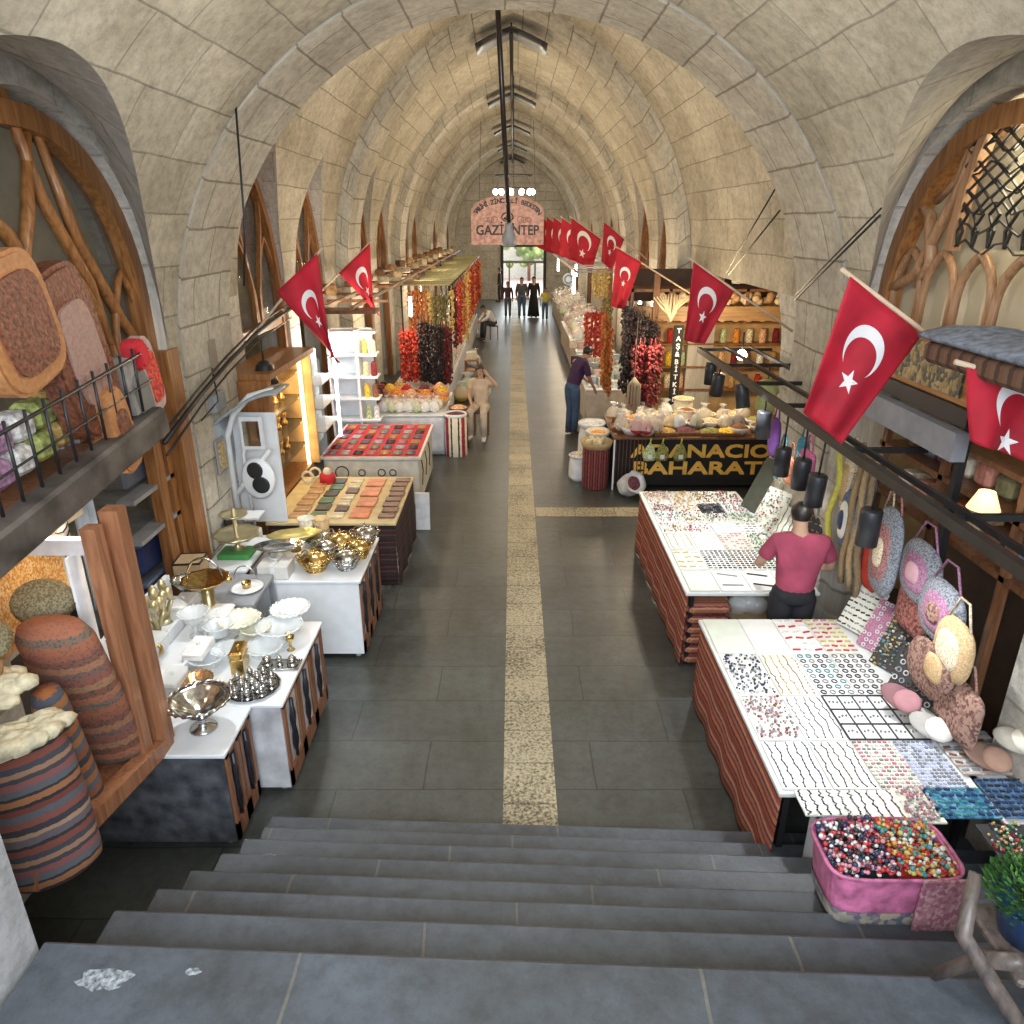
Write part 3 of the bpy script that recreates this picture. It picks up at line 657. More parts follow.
def cabinet(label,x0,x1,y0,y1,h,npan,front,name='display_cabinet',topm=WHT,base=.07,wheels=True):
    t=thing(name,label,'cabinet',((x0+x1)/2,(y0+y1)/2,0)); cx,cy=(x0+x1)/2,(y0+y1)/2; X0,X1,Y0,Y1=x0-cx,x1-cx,y0-cy,y1-cy
    MB().box(X0,Y0+.01,base,X1-.02,Y1-.01,h-.03).build('carcass',front,t)
    MB().box(X0-.01,Y0-.01,h-.03,X1+.005,Y1+.01,h,bev=.006).build('top',topm,t)
    for i in range(npan):
        a=Y0+.02+(Y1-Y0-.04)*i/npan; ornament(t,X1-.02,a+.01,Y0+.02+(Y1-Y0-.04)*(i+1)/npan-.01,base,h-.04)
    for sx in (X0+.1,X1-.1):
        for sy in (Y0+.1,Y1-.1):
            b=MB(); b.lathe([(0,0),(.028,0),(.03,.02),(.03,base-.01),(0,base)],10,c=(sx,sy,0),cap=False); b.build('caster',mat('caster_grey',(.5,.5,.5),.3),t)
    return t
cabinet('low white display cabinet with scuffed black end panel nearest the stairs',-3.05,-1.93,3.98,4.50,.84,2,SCUF)
cabinet('white display cabinet with three ornamented doors carrying the silver dishes',-3.05,-1.70,4.52,5.72,.85,3,WHD)
cabinet('tall white box counter with carved lattice side carrying gold and crystal baskets',-2.55,-1.49,6.42,7.48,.90,3,WHT)
cabinet('small white pedestal left of the tall box counter under the gilt fruit stand',-3.0,-2.58,6.42,7.2,1.02,1,WHT)
t=thing('sloping_tray_rack','white stepped tray rack running along the back of the silver cabinets','rack',(-2.62,5.1,.85))
for i in range(2):
    MB().box(-.42+.26*i,-.85,.16-.08*i,-.18+.26*i,.75,.19-.08*i,M=RY(0)).build('tray',WHT,t); MB().box(-.19+.26*i,-.85,.0,-.17+.26*i,.75,.21-.08*i).build('lip',WHT,t)
MB().box(-.46,-.85,0,-.42,.75,.4).build('back_board',WHT,t)
# ---- tableware prototypes
def p_bowl(name,label,loc,r=.16,h=.16,m=SIL,foot=True,wave=.05,group='footed bowls on the left counters'):
    t=thing(name,label,'bowl',loc,0,group); b=MB()
    z0=h*.45 if foot else 0
    b.lathe([(.0,z0+.01),(r*.35,z0+.005),(r*.75,z0+h*.28),(r*.92,h*.92),(r*1.12,h),(r*1.10,h*1.03),(r*.9,h*.98),(r*.7,z0+h*.34),(r*.3,z0+.03),(0,z0+.025)],32,wave=wave,wn=12,cap=False); b.build('dish',m,t)
    b=MB(); 
    b.tube([(r*(1.1+.04*math.cos(20*a))*math.cos(a),r*(1.1+.04*math.cos(20*a))*math.sin(a),h*(1.02+.03*math.sin(20*a))) for a in [2*PI*k/80 for k in range(80)]],r*.05,5,closed=True)
    b.build('rim_ornament',m,t)
    if foot: MB().lathe([(0,0),(r*.5,0),(r*.48,.012),(r*.2,.03),(r*.13,z0*.6),(r*.3,z0+.005),(0,z0+.01)],20,cap=False).build('foot',m,t)
    return t
def p_teaset(label,loc,r=.2):
    t=thing('tea_tray',label,'tray',loc,0,'tea trays'); b=MB(); b.lathe([(0,0),(r*.9,0),(r,.018),(r*1.03,.02),(r*.9,.008),(0,.006)],28,cap=False,wave=.015,wn=14); b.build('tray',SIL,t); return t
def p_cup(label,loc,k=1.0,m=SIL,g='silver coffee cups on the round tray'):
    t=thing('coffee_cup',label,'cup',loc,0,g); b=MB(); s=k
    b.lathe([(0,0),(.032*s,.002),(.034*s,.008),(.016*s,.012),(.02*s,.02),(.028*s,.045),(.026*s,.052),(0,.053*s)],14,cap=False); b.build('cup',m,t)
    b=MB(); b.lathe([(.027*s,.052),(.026*s,.06),(.014*s,.078),(.004,.084),(.007,.092),(0,.10)],12,cap=False); b.build('lid',m,t); return t
def p_basket(label,loc,r=.13,m=GOLD,rz=0):
    r*=1.2
    t=thing('lace_basket',label,'basket',loc,rz,'lace metal baskets on the tall box counter'); b=MB()
    for j in range(5):
        z=.01+.035*j; rr=r*(.6+.12*j)
        b.tube([(rr*(1+.05*math.cos(8*a))*math.cos(a),rr*(1+.05*math.cos(8*a))*math.sin(a),z+.008*math.cos(8*a)) for a in [2*PI*i/32 for i in range(32)]],.006,5,closed=True)
    for k in range(16):
        a=2*PI*k/16; b.tube([(r*.55*math.cos(a),r*.55*math.sin(a),.005),(r*1.12*math.cos(a+.2),r*1.12*math.sin(a+.2),.16)],.005,4); b.tube([(r*.55*math.cos(a),r*.55*math.sin(a),.005),(r*1.12*math.cos(a-.2),r*1.12*math.sin(a-.2),.16)],.005,4)
    b.lathe([(0,0),(r*.55,0),(r*.9,.10),(r*.88,.10),(r*.5,.01),(0,.01)],24,cap=False); b.build('lace_bowl',m,t)
    b=MB(); b.lathe([(r*.95,.11),(r*.7,.16),(r*.3,.185),(0,.19)],24,cap=False,wave=.06,wn=8); b.ball((0,0,.215),.02,8,6); b.ball((0,0,.245),.012,8,6); b.build('lid',m,t); return t
p_bowl('footed_bowl','large ornate silver footed bowl on the front corner of the low white cabinet',(-2.17,4.25,.85),.19,.24,SIL,True,.05)
p_teaset('round silver tray crowded with little coffee cups on the silver cabinet',(-1.98,4.72,.853),.20)
k=0
for ring,(n,rr) in enumerate(((1,0),(6,.075),(9,.15))):
    for i in range(n):
        a=2*PI*i/n+ring*.3
        p_cup('lidded silver cup, %s'%('in the middle of the round tray' if ring==0 else '%s in the %s ring on the round tray, anticlockwise from the aisle'%(ORD[i],['','inner','outer'][ring])),(-1.98+rr*math.cos(a),4.72+rr*math.sin(a),.862),[1.1,1,.9][ring]); k+=1
t=thing('tray','small rectangular silver tray beyond the round coffee tray','tray',(-1.86,5.02,.853)); MB().box(-.16,-.07,0,.16,.07,.012,bev=.005).build('plate',SIL,t); b=MB(); b.tube([(-.16,-.07,.014),(.16,-.07,.014),(.16,.07,.014),(-.16,.07,.014)],.006,5,closed=True); b.build('rim',SIL,t)
for i,(dx,kk,l) in enumerate(((-.1,1.3,'tall lidded silver sugar pot at the left end of the rectangular tray'),(.0,.8,'tiny silver cup in the middle of the rectangular tray'),(.1,1.3,'tall silver pot at the aisle end of the rectangular tray'))): p_cup(l,(-1.86+dx,5.02,.868),kk,g='silver pots on the rectangular tray')
p_bowl('crystal_bowl','wide glass fruit bowl with gilt flower handles at the aisle side of the silver cabinet',(-1.95,5.36,.853),.17,.17,CRY,True,.03,'crystal bowls on the silver cabinet')
p_bowl('crystal_bowl','shallow clear glass bowl in front of the wide fruit bowl',(-2.02,5.16,.853),.14,.10,CRY,False,.03,'crystal bowls on the silver cabinet')
p_bowl('crystal_bowl','oval glass dish with pale rim at the far left of the silver cabinet',(-2.30,5.42,.853),.15,.20,mat('pearl_glaze',(.78,.76,.62),.25),True,.02,'crystal bowls on the silver cabinet')
p_bowl('crystal_bowl','white pierced bowl on the far edge of the silver cabinet next to the box counter',(-1.93,5.62,.853),.15,.19,mat('pearl_white',(.85,.85,.84),.3),True,.05,'crystal bowls on the silver cabinet')
p_bowl('crystal_bowl','small round copper toned dish behind the coffee tray',(-2.40,4.72,.853),.11,.08,mat('copper_tone',(.72,.45,.24),.25,.9),False,.05,'crystal bowls on the silver cabinet')
p_bowl('crystal_bowl','cut glass dish left of the gilt box on the cabinet top',(-2.42,4.98,.853),.12,.11,CRY,False,.05,'crystal bowls on the silver cabinet')
def gbox(label,loc,sx,sy,sz,m,rz=0,leg=False):
    t=thing('trinket_box',label,'box',loc,rz,'trinket boxes on the left counters'); MB().box(-sx,-sy,0,sx,sy,sz*.7,bev=.01).build('body',m,t); MB().box(-sx*1.05,-sy*1.05,sz*.7,sx*1.05,sy*1.05,sz,bev=.014).build('lid',m,t)
    b=MB(); b.ball((0,0,sz+.012),.014,8,5); b.build('knob',m,t); return t
gbox('upright gilt box standing between the glass dishes',(-2.16,4.98,.853),.05,.10,.20,GOLD,.1)
gbox('pale gold square box in the front tray of the white rack',(-2.76,4.55,1.03),.09,.08,.09,mat('pale_gold',(.8,.66,.25),.35,.6))
gbox('white pearl box in the middle of the white tray rack',(-2.50,5.05,.96),.08,.14,.07,mat('pearl_white',(.85,.85,.84),.3))
gbox('white lacquer casket at the far end of the tray rack',(-2.50,5.50,.96),.09,.14,.12,mat('pearl_white',(.85,.85,.84),.3))
gbox('clear glass casket near the front of the tray rack',(-2.52,4.62,.96),.07,.12,.08,CRY)
gbox('clear glass casket in the upper tray behind the gold rings',(-2.8,4.95,1.03),.08,.12,.12,CRY)
gbox('frosted glass casket in the upper tray at its far end',(-2.8,5.55,1.03),.08,.13,.14,mat('pearl_white',(.85,.85,.84),.3))
# gold napkin rings
for i in range(4):
    o=MB().tube([(.045*math.cos(a),0,.045*math.sin(a)+.05) for a in [2*PI*j/20 for j in range(20)]],.016,8,closed=True).build('napkin_ring',GOLD,loc=(-2.78+.03*(i%2),4.72+.055*i,1.04)); tag(o,'gold napkin ring, %s from the near end of the row in the upper tray'%ORD[i],'napkin ring','gold napkin rings')
# brass kettle on a stand, tulip ornaments
t=thing('basket_dish','gilt shell basket dish with arched handle and side knob on a brass pedestal','basket',(-2.62,5.62,1.05)); b=MB()
b.lathe([(0,0),(.09,0),(.09,.01),(.05,.03),(.055,.16),(.03,.20),(0,.2)],16,cap=False); b.build('pedestal',mat('antique_brass',(.45,.38,.20),.3,.9),t)
MB().lathe([(0,.20),(.08,.205),(.18,.26),(.2,.28),(.18,.275),(.07,.225),(0,.22)],28,cap=False,wave=.06,wn=10).build('dish',GOLD,t)
MB().tube([(-.15*math.cos(a),0,.27+.20*math.sin(a)) for a in [PI*i/12 for i in range(13)]],.009,8).build('handle',SIL,t)
MB().ball((.2,0,.27),.03,8,6).build('knob',GOLD,t)
for i,(x,y,l,h) in enumerate(((-2.86,5.15,'tall gilt flower ornament with upright buds next to the timber frame',.38),(-2.90,5.38,'second gilt flower ornament with a pearl bud behind the first',.34))):
    t=thing('flower_ornament',l,'ornament',(x,y,1.04),0,'gilt flower ornaments'); b=MB(); m=mat('champagne_gold',(.70,.62,.38),.3,.8)
    for k in range(7):
        a=2*PI*k/7; b.tube([(0,0,.02),(.05*math.cos(a),.05*math.sin(a),h*.4),(.09*math.cos(a),.09*math.sin(a),h*.62)],[.02,.016,.01],6)
    b.lathe([(0,0),(.06,0),(.03,.03),(0,.04)],12,cap=False); b.build('leaves',m,t)
    for k in range(5):
        a=2*PI*k/5+.4; b=MB(); b.ball((.06*math.cos(a),.06*math.sin(a),h*.78+.05*(k%2)),.035,10,8,sc=(1,1,1.7)); b.build('bud',m,t)
# baskets on the box counter
for (x,y,m,l,r) in ((-1.98,6.66,GOLD,'gold lace basket at the front of the box counter',.135),(-1.68,6.70,SIL,'silver lace basket at the front aisle corner of the box counter',.12),(-1.60,6.95,GOLD,'gold lace basket halfway back on the aisle side of the box counter',.11),(-1.82,7.12,GOLD,'gold lace basket behind the middle of the box counter',.13),(-1.60,7.3,SIL,'silver lace basket at the far aisle corner of the box counter',.12),(-2.08,7.22,SIL,'silver lace basket at the far left of the box counter',.13),(-1.95,6.95,SIL,'silver lace basket between two gold ones on the box counter',.11)):
    p_basket(l,(x,y,.902),r,m)
t=thing('oval_platter','oval mother of pearl platter propped above the white gift box','dish',(-2.35,6.75,1.08),.2); MB().lathe([(0,0),(.15,.01),(.24,.05),(.25,.06),(.15,.03),(0,.02)],28,sc=(1,.6),cap=False).build('dish',SIL,t); MB().lathe([(0,-.12),(.08,-.12),(.03,-.02),(0,0)],14,cap=False).build('foot',CREAM,t)
t=thing('oval_platter','long folded gold leaf platter behind the pearl platter','dish',(-2.28,7.05,1.06),.3); MB().lathe([(0,0),(.15,.01),(.26,.06),(.27,.08),(.15,.03),(0,.02)],28,sc=(1,.5),cap=False,wave=.05,wn=6).build('dish',mat('pale_gold',(.8,.66,.25),.35,.6),t); MB().lathe([(0,-.12),(.06,-.12),(.03,-.02),(0,0)],14,cap=False).build('foot',GOLD,t)
t=thing('gift_box','ivory gift box with ribbon bow on the left part of the box counter','box',(-2.34,6.56,.902)); MB().box(-.15,-.12,0,.15,.12,.14,bev=.008).build('box',mat('ivory_card',(.72,.70,.66),.6),t); b=MB(); b.box(-.02,-.125,0,.02,.125,.145); b.tube([(0,0,.15),(.06,0,.19),(.0,0,.155),(-.06,0,.19),(0,0,.15)],.01,6); b.build('ribbon',PLW,t)
t=thing('fruit_stand','two tier gilt fruit stand on a green box upon the pedestal','stand',(-2.78,6.8,1.08)); 
m=mat('champagne_gold',(.7,.62,.38),.3,.8)
MB().lathe([(0,0),(.08,0),(.02,.04),(.018,.42),(0,.43)],14,cap=False).build('stem',m,t)
MB().lathe([(0,.10),(.2,.13),(.23,.17),(.2,.15),(0,.12)],28,cap=False,wave=.06,wn=9).build('lower_dish',m,t); MB().lathe([(0,.33),(.11,.35),(.14,.38),(.11,.36),(0,.345)],24,cap=False,wave=.06,wn=9).build('upper_dish',m,t)
o=MB().box(-.16,-.12,0,.16,.12,.055,bev=.005).build('flat_box',mat('green_box',(.06,.28,.07),.5),loc=(-2.78,6.75,1.022)); tag(o,'flat green box under the two tier fruit stand','box')
for i,(x,m,l) in enumerate(((-2.25,CREAM,'ivory openwork beaker behind the box counter'),(-2.08,mat('amber_weave',(.65,.45,.22),.6),'amber openwork beaker right of the ivory one'))):
    t=thing('beaker',l,'beaker',(x,7.4,.902),0,'openwork beakers'); MB().lathe([(0,0),(.05,0),(.055,.02),(.09,.26),(.084,.26),(.045,.03),(0,.03)],20,cap=False,wave=.02,wn=10).build('wall',m,t); MB().tube([(.09*math.cos(a),.09*math.sin(a),.26) for a in [2*PI*j/20 for j in range(20)]],.006,5,closed=True).build('rim',m,t)
t=thing('cup_and_saucer','white cup with wire hoop stand on the dark shelf past the kettle','cup',(-2.45,6.05,1.0)); MB().lathe([(0,0),(.12,.01),(.15,.03),(.12,.02),(0,.015)],24,cap=False).build('saucer',PLW,t); MB().lathe([(0,.02),(.035,.02),(.045,.08),(.04,.08),(0,.03)],16,cap=False).build('cup',GOLD,t); MB().tube([(.1*math.cos(a),.0,.12+.12*math.sin(a)) for a in [PI*i/10 for i in range(11)]],.006,6).build('hoop',SIL,t)
t=thing('side_table','low dark side table between the silver cabinet and the pedestal','table',(-2.6,6.07,0)); MB().box(-.35,-.3,.95,.3,.3,1.0,bev=.01).build('table_top',GREY,t)
for sx in (-.3,.25):
    for sy in (-.25,.25): MB().box(sx,sy,0,sx+.04,sy+.04,.95).build('leg',GREY,t)
t=thing('carton','open brown carton leaning at the foot of the door jamb','box',(-3.0,6.2,1.0),.1); MB().box(-.12,-.12,0,.12,.12,.24).build('carton',CARD,t); MB().tube([(-.12,-.12,.24),(.12,-.12,.24),(.12,.12,.24),(-.12,.12,.24)],.012,4,closed=True).build('rim',BLK,t)
# ---- pier fittings
t=thing('framed_picture','small gilt framed relief hanging on the white pier','picture',(-3.17,7.62,1.62)); MB().box(0,-.12,0,.03,.12,.38,bev=.01).build('frame',GREY,t); MB().box(.03,-.09,.04,.04,.09,.34).build('relief',speck('gilt_relief',[(.5,.38,.18),(.35,.25,.1),(.62,.5,.28)],50),t)
o=MB().box(-3.19,7.55,2.28,-3.10,7.85,2.48,bev=.01).build('junction_box',GREY); tag(o,'grey junction box fixed to the white pier','box')
o=MB().box(-3.18,7.75,2.6,-3.165,7.95,3.0,bev=.007).build('wall_plate',mat('taupe_plate',(.25,.2,.15),.6)); tag(o,'small rounded taupe plaque on the white pier above the cables','plaque')
b=MB()
for k,(dz,r) in enumerate(((0,.022),(.07,.012),(-.1,.010))):
    b.tube([(-2.6,5.3,2.62+dz),(-3.1,7.2,2.55+dz),(-3.05,7.9,2.75+dz),(-2.9,8.6,3.0+dz),(-2.75,9.4,3.15+dz)],r,6)
b.tube([(-3.1,7.6,2.75),(-3.1,7.62,2.4),(-3.12,7.2,2.3)],.008,5); tag(b.build('cable',BLK),'bundle of dark cables sagging across the white pier','cable')
o=MB(); o.ball((-2.37,7.12,5.12),.045,8,6); o.tube([(-2.36,7.1,5.1),(-2.42,7.12,4.1),(-2.5,7.14,3.6)],.010,5); tag(o.build('hanging_chain',BLK),'thin dark chain hanging from a hook on the left arch','chain')
# mirror stand
t=thing('mirror_stand','white vanity stand with curved hood, small glass and black keyhole mirror','stand',(-3.0,7.85,.85))
b=MB(); b.tube([(-.15,0,0),(-.15,0,1.1),(-.05,0,1.35),(.15,0,1.55),(.42,0,1.62)],.035,6); b.tube([(.02,0,.05),(.0,0,.9),(.1,0,1.2)],.02,6); b.tube([(-.15,.0,.4),(.0,0,.6),(.3,0,.95)],.03,6); b.build('frame',WHT,t)
b=MB(); b.grid(lambda u,v:(-.20+.72*u,-.26+.52*v,1.30+.34*math.sin(u*PI*.5)),10,2,thick=.025); b.grid(lambda u,v:(-.20+.02*math.sin(v*3),-.26+.52*u,1.30-.55*v),2,8,thick=.025); b.build('hood',mat('grey_blue_panel',(.35,.40,.44),.4),t); b=MB(); b.box(-.19,.20,-.0,.34,.24,1.32,bev=.01); b.build('back_panel',WHT,t)
b=MB(); b.box(.0,-.02,.95,.26,.0,1.33,bev=.02); fr=b.build('small_mirror_frame',WHT,t); MB().box(.04,-.03,1.0,.22,-.021,1.28).build('glass',mat('mirror_glass',(.6,.64,.66),.08,1),fr)
b=MB(); b.lathe([(0,0),(.17,0),(.19,.02),(.17,.04),(0,.04)],24,sc=(1,1.3),M=T(.14,0,.62)@RX(PI/2),cap=False); fr=b.build('oval_frame',WHT,t); b=MB(); b.ball((.12,-.045,.72),.09,14,8,sc=(1,.12,1.1)); b.ball((.17,-.045,.55),.10,14,8,sc=(1,.12,1.0)); b.build('dark_glass',BLK,fr)
# shelf of small red and white things under the mirror
t=thing('small_shelf','white two level shelf of trinkets below the mirror stand','shelf',(-2.98,7.5,.85)); MB().box(-.15,-.12,.0,.22,.12,.02).build('shelf_board',WHT,t); MB().box(-.15,-.12,.3,.22,.12,.32).build('shelf_board',WHT,t); MB().box(-.15,-.12,0,-.13,.12,.32).build('side_panel',BLK,t)
for i,(x,c,l) in enumerate(((-.06,(.6,.1,.04),'orange red trinket box on the shelf below the mirror'),(.05,(.4,.02,.03),'dark red trinket box on the shelf below the mirror'),(.15,(.8,.8,.8),'white trinket box on the shelf below the mirror'))):
    o=MB().box(-.04,-.05,0,.04,.05,.13,bev=.008).build('trinket_box',mat('trink%d'%i,c,.4),loc=(-2.98+x,7.5,.87)); tag(o,l,'box')

for i,(x,y,m,h,l) in enumerate(((-2.86,4.72,CRY,.14,'cut glass bowl at the front of the upper white tray'),(-2.42,5.28,CRY,.12,'cut glass bowl in the lower white tray beside the casket'),(-2.88,5.80,SIL,.2,'silver footed bowl behind the kettle on the rack end'),(-2.62,5.30,CRY,.22,'tall footed crystal bowl between the two white trays'),(-2.15,5.36,mat('pearl_glaze',(.78,.76,.62),.25),.15,'pearl dish touching the wide fruit bowl'),(-2.32,5.12,CRY,.10,'shallow crystal dish left of the gilt box'))):
    p_bowl('crystal_bowl',l,(x,y,1.03 if x<-2.7 else (.96 if x<-2.4 else .853)),.11,h,m,h>.13,.04,'crystal bowls on the silver cabinet')
for i,(x,y,m,l) in enumerate(((-2.05,5.60,GOLD,'gold goblet at the far edge of the silver cabinet'),(-2.18,5.58,SIL,'silver goblet beside the gold one'),(-1.84,5.26,GOLD,'gilt candle cup on the aisle edge beside the fruit bowl'))):
    t=thing('goblet',l,'goblet',(x,y,.853),0,'goblets'); MB().lathe([(0,0),(.035,0),(.01,.02),(.01,.07),(.035,.10),(.04,.15),(.035,.15),(.03,.11),(0,.09)],16,cap=False).build('cup',m,t)
# ---------------------------------------------------------------- right side stalls
KB=[(0,(.32,.07,.03)),(.12,(.10,.02,.02)),(.2,(.45,.16,.07)),(.34,(.22,.05,.06)),(.46,(.40,.13,.06)),(.58,(.12,.05,.06)),(.68,(.50,.22,.12)),(.8,(.28,.06,.03)),(.92,(.14,.04,.05))]
KS=kilim('red_kilim_cover',KB,2,.26,wob=.01); KD=kilim('dark_kilim_cover',[(0,(.035,.02,.02)),(.3,(.09,.045,.03)),(.42,(.03,.018,.018)),(.7,(.11,.03,.03)),(.8,(.025,.015,.02))],2,.16)
def stall(label,x0,x1,y0,y1,h,skirt,legm=BLK,top=WHT,drop=None,name='stall_table',side='l',lip=None,front=True):
    """table board on legs with a hanging cloth on the aisle side and both ends"""
    cx,cy=(x0+x1)/2,(y0+y1)/2; t=thing(name,label,'table',(cx,cy,0)); X0,X1,Y0,Y1=x0-cx,x1-cx,y0-cy,y1-cy
    MB().box(X0,Y0,h-.035,X1,Y1,h,bev=.006).build('table_top',top,t)
    for sx in (X0+.08,X1-.1):
        for sy in (Y0+.08,Y1-.1): MB().box(sx-.02,sy-.02,0,sx+.02,sy+.02,h-.035).build('leg',legm,t)
    if skirt:
        d=drop or h-.06; xs=X0+.02 if side=='l' else X1-.02; sg=-1 if side=='l' else 1
        b=MB(); b.grid(lambda u,v:(xs+sg*(.012*math.sin(u*(y1-y0)*14)*v+.02*v),Y0+.02+(Y1-Y0-.04)*u,h-.037-v*d),int((y1-y0)*18),6,thick=.008)
        if front: b.grid(lambda u,v:(X0+.02+(X1-X0-.04)*u,Y0+.03-.01*math.sin(u*18)*v,h-.037-v*d),30,6,thick=.008)
        b.build('cloth_cover',skirt,t)
    return t
WT=mat('white_board',(.80,.82,.80),.35,var=.05)
stall('near right jewellery table of white trays with a red kilim on its aisle side',1.66,2.98,3.62,5.78,.84,KS,top=WT,front=False)
stall('far right jewellery table with tall red kilim layers down its aisle side',1.66,2.95,6.28,9.15,.84,KS,top=WT,front=False)
# folded kilim stack under the end of the farther table
for i in range(6):
    o=MB().box(-.22,-.14,0,.22,.14,.11,bev=.04).build('folded_kilim',kilim('folded_kilim_%d'%(i%3),[KB[i%3][1],(.35,.12,.07),(.5,.25,.12),(.2,.05,.08)],1,.05),loc=(1.92,6.46,.005+.112*i)); tag(o,'folded red kilim under the farther jewellery table, %s from the floor'%ORD[i],'rug','kilims folded under the jewellery table')
t=thing('carton','brown carton holding a clear plastic bag under the farther jewellery table','box',(2.36,6.55,0)); MB().box(-.2,-.2,0,.2,.2,.5).build('carton',CARD,t); b=MB(); [b.ball((-.1+.1*k,0,.56+.03*(k%2)),.11,8,6) for k in range(3)]; b.build('plastic_bag',CLB,t)
t=thing('white_riser','white metal box standing on the lowest steps at the near end of the jewellery table','box',(1.98,3.55,0)); MB().box(-.12,-.12,0,.22,.05,.80,bev=.01).build('box',WHT,t); MB().box(-.12,-.14,.74,.22,.06,.835,bev=.01).build('lid',WHT,t)
# ---- trays on the tables
def pad(label,x,y,w,l,m,kind=None,cols=None,n=5,z=.842,tilt=None,name='jewellery_tray',cat='tray',group='jewellery trays on the right tables',seed=0):
    """flat tray w (x) by l (y); kind says what lies on it"""
    t=thing(name,label,cat,(x,y,z),rot=tilt,group=group); MB().box(-w/2+.004,-l/2+.004,0,w/2-.004,l/2-.004,.014,bev=.003).build('board',m,t)
    rd=random.Random(seed*31+7); b=MB(); zz=.016; cols=cols or [BLK]
    if kind=='strings':      # bracelets laid out in long wavy rows
        for i in range(n):
            xx=-w/2+w*(i+.5)/n; pts=[]
            for j in range(13): pts.append((xx+rd.uniform(-.012,.012),-l/2*.92+l*.92*j/12,zz+.003))
            b.tube(pts,.0035,4,mi=rd.randrange(len(cols)))
            for j in range(12): b.ball((pts[j][0],pts[j][1],zz+.004),.0065,5,3,mi=rd.randrange(len(cols)))
    elif kind=='rings':
        ny=max(2,int(l/w*n))
        for i in range(n):
            for j in range(ny):
                cx=-w/2+w*(i+.5)/n; cy=-l/2+l*(j+.5)/ny; r=w/n*.30
                b.tube([(cx+r*math.cos(a),cy+r*math.sin(a),zz+.004) for a in [2*PI*k/9 for k in range(9)]],.005,4,closed=True,mi=rd.randrange(len(cols)))
    elif kind=='heap':
        for i in range(n*n):
            cx=rd.uniform(-w/2+.012,w/2-.012); cy=rd.uniform(-l/2+.012,l/2-.012); b.ball((cx,cy,zz+.004+rd.random()*.014),rd.uniform(.007,.013),5,3,mi=rd.randrange(len(cols)))
    elif kind=='dash':
        ny=max(2,int(l/w*n))
        for i in range(n):
            for j in range(ny):
                cx=-w/2+w*(i+.5)/n; cy=-l/2+l*(j+.5)/ny; b.box(cx-w/n*.36,cy-.006,zz-.002,cx+w/n*.32,cy+.008,zz+.008,mi=rd.randrange(len(cols)),M=T(cx,cy,0)@RZ(rd.uniform(-.35,.35))@T(-cx,-cy,0))
    elif kind=='cells':
        ny=max(2,int(n*l/w*.75))
        for i in range(n+1): b.box(-w/2+w*i/n-.004,-l/2,zz-.002,-w/2+w*i/n+.004,l/2,zz+.008,mi=0)
        for j in range(ny+1): b.box(-w/2,-l/2+l*j/ny-.004,zz-.002,w/2,-l/2+l*j/ny+.004,zz+.008,mi=0)
        for i in range(n):
            for j in range(ny):
                for k in range(3): b.ball((-w/2+w*(i+.25+.25*k)/n,-l/2+l*(j+.5)/ny+rd.uniform(-.01,.01),zz+.006),.010,5,3,mi=len(cols)-1)
    if b.v:
        o=b.build({'strings':'bracelets','rings':'rings','heap':'beads','dash':'pendants','cells':'brooches'}[kind],cols,t); o['kind']='stuff'
    return t
def pm(n,c,r=.5): return mat('bead_'+n,c,r,var=.2,scale=60)
Bk=pm('black',(.03,.03,.035)); Bn=pm('navy',(.03,.05,.12)); Bb=pm('brown',(.22,.10,.05)); Br=pm('red',(.5,.04,.04)); Bw=pm('white',(.75,.74,.7)); Bg=pm('grey',(.3,.31,.32)); By=pm('yellow',(.65,.5,.15)); Bt=pm('teal',(.08,.3,.3)); Bp=pm('pink',(.6,.25,.3)); Bs=mat('bead_silver',(.5,.5,.5),.25,1); Bo=pm('orange',(.7,.28,.06)); Bgn=pm('green',(.12,.3,.12))
PW=mat('tray_white',(.84,.86,.84),.4,var=.03); PC=mat('tray_cream',(.76,.76,.66),.6,var=.05); PG=mat('tray_green_white',(.74,.80,.72),.5,var=.05); PB=mat('tray_black',(.04,.04,.045),.6); PV=mat('tray_violet',(.40,.18,.30),.7); PL=mat('tray_lavender',(.62,.66,.80),.6)
# near table: columns 1.68 .. 2.9, rows far to near
X=[1.68,2.0,2.30,2.58,2.86]
spec=[
 # y centre, length, list of (cols span, material, kind, beads, n, text)
 (5.48,.56,[(0,1,PG,None,None,0,'empty pale tray at the far aisle corner of the near jewellery table'),(1,2,PW,None,None,0,'plain white tray second from the aisle in the farthest row of the near table'),(2,3,PW,'dash',[Br,Bw],3,'white tray with a few red charms beside the seller'),(3,4,PC,'dash',[Br,Bp,By],4,'cream tray with rosy charms below the upright boards')]),
 (4.90,.56,[(0,1,PW,'heap',[Bn,Bg,Bk,Bw],14,'tray heaped with navy blue beads on the aisle edge'),(1,2,PC,'strings',[Bb,By,Bw],5,'cream tray of thin brown and yellow strings'),(2,3,PW,'rings',[Bk,Bt,Bg],4,'white tray of dark rings with teal stones'),(3,4,PW,'rings',[Bk,Bs],4,'white tray of plain dark rings below the checkered board')]),
 (4.36,.50,[(0,1,PW,'heap',[Bb,Bw,Bg,Bp],14,'tray heaped with pinkish brown shells on the aisle edge'),(1,2,PW,'strings',[Bk,Bg],5,'white tray of fine black bracelets in the third row'),(2,4,PW,'cells',[Bk,Bg],5,'black framed tray of little cells holding pairs of brooches')]),
 (3.87,.46,[(0,1,PW,'strings',[Bk,Bn],5,'white tray of black bracelets at the near aisle corner'),(1,2,PW,'strings',[Bk,Bb],5,'white tray of black bracelets second from the aisle at the near end'),(2,3,PC,'dash',[Bg,Bw,Bp],8,'pale tray covered with small grey shells'),(3,4,PL,'dash',[Bg,PL],9,'lavender tray of fine chains')]),
]
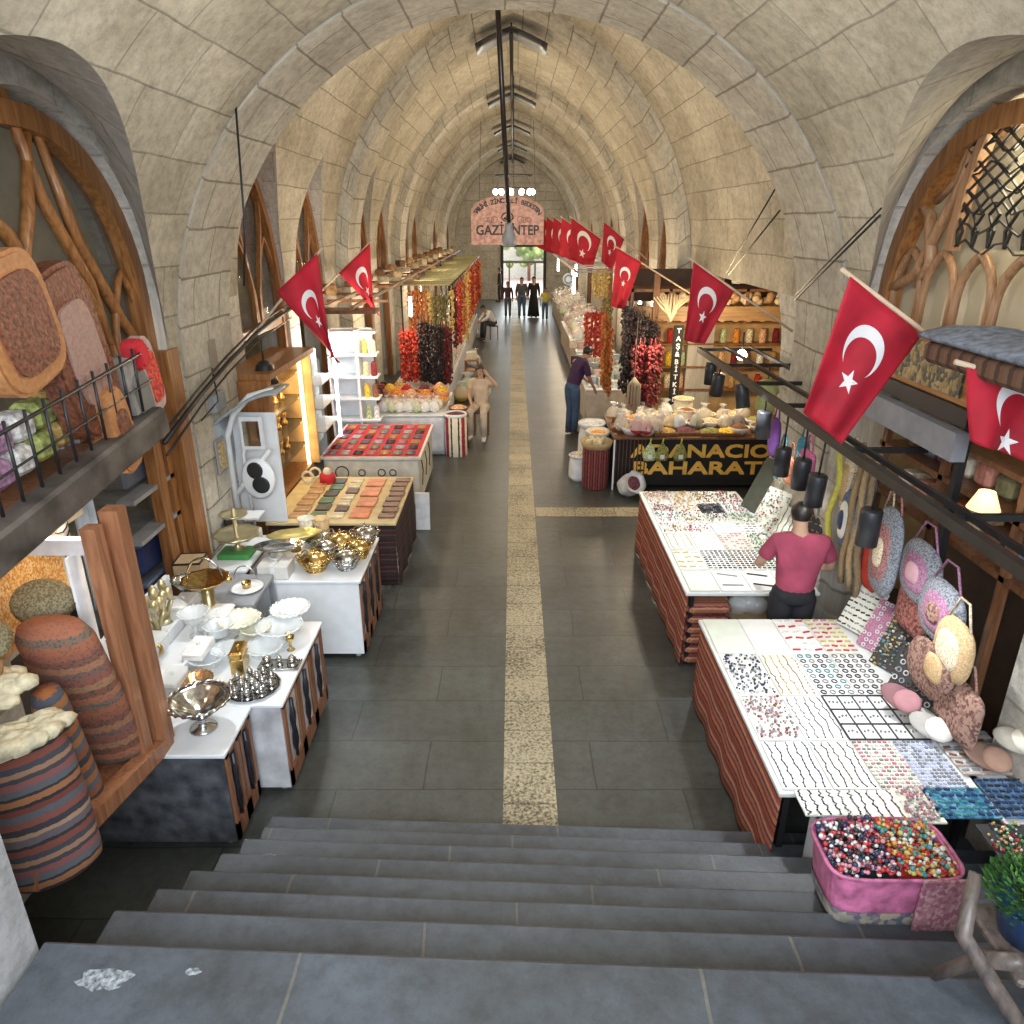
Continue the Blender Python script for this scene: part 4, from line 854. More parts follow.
for (y,l,row) in spec:
    for (a,c,m,kd,cl,n,lab) in row: pad(lab,(X[a]+X[c])/2,y,X[c]-X[a]-.006,l,m,kd,cl,n,seed=int(y*100)+a)
pad('overhanging white tray of black bracelets sticking out beyond the near table end',1.92,3.52,.36,.22,PW,'strings',[Bk,Bg],6,z=.852,seed=5)
pad('long pale tray of fine bracelets above the bead trough',2.22,3.44,.26,.38,PW,'strings',[Bk,Bb],4,z=.852,seed=6)
# far table
X2=[1.70,2.0,2.30,2.60,2.90]
rows2=[
 (6.52,.44,[(PG,None,0,0,'pale empty tray at the near aisle corner of the far jewellery table'),(PW,'dash',[Bg],1,'white tray with one dark strand beside the pale corner tray'),(PW,'dash',[Bk],1,'white tray with a single black strand third from the aisle'),(PW,None,0,0,'blank white tray at the seller side of the near row')]),
 (7.0,.46,[(PG,'dash',[Bw,By],3,'greenish tray with pale yellow dots in the second row'),(PW,'dash',[Bk,Bg],6,'white tray speckled with dark pendants in the second row'),(PW,'dash',[Bk,Bb],6,'white tray with rows of dark brown pendants'),(PW,'dash',[Bk,Bgn],6,'white tray with larger green black pendants')]),
 (7.48,.44,[(PG,'strings',[By,Bw],4,'pale green tray of yellow strings in the third row'),(PW,'dash',[Bw],4,'white tray of white beads in the third row'),(PC,'dash',[Bp,Bw],6,'cream tray of faint pink charms'),(PC,'heap',[Bg,Bgn,Bw],11,'tray strewn with grey green stones')]),
 (7.86,.28,[(PW,'heap',[By,Bw,Bb],8,'tray of amber beads in the fourth row at the aisle'),(PW,'heap',[Bb,Bw,Bp],8,'tray of mixed brown beads in the fourth row'),(PL,None,0,0,'pale blue blank tray in the fourth row'),(PW,'dash',[Bw,Bg],5,'white tray of silver clasps in the fourth row')]),
 (8.18,.30,[(PW,'heap',[Bp,Bw,Bt],8,'tray of pink and teal beads in the fifth row'),(PW,'heap',[By,Bw,Bk],9,'tray of yellow and black beads in the fifth row'),(PC,'heap',[Bg,Bk,Bw],10,'tray of dark grey chips in the fifth row'),(PC,'heap',[Bgn,Bg,Bw],10,'tray of green chips in the fifth row')]),
 (8.5,.30,[(PW,'heap',[Bp,Bb,Bw],9,'tray of rosy beads in the sixth row'),(PW,'heap',[Bw,By,Br],9,'tray of cream and red beads in the sixth row'),(PB,'heap',[Bk,Bn,Bg],11,'black tray of dark blue beads in the sixth row'),(PW,'heap',[Bp,Bw,Bt],9,'tray of pink white beads in the sixth row')]),
 (8.88,.42,[(PW,'heap',[Bw,By,Bp],10,'tray of pale mixed beads at the far aisle corner'),(PW,'heap',[By,Bo,Bw],10,'tray of golden beads in the farthest row'),(PW,'heap',[Bb,By,Bg],10,'tray of honey brown beads in the farthest row'),(PW,'heap',[Br,Bp,Bt],10,'tray of bright red and teal beads in the farthest row')]),
]
for ri,(y,l,row) in enumerate(rows2):
    for ci,(m,kd,cl,n,lab) in enumerate(row): pad(lab,(X2[ci]+X2[ci+1])/2,y,X2[ci+1]-X2[ci]-.006,l,m,kd,cl or None,n,seed=ri*10+ci)
# boards standing upright behind the trays, leaning towards the wall
def board(label,x,y,w,h,m,kind,cols,n,z=.86,lean=-.75,seed=1): return pad(label,x,y,w,h,m,kind,cols,n,z=z,tilt=(R(58),0,R(-62)),name='display_board',cat='display board',group='upright display boards of the right stalls',seed=seed)
board('cream board with rows of dark scribbled charms leaning beside the seller',3.02,5.60,.30,.42,PC,'dash',[Bk,Bg],6,z=1.04,seed=3)
board('violet board with white circles next to the cream charm board',3.05,5.32,.24,.44,PV,'rings',[Bw,Bp],5,z=1.03,seed=4)
board('tall black board speckled with coloured stones behind the ring trays',3.08,5.02,.34,.52,PB,'heap',[Bg,Bw,Bt,By,Bb],15,z=1.06,seed=5)
board('large black board of grey rings and pebbles nearest the hanging bags',3.10,4.66,.42,.58,PB,'rings',[Bg,Bw,Bs],7,z=1.08,seed=6)
board('green and red flowered board at the far table edge',3.0,7.95,.36,.5,PC,'heap',[Bgn,Br,Bw,Bg],12,z=1.05,seed=7)
board('pale board with dark stripes behind the seller on the far table',3.02,7.35,.4,.46,PC,'strings',[Bg,Bk],6,z=1.04,seed=8)
board('black board of silver crosses behind the seller',3.2,7.2,.34,.6,PB,'dash',[Bw,Bs],5,z=1.30,seed=9)
board('dark green board standing at the far corner above the flowered one',3.05,8.55,.26,.75,mat('dark_green_board',(.07,.08,.06),.5),None,None,0,z=1.12,seed=10)
# near right corner: second table with blue bead cloth trays
stall('low near right table under the blue and striped trays',2.92,3.17,3.0,4.5,.84,None,top=WT,drop=.5,name='corner_table')
BLU=speck('blue_beads',[(.03,.13,.25),(.06,.22,.36),(.02,.08,.18),(.16,.36,.48)],45,.4)
pad('bright blue beaded tray on the near right corner',2.72,3.52,.38,.26,BLU,'dash',[Bn,Bt],8,z=.852,seed=11)
pad('darker navy beaded tray right of the bright blue one',3.10,3.56,.36,.34,speck('navy_beads',[(.02,.06,.14),(.05,.13,.25),(.12,.2,.32)],45,.4),'dash',[Bn,Bk],8,z=.852,seed=12)
pad('grey and brown striped tray behind the blue one',3.08,3.98,.40,.44,kilim('striped_tray',[(.5,.5,.52),(.25,.25,.27),(.55,.42,.35),(.6,.62,.66)],1,.08),'dash',[Bg,Bb],6,z=.852,seed=13)
pad('dark tray of red and cream flower beads at the near right edge',2.98,3.16,.55,.38,PB,'heap',[Br,Bw,Bk,By,Bgn],17,z=.852,seed=14)
pad('tray of small grey shells between the bracelets and the blue tray',2.45,3.50,.22,.30,PC,'heap',[Bg,Bw,Bp],12,z=.852,seed=15)
# bead trough
t=thing('bead_trough','pink round cornered metal trough full of colourful bead flowers standing on the steps','trough',(1.80,2.72,1.02)); t.scale=(.86,.72,1.0)
PK=mat('pink_enamel',(.55,.16,.30),.4,var=.3,scale=14,bump=.2); 
def rr(x,y,r,z,e=.42,n=32): return [(math.copysign(abs(math.cos(2*PI*i/n))**e,math.cos(2*PI*i/n))*x*r,math.copysign(abs(math.sin(2*PI*i/n))**e,math.sin(2*PI*i/n))*y*r,z) for i in range(n)]
b=MB(); L=[rr(.36,.26,.86,.0),rr(.36,.26,.92,.10),rr(.36,.26,1.0,.30),rr(.36,.26,1.03,.31),rr(.36,.26,.96,.30),rr(.36,.26,.92,.24)]
vs=[p for r_ in L for p in r_]; b.add(vs,[[j*32+i,j*32+(i+1)%32,(j+1)*32+(i+1)%32,(j+1)*32+i] for j in range(5) for i in range(32)]+[list(range(31,-1,-1)),[160+i for i in range(32)]],0,smooth=False); b.build('tub',PK,t)
b=MB(); L=[rr(.365,.265,.87,-.001),rr(.365,.265,.92,.085)]; b.add(L[0]+L[1],[[i,(i+1)%32,32+(i+1)%32,32+i] for i in range(32)]); b.build('base_band',speck('printed_band',[(.3,.27,.22),(.12,.13,.18),(.38,.33,.25),(.2,.17,.2)],30),t)
MB().tube(rr(.36,.26,1.02,.308),.012,6,closed=True).build('rim',PK,t)
MB().box(.10,-.285,.0,.40,-.262,.32,bev=.005).build('flowered_cloth',speck('mauve_cloth',[(.35,.16,.19),(.45,.25,.27),(.28,.1,.14)],50),t)
rd=random.Random(4)
for s_,nm,cl in ((-1,'beads_dark',[Bk,Br,Bp,Bw,Bn]),(1,'beads_bright',[Bo,Bw,By,Br,Bt])):
    b=MB()
    b.box(min(s_*.01,s_*.29),-.20,.24,max(s_*.01,s_*.29),.20,.275,mi=0 if s_<0 else 3)
    for k in range(560):
        x=s_*rd.uniform(.01,.33); y=rd.uniform(-.225,.225); b.ball((x,y,.275+rd.random()*.05+.03*math.cos(x*5)),rd.uniform(.010,.018),6,4,mi=rd.randrange(5),sc=(1,1,.8))
    o=b.build('bead_flowers',cl,t); o['kind']='stuff'
MB().box(-.24,.02,-.30,.33,.24,0,bev=.01).build('plinth',mat('slate_plinth',(.05,.06,.08),.6),t)
# plant in a blue pot on a carved wooden chair at the bottom right
t=thing('wooden_chair','weathered wooden folding chair with carved plank back at the bottom right corner','chair',(1.83,1.95,1.36)); GW=wood('grey_wood',(.13,.10,.085),(.05,.04,.035)); TW=wood('tan_wood',(.52,.38,.27),(.36,.25,.17),axis=0)
for k,pts in enumerate(([(-.08,.14,.50),(-.14,.04,.30),(-.02,-.12,.12),(.06,-.16,0)],[(-.16,.10,.0),(-.06,.02,.2),(-.02,-.10,.34)],[(.52,.14,.5),(.46,.04,.3),(.5,-.12,.1),(.54,-.16,0)],[(.44,.12,0),(.5,.0,.2),(.54,-.1,.34)])):
    MB().tube(pts,[.024,.034,.034,.028][:len(pts)],6).build('leg',GW,t)
MB().box(-.02,-.12,.225,.50,.22,.26,bev=.01).build('seat',GW,t)
MB().box(.02,-.17,.14,.50,-.13,.205,bev=.01).build('front_rail',TW,t); MB().box(.04,-.19,.0,.50,-.15,.06,bev=.01).build('lower_rail',TW,t)
b=MB(); b.box(.10,-.16,.06,.50,-.145,.14); f=b.build('carved_panel',mat('grey_panel_wood',(.14,.14,.14),.7),t); b=MB(); put_text(b,'ele',.08,T(.20,-.162,.075)@RX(PI/2),mi=0,bold=.003); b.build('carved_letters',mat('pale_letter',(.45,.44,.42),.7),f)
t=thing('potted_plant','bushy green plant in a blue pot standing on the wooden chair','plant',(1.96,2.02,1.625)); MB().lathe([(0,0),(.10,0),(.14,.16),(.15,.165),(.13,.16),(.12,.12),(0,.12)],24,cap=False).build('pot',mat('blue_glaze',(.03,.10,.28),.35),t)
rd=random.Random(8); b=MB()
for k in range(1900):
    a=rd.random()*2*PI; e=rd.random(); r0=.17*e**.5; h=.14+.17*max(0,1-e*.75)*rd.random()**.3; x,y=r0*math.cos(a),r0*math.sin(a)
    d=Vector((x*5+rd.uniform(-.4,.4),y*5+rd.uniform(-.4,.4),.6+rd.uniform(-.3,.3))).normalized(); s_=Vector((-d.y,d.x,0)).normalized()*.006; p=Vector((x,y,h)); l=rd.uniform(.02,.04)
    b.add([p-s_,p+s_,p+d*l*.6+s_*1.2,p+d*l,p+d*l*.6-s_*1.2],[[0,1,2,3,4]],rd.randrange(3))
b.build('foliage',[mat('leaf_a',(.05,.16,.03),.7),mat('leaf_b',(.09,.24,.05),.7),mat('leaf_c',(.03,.09,.02),.7)],t)['kind']='stuff'
b=MB()
for k in range(30):
    a=rd.random()*2*PI; e=rd.random()**.5*.14; b.tube([(0.04*math.cos(a),.04*math.sin(a),.1),(e*math.cos(a),e*math.sin(a),.3)],.004,4)
b.build('stems',mat('stem_green',(.06,.10,.03),.8),t)
# ---- canopy frame with spot lamps over the right stalls
t=thing('canopy_frame','black metal canopy frame running above the right jewellery stalls','frame',(2.6,7,2.5))
MB().box(-.03,-3.9,-.04,.03,3.4,.03).build('front_rail',mat('dark_bronze',(.055,.05,.045),.45,.4),t)
MB().tube([(.18,-3.9,-.12),(.18,-.8,-.12)],.018,6).build('hanging_rail',mat('steel_tube',(.45,.44,.42),.25,1),t); MB().box(.10,-3.9,-.0,.13,-.5,.04).build('second_rail',BLK,t)
for k,yy in enumerate((3.35,2.15,1.05,.0,-1.5,-2.9)): MB().box(-.02,yy-.02,-.02,1.0 if k<4 else .62,yy+.02,.02).build('cross_bar',BLK,t)
for k,xx in enumerate((.35,.7)): MB().box(xx,-.2,.0,xx+.035,3.4,.04).build('long_bar',mat('dark_bronze',(.055,.05,.045),.45,.4),t)
MB().box(.45,-2.2,-.7,.50,-2.14,.55).build('post',BLK,t)
for k,(yy,dz,tl) in enumerate(((9.75,.04,.0),(9.3,.10,.1),(8.42,.04,-.25),(7.5,.14,.0),(6.85,.34,.0),(6.35,.30,.0),(5.95,.32,.05),(5.0,.26,.0))):
    q=thing('spot_lamp','black cylindrical spot lamp under the canopy rail, %s from the far end'%ORD[k],'lamp',(2.62,yy,2.46),group='black spot lamps of the canopy',rot=(tl,tl*.5,0))
    MB().tube([(0,0,0),(0,0,-dz)],.010,6).build('stem',BLK,q); MB().lathe([(0,-dz),(.072,-dz),(.078,-dz-.012),(.078,-dz-.28),(.068,-dz-.28),(.066,-dz-.24),(0,-dz-.24)],18,cap=False).build('housing',mat('anthracite',(.045,.047,.055),.4,.4),q)
    MB().lathe([(0,-dz-.245),(.062,-dz-.245)],14,cap=False).build('lamp_face',EMW,q)
# ---- hanging bags below the rail
def flatbag(label,x,y,z,w,h,m,kind='round',m2=None,m3=None,rz=0,strap=True,cat='bag',name='hanging_bag',tilt=0):
    t=thing(name,label,cat,(x,y,z),group='woven bags hanging at the right stall',rot=(0,tilt,rz)); b=MB()
    # face looks towards -x ; outline in (y,z)
    n=26; e=.75 if kind=='round' else .38
    def o(s,dx): return [(dx,math.copysign(abs(math.cos(2*PI*i/n))**e,math.cos(2*PI*i/n))*w/2*s,-h/2+math.copysign(abs(math.sin(2*PI*i/n))**e,math.sin(2*PI*i/n))*h/2*s) for i in range(n)]
    def puff(s,th,x0):
        L=[o(.02*s,x0-th),o(.6*s,x0-th*.95),o(.9*s,x0-th*.6),o(s,x0),o(.9*s,x0+.5*th),o(.02*s,x0+.6*th)]; vs=[p for r_ in L for p in r_]
        return vs,[[j*n+i,(j*n+(i+1)%n),((j+1)*n+(i+1)%n),((j+1)*n+i)] for j in range(5) for i in range(n)]
    v,f=puff(1,.05,0); b.add(v,f,0,smooth=True); b.build('body',m,t)
    if m2: b=MB(); v,f=puff(.66,.03,-.035); b.add([(p[0],p[1],p[2]-.0) for p in v],f,0,smooth=True); p2=b.build('inner_ring',m2,t)
    if m3: b=MB(); v,f=puff(.34,.03,-.055); b.add(v,f,0,smooth=True); b.build('centre_patch',m3,t)
    if strap: MB().tube([(0,-w*.3,-.03),(0,-w*.12,.14),(0,w*.12,.14),(0,w*.3,-.03)],.009,6).build('strap',m2 or m,t)
    return t
def wv(n,a,b_,c=None,s=130): return speck('weave_'+n,[a,b_,c or a,b_],s,.9)
W1_=wv('rose',(.35,.12,.13),(.48,.26,.25),(.2,.07,.08)); W2_=wv('greyblue',(.20,.22,.26),(.34,.36,.4),(.12,.13,.17)); W3_=wv('cream',(.7,.58,.38),(.85,.76,.58),(.55,.42,.25)); W4_=wv('redbrown',(.20,.06,.05),(.33,.12,.09),(.09,.03,.03),60); W5_=wv('brown',(.25,.13,.10),(.36,.22,.17),(.14,.07,.06),55); W6_=wv('violet',(.30,.12,.24),(.45,.25,.35)); W7_=wv('denim',(.08,.12,.20),(.16,.2,.30)); W8_=wv('ochre',(.5,.32,.16),(.62,.45,.25)); W9_=wv('teal',(.03,.16,.24),(.08,.3,.38)); W10=wv('pink',(.55,.12,.28),(.65,.2,.38),(.45,.08,.2)); W11=wv('orange',(.6,.2,.08),(.7,.35,.2),(.5,.12,.05)); W12=wv('lime',(.6,.6,.3),(.75,.7,.5),(.1,.25,.35))
bags=[
 ('long mauve and grey bag with a cream oval patch hanging nearest the seller',2.98,5.30,2.08,.36,.66,W2_,'round',W1_,W3_),
 ('round violet and blue felt bag with a pink heart patch',3.02,4.86,1.98,.44,.42,W2_,'round',W6_,mat('pink_felt',(.6,.35,.4),.9)),
 ('red brown crochet shoulder bag below the round violet bag',3.06,4.92,1.66,.34,.40,W4_,'square',None,None),
 ('pale ringed bag edged in denim hanging right of the violet one',2.98,4.46,1.86,.44,.40,W2_,'round',W6_,W5_),
 ('cream and ochre leaf bag at the far right edge',2.92,4.16,1.74,.34,.38,W8_,'round',W3_,None),
 ('dark tan pouch with yellow trim below the cream leaf bag',2.90,4.22,1.50,.28,.28,W5_,'round',W8_,None),
 ('brown checked crochet pouch above the pink slippers',2.96,4.42,1.40,.44,.34,W5_,'round',None,None),
 ('brown netted crochet pouch at the far right above the striped tray',2.98,4.06,1.34,.40,.36,W5_,'square',None,None),
 ('red felt bag with white letters patch hanging behind the seller elbow',3.08,5.66,1.72,.24,.46,mat('bright_red_felt',(.55,.05,.03),.8),'square',None,None),
 ('small olive pouch between the red bag and the cable bundle',3.06,5.52,1.98,.2,.30,W2_,'round',W3_,None),
 ('yellow and blue striped felt bag hanging farthest along the rail',2.88,7.45,1.92,.30,.36,W12,'round',W9_,None),
 ('orange woven bag beside the pink one',2.88,7.20,1.90,.20,.26,W11,'square',None,None),
 ('teal and blue pouch above the orange woven bag',2.92,7.05,2.15,.18,.26,W9_,'round',None,None),
 ('purple tall pouch behind the spot lamps',2.95,7.95,2.12,.22,.4,mat('purple_felt',(.15,.05,.25),.9),'round',None,None),
 ('blue felt strap bag with an eye motif beside the seller head',3.05,6.15,1.92,.22,.5,W7_,'round',mat('eye_white',(.8,.78,.7),.8),Bn),
 ('long olive scarf bag hanging right of the seller head',3.06,5.92,2.05,.16,.75,W2_,'square',None,None),
 ('cream patterned strap bag between the ropes',3.10,6.35,2.2,.18,.5,W3_,'square',W8_,None),
]
for bb in bags: flatbag(bb[0],bb[1]-.03,bb[2],bb[3]+.02,bb[4]*1.18,bb[5]*1.15,bb[6],kind=bb[7],m2=bb[8],m3=bb[9])
# pink bag with its writing
t=flatbag('pink woven bag with white letters and a peace sign',2.84,6.78,2.12,.30,.36,W10,'square',None,None)
b=MB(); wl=mat('white_print',(.85,.82,.8),.7); M=T(-.066,0,0)@RZ(-PI/2)@RX(PI/2)@RZ(-.15)
put_text(b,'XOXO',.10,M@T(.0,-.13,0),bold=.005,width=.22); b.build('lettering',wl,t)
b=MB(); b.tube([(-.066,-.0+.04*math.cos(a),-.27+.04*math.sin(a)) for a in [2*PI*i/18 for i in range(18)]],.006,5,closed=True); b.tube([(-.066,0,-.23),(-.066,0,-.31)],.006,5); b.tube([(-.066,0,-.27),(-.066,.028,-.298)],.006,5); b.tube([(-.066,0,-.27),(-.066,-.028,-.298)],.006,5); b.build('peace_sign',wl,t)
# loose ropes and scarves
for i,(y,c,l) in enumerate(((6.02,(.35,.24,.12),'brown twisted rope hanging left of the seller\'s bags'),(5.88,(.42,.30,.16),'tan twisted rope next to the brown one'),(5.74,(.28,.20,.11),'dark tan rope hanging nearest the red bag'),(6.4,(.6,.55,.1),'yellow green tassel rope hanging by the spot lamps'))):
    b=MB(); b.tube([(2.98+.02*math.sin(j*1.3+i),y+.02*math.cos(j),2.4-.13*j) for j in range(11)],.030,7); tag(b.build('rope',mat('rope_%d'%i,c,.95,bump=.8,scale=40)),l,'rope','ropes hanging from the canopy')
for i,(x,y,z,l) in enumerate(((2.62,4.36,1.06,'pink suede slipper leaning at the end of the crochet pouch'),(2.72,4.12,1.0,'white felt slipper below the pink one'),(2.94,3.84,.98,'tan suede slipper lying over the striped tray'),(3.06,3.80,1.14,'cream wool slipper at the right edge'))):
    t=thing('felt_slipper',l,'slipper',(x+.12,y,z-.04),rot=(.25,-.45,.5+.25*i),group='felt slippers at the near right stall'); c=[(.45,.22,.24),(.78,.75,.7),(.5,.3,.22),(.78,.72,.6)][i]
    MB().ball((0,0,0),.10,20,10,sc=(.9,1.45,.26)).build('sole',mat('sole_%d'%i,tuple(v*.55 for v in c),.9),t); MB().ball((0,-.05,.02),.097,18,10,sc=(.92,.95,.42)).build('upper',mat('felt_%d'%i,c,.9),t)
# ---- sign board with carved panel, grey awning, lower beams of the right shop
t=thing('carved_signboard','ornate dark green and gilt carved signboard in an orange wood frame above the canopy','signboard',(3.05,5.6,2.98)); 
MB().box(0,-.75,0,.06,.62,.40,bev=.01).build('frame',TIMY,t); MB().box(-.02,-.65,.05,.0,.54,.35).build('carved_panel',speck('carved_green_gilt',[(.10,.09,.06),(.28,.20,.09),(.07,.08,.06),(.36,.26,.12)],26,.5,bump=.8),t); MB().box(-.03,-.82,-.12,.06,.7,-.0).build('ledge',BLK,t); 
b=MB(); b.box(-.10,-.85,-.34,.0,1.0,-.14); b.build('grey_fascia',mat('fascia_grey',(.22,.23,.26),.5),t)
t=thing('awning','brown box awning with a dusty blue grey cloth top below the right arched window','awning',(2.9,4.75,3.42)); b=MB(); b.grid(lambda u,v:(-.25+.55*v,-1.6+1.75*u,.06*math.sin(PI*v)+.03*math.sin(u*17)*v+.03),30,8,thick=.03); b.build('cloth_top',mat('dusty_blue_grey',(.20,.23,.29),1,bump=.8,scale=18,var=.3),t); MB().box(-.22,-1.6,-.12,.28,.13,.02,bev=.03).build('box',kilim('brown_boards',[(.12,.06,.035),(.06,.03,.02),(.14,.075,.045)],1,.12),t)
t=thing('wall_shelves','dark wooden shelving with goods behind the canopy at the right','shelf',(3.35,4.6,0))
for z in (1.95,2.35,2.62): MB().box(-.15,-1.5,z,.5,1.6,z+.04).build('shelf_board',TIMD,t)
MB().box(.5,-1.5,0,.54,1.6,2.9).build('back_board',mat('dark_back',(.10,.06,.04),.8),t)
for yy in (-1.4,-.3,.6,1.5): MB().box(-.15,yy,0,-.10,yy+.06,2.9).build('upright',TIMD,t)
rd=random.Random(12); cn=['rust','cream','brown','olive','plum','sand','coral','slate']; cvv=[(.45,.13,.06),(.7,.6,.45),(.18,.09,.05),(.22,.2,.1),(.25,.08,.12),(.5,.38,.25),(.6,.25,.18),(.2,.22,.25)]
for i in range(24):
    row=i//12; k=i%12; c=(k*3+row)%8; s_=.16+.05*rd.random(); o=MB().box(-.10,-.09,0,.12,.09,s_,bev=.03).build('shelf_parcel',mat('parcel_'+cn[c],cvv[c],.8,var=.3,scale=20),loc=(3.42,3.25+.245*k,(1.99 if row==0 else 2.39))); tag(o,'%s parcel on the %s dark shelf of the right shop, %s from the near end'%(cn[c],'lower' if row==0 else 'upper',ORD[k]),'parcel','parcels on the dark shelves')
t=thing('shop_lamp','cream shaded table lamp glowing on the right shop shelf under the flag','lamp',(3.05,4.45,2.42)); MB().lathe([(.05,.12),(.10,.0),(.095,.0),(.045,.12)],18,cap=False).build('shade',mat('lamp_shade_glow',(1,.75,.40),.6,emit=1.1),t); MB().tube([(0,0,-.12),(0,0,.1)],.012,6).build('stem',BLK,t)
t=thing('bulb_lamp','bare glowing bulb hanging under the canopy at the spice shop','lamp',(3.05,9.9,2.60)); MB().ball((0,0,-.1),.07,12,8).build('bulb',EMW,t); MB().tube([(0,0,-.04),(0,0,.2)],.012,6).build('cord',BLK,t)
# ---- flags
FR=mat('flag_red',(.50,.008,.028),.75,var=.25,scale=3); FW=mat('flag_white',(.82,.80,.80),.75,var=.03)
def flag(label,A,Bp_,C,D,pole=None,waves=3,amp=.03,name='flag',cr=True,seed=0,k=(.40,.24)):
    """hoist A (tip) to Bp_ (butt) on the pole; C hangs from Bp_, D from A"""
    A,B_,C,D=[Vector(p) for p in (A,Bp_,C,D)]; t=thing(name,label,'flag',A,group='red flags with white crescent along the hall')
    nrm=(B_-A).cross(D-A).normalized()
    if nrm.y>0: nrm=-nrm
    def S(u,v):
        p=A.lerp(B_,u).lerp(D.lerp(C,u),v); return p-A+nrm*(amp*(.25+v)*math.sin(u*waves*2*PI*.5+seed+v*1.5))
    b=MB(); b.grid(S,26,18,thick=.004); b.build('cloth',FR,t)
    if cr:
        H=(B_-A).length; L=((D-A).length+(C-B_).length)/2; cu,cv=.5,.36; 
        def uvp(px,py): return S(cu+px/H,cv+py/L)
        r1=.25*H; r2=.20*H; off=.0625*H*1.15; N=30; out=[]; inn=[]
        # crescent: outer circle minus inner circle shifted towards the fly
        xi=(r1*r1-r2*r2+off*off)/(2*off); a1=math.acos(max(-1,min(1,xi/r1))); a2=math.atan2(math.sqrt(max(0,r1*r1-xi*xi)),xi-off)
        for i in range(N+1):
            a=a1+(2*PI-2*a1)*i/N; c=a2+(2*PI-2*a2)*i/N; out.append((r1*math.sin(a),r1*math.cos(a))); inn.append((r2*math.sin(c),off+r2*math.cos(c)))
        for sgn,nm in ((1,'crescent'),):
            b=MB()
            for sd in (.006,-.010):
                vs=[uvp(*p)+nrm*sd for p in out]+[uvp(*p)+nrm*sd for p in inn]; b.add(vs,[[i,i+1,N+2+i,N+1+i] for i in range(N)])
            b.build(nm,FW,t)
        sc_=(0,off+r2*.95+.055*H); st=[]
        for i in range(10):
            a=PI+PI*i/5; rr_=.125*H if i%2==0 else .05*H; st.append((sc_[0]+rr_*math.sin(a),sc_[1]+rr_*math.cos(a)))
        b=MB()
        for sd in (.007,-.011): b.add([uvp(*sc_)+nrm*sd]+[uvp(*p)+nrm*sd for p in st],[[0,1+i,1+(i+1)%10] for i in range(10)])
        b.build('star',FW,t)
    if pole:
        d=(B_-A).normalized(); b=MB(); b.tube([Vector((0,0,0))-d*.06+Vector((0,.04,.012)),Vector(pole)-A+Vector((0,.03,0))],.016 if H_big(A) else .014,8); b.build('pole',ROPE,t)
    return t
def H_big(A): return A.y<7
flag('largest red flag with white crescent and star hanging over the near right stalls',(2.27,5.2,3.81),(2.84,5.2,3.42),(2.43,5.22,2.62),(2.08,5.2,2.88),(3.55,5.2,3.00),seed=1,amp=.035)
flag('red flag with crescent and star hanging in front of the spice shop',(2.09,9.0,3.72),(2.60,9.0,3.39),(2.31,9.0,2.78),(2.06,9.0,2.82),(3.36,9.0,2.93),seed=2)
flag('red flag hanging beside the black dried strings on the right',(1.80,13.5,3.73),(2.23,13.5,3.50),(1.98,13.5,2.70),(1.74,13.5,2.76),(3.3,13.5,2.88),seed=3)
flag('small red flag showing above the row of far right flags',(2.07,18,4.15),(2.55,18,3.78),(2.3,18,3.1),(2.05,18,3.3),(3.1,18,3.35),seed=4)
flag('red flag with pale fold cut by the right edge of the view',(2.62,4.25,3.37),(3.30,4.25,3.20),(3.25,4.27,2.75),(2.74,4.27,2.93),(3.4,4.25,3.18),seed=5,amp=.05)
flag('nearer red flag with crescent hanging on the left pier pole',(-2.16,8.6,3.83),(-2.66,8.6,3.42),(-2.02,8.6,2.62),(-2.10,8.6,2.70),(-3.2,8.6,2.72),seed=6)
flag('farther red flag with crescent hanging on the left pole',(-2.28,12.5,3.84),(-2.82,12.5,3.38),(-2.18,12.5,2.68),(-2.30,12.5,2.8),(-3.3,12.5,2.95),seed=7)
for i in range(7):
    y=21+2.3*i; x=2.0-.12*i; flag('red flag in the crowded far right row, %s from the near end'%ORD[i],(x-.45,y,4.25+.02*i),(x+.35,y,3.72),(x+.15,y,2.95),(x-.5,y,3.25),(x+1.1,y,3.25),seed=i)
# long thin tie rods from piers to the canopy
for i,(a,c,l) in enumerate((((2.85,6.16,4.2),(3.0,8.11,3.38),'pair of thin black wires running up to the near right arched window'),((2.95,8.79,4.27),(3.2,11.48,3.42),'thin black stay on the right wall beyond the near arch'),((2.9,8.7,4.6),(3.2,11.6,3.45),'second thin stay above the first on the right wall'))):
    b=MB(); b.tube([a,c],.010,5); 
    if i==0: b.tube([(a[0],a[1],a[2]+.05),(c[0],c[1],c[2]+.05)],.008,5)
    tag(b.build('stay_wire',BLK),l,'wire')
# ---------------------------------------------------------------- spice shop on the right
YL=mat('gold_letters',(.85,.50,.09),.6); BLC=mat('black_cloth',(.012,.011,.012),.85)
t=thing('spice_counter','long black cloth covered counter with yellow lettering in front of the spice shop','counter',(2.95,12.3,0))
MB().box(-1.30,-.72,.06,2.35,.75,.86,bev=.01).build('body',BLC,t); MB().box(-1.32,-.76,.86,2.35,.78,.90,bev=.008).build('top',TIMD,t)
b=MB(); put_text(b,'ADANACIOĞLU',.30,T(.53,-.728,.55)@RX(PI/2),width=3.10,bold=.022); put_text(b,'BAHARATLARI',.30,T(.55,-.728,.26)@RX(PI/2),width=3.02,bold=.022); b.build('lettering',YL,t)
b=MB()
for k in range(9): b.tube([(-1.27+.06*k,-.735,.08),(-1.27+.06*k,-.735,.86)],.010,6)
b.build('pleats',mat('brown_pleats',(.10,.05,.03),.8),t); MB().box(-1.31,-.755,.0,-1.285,-.73,.86).build('corner_post',WHT,t)
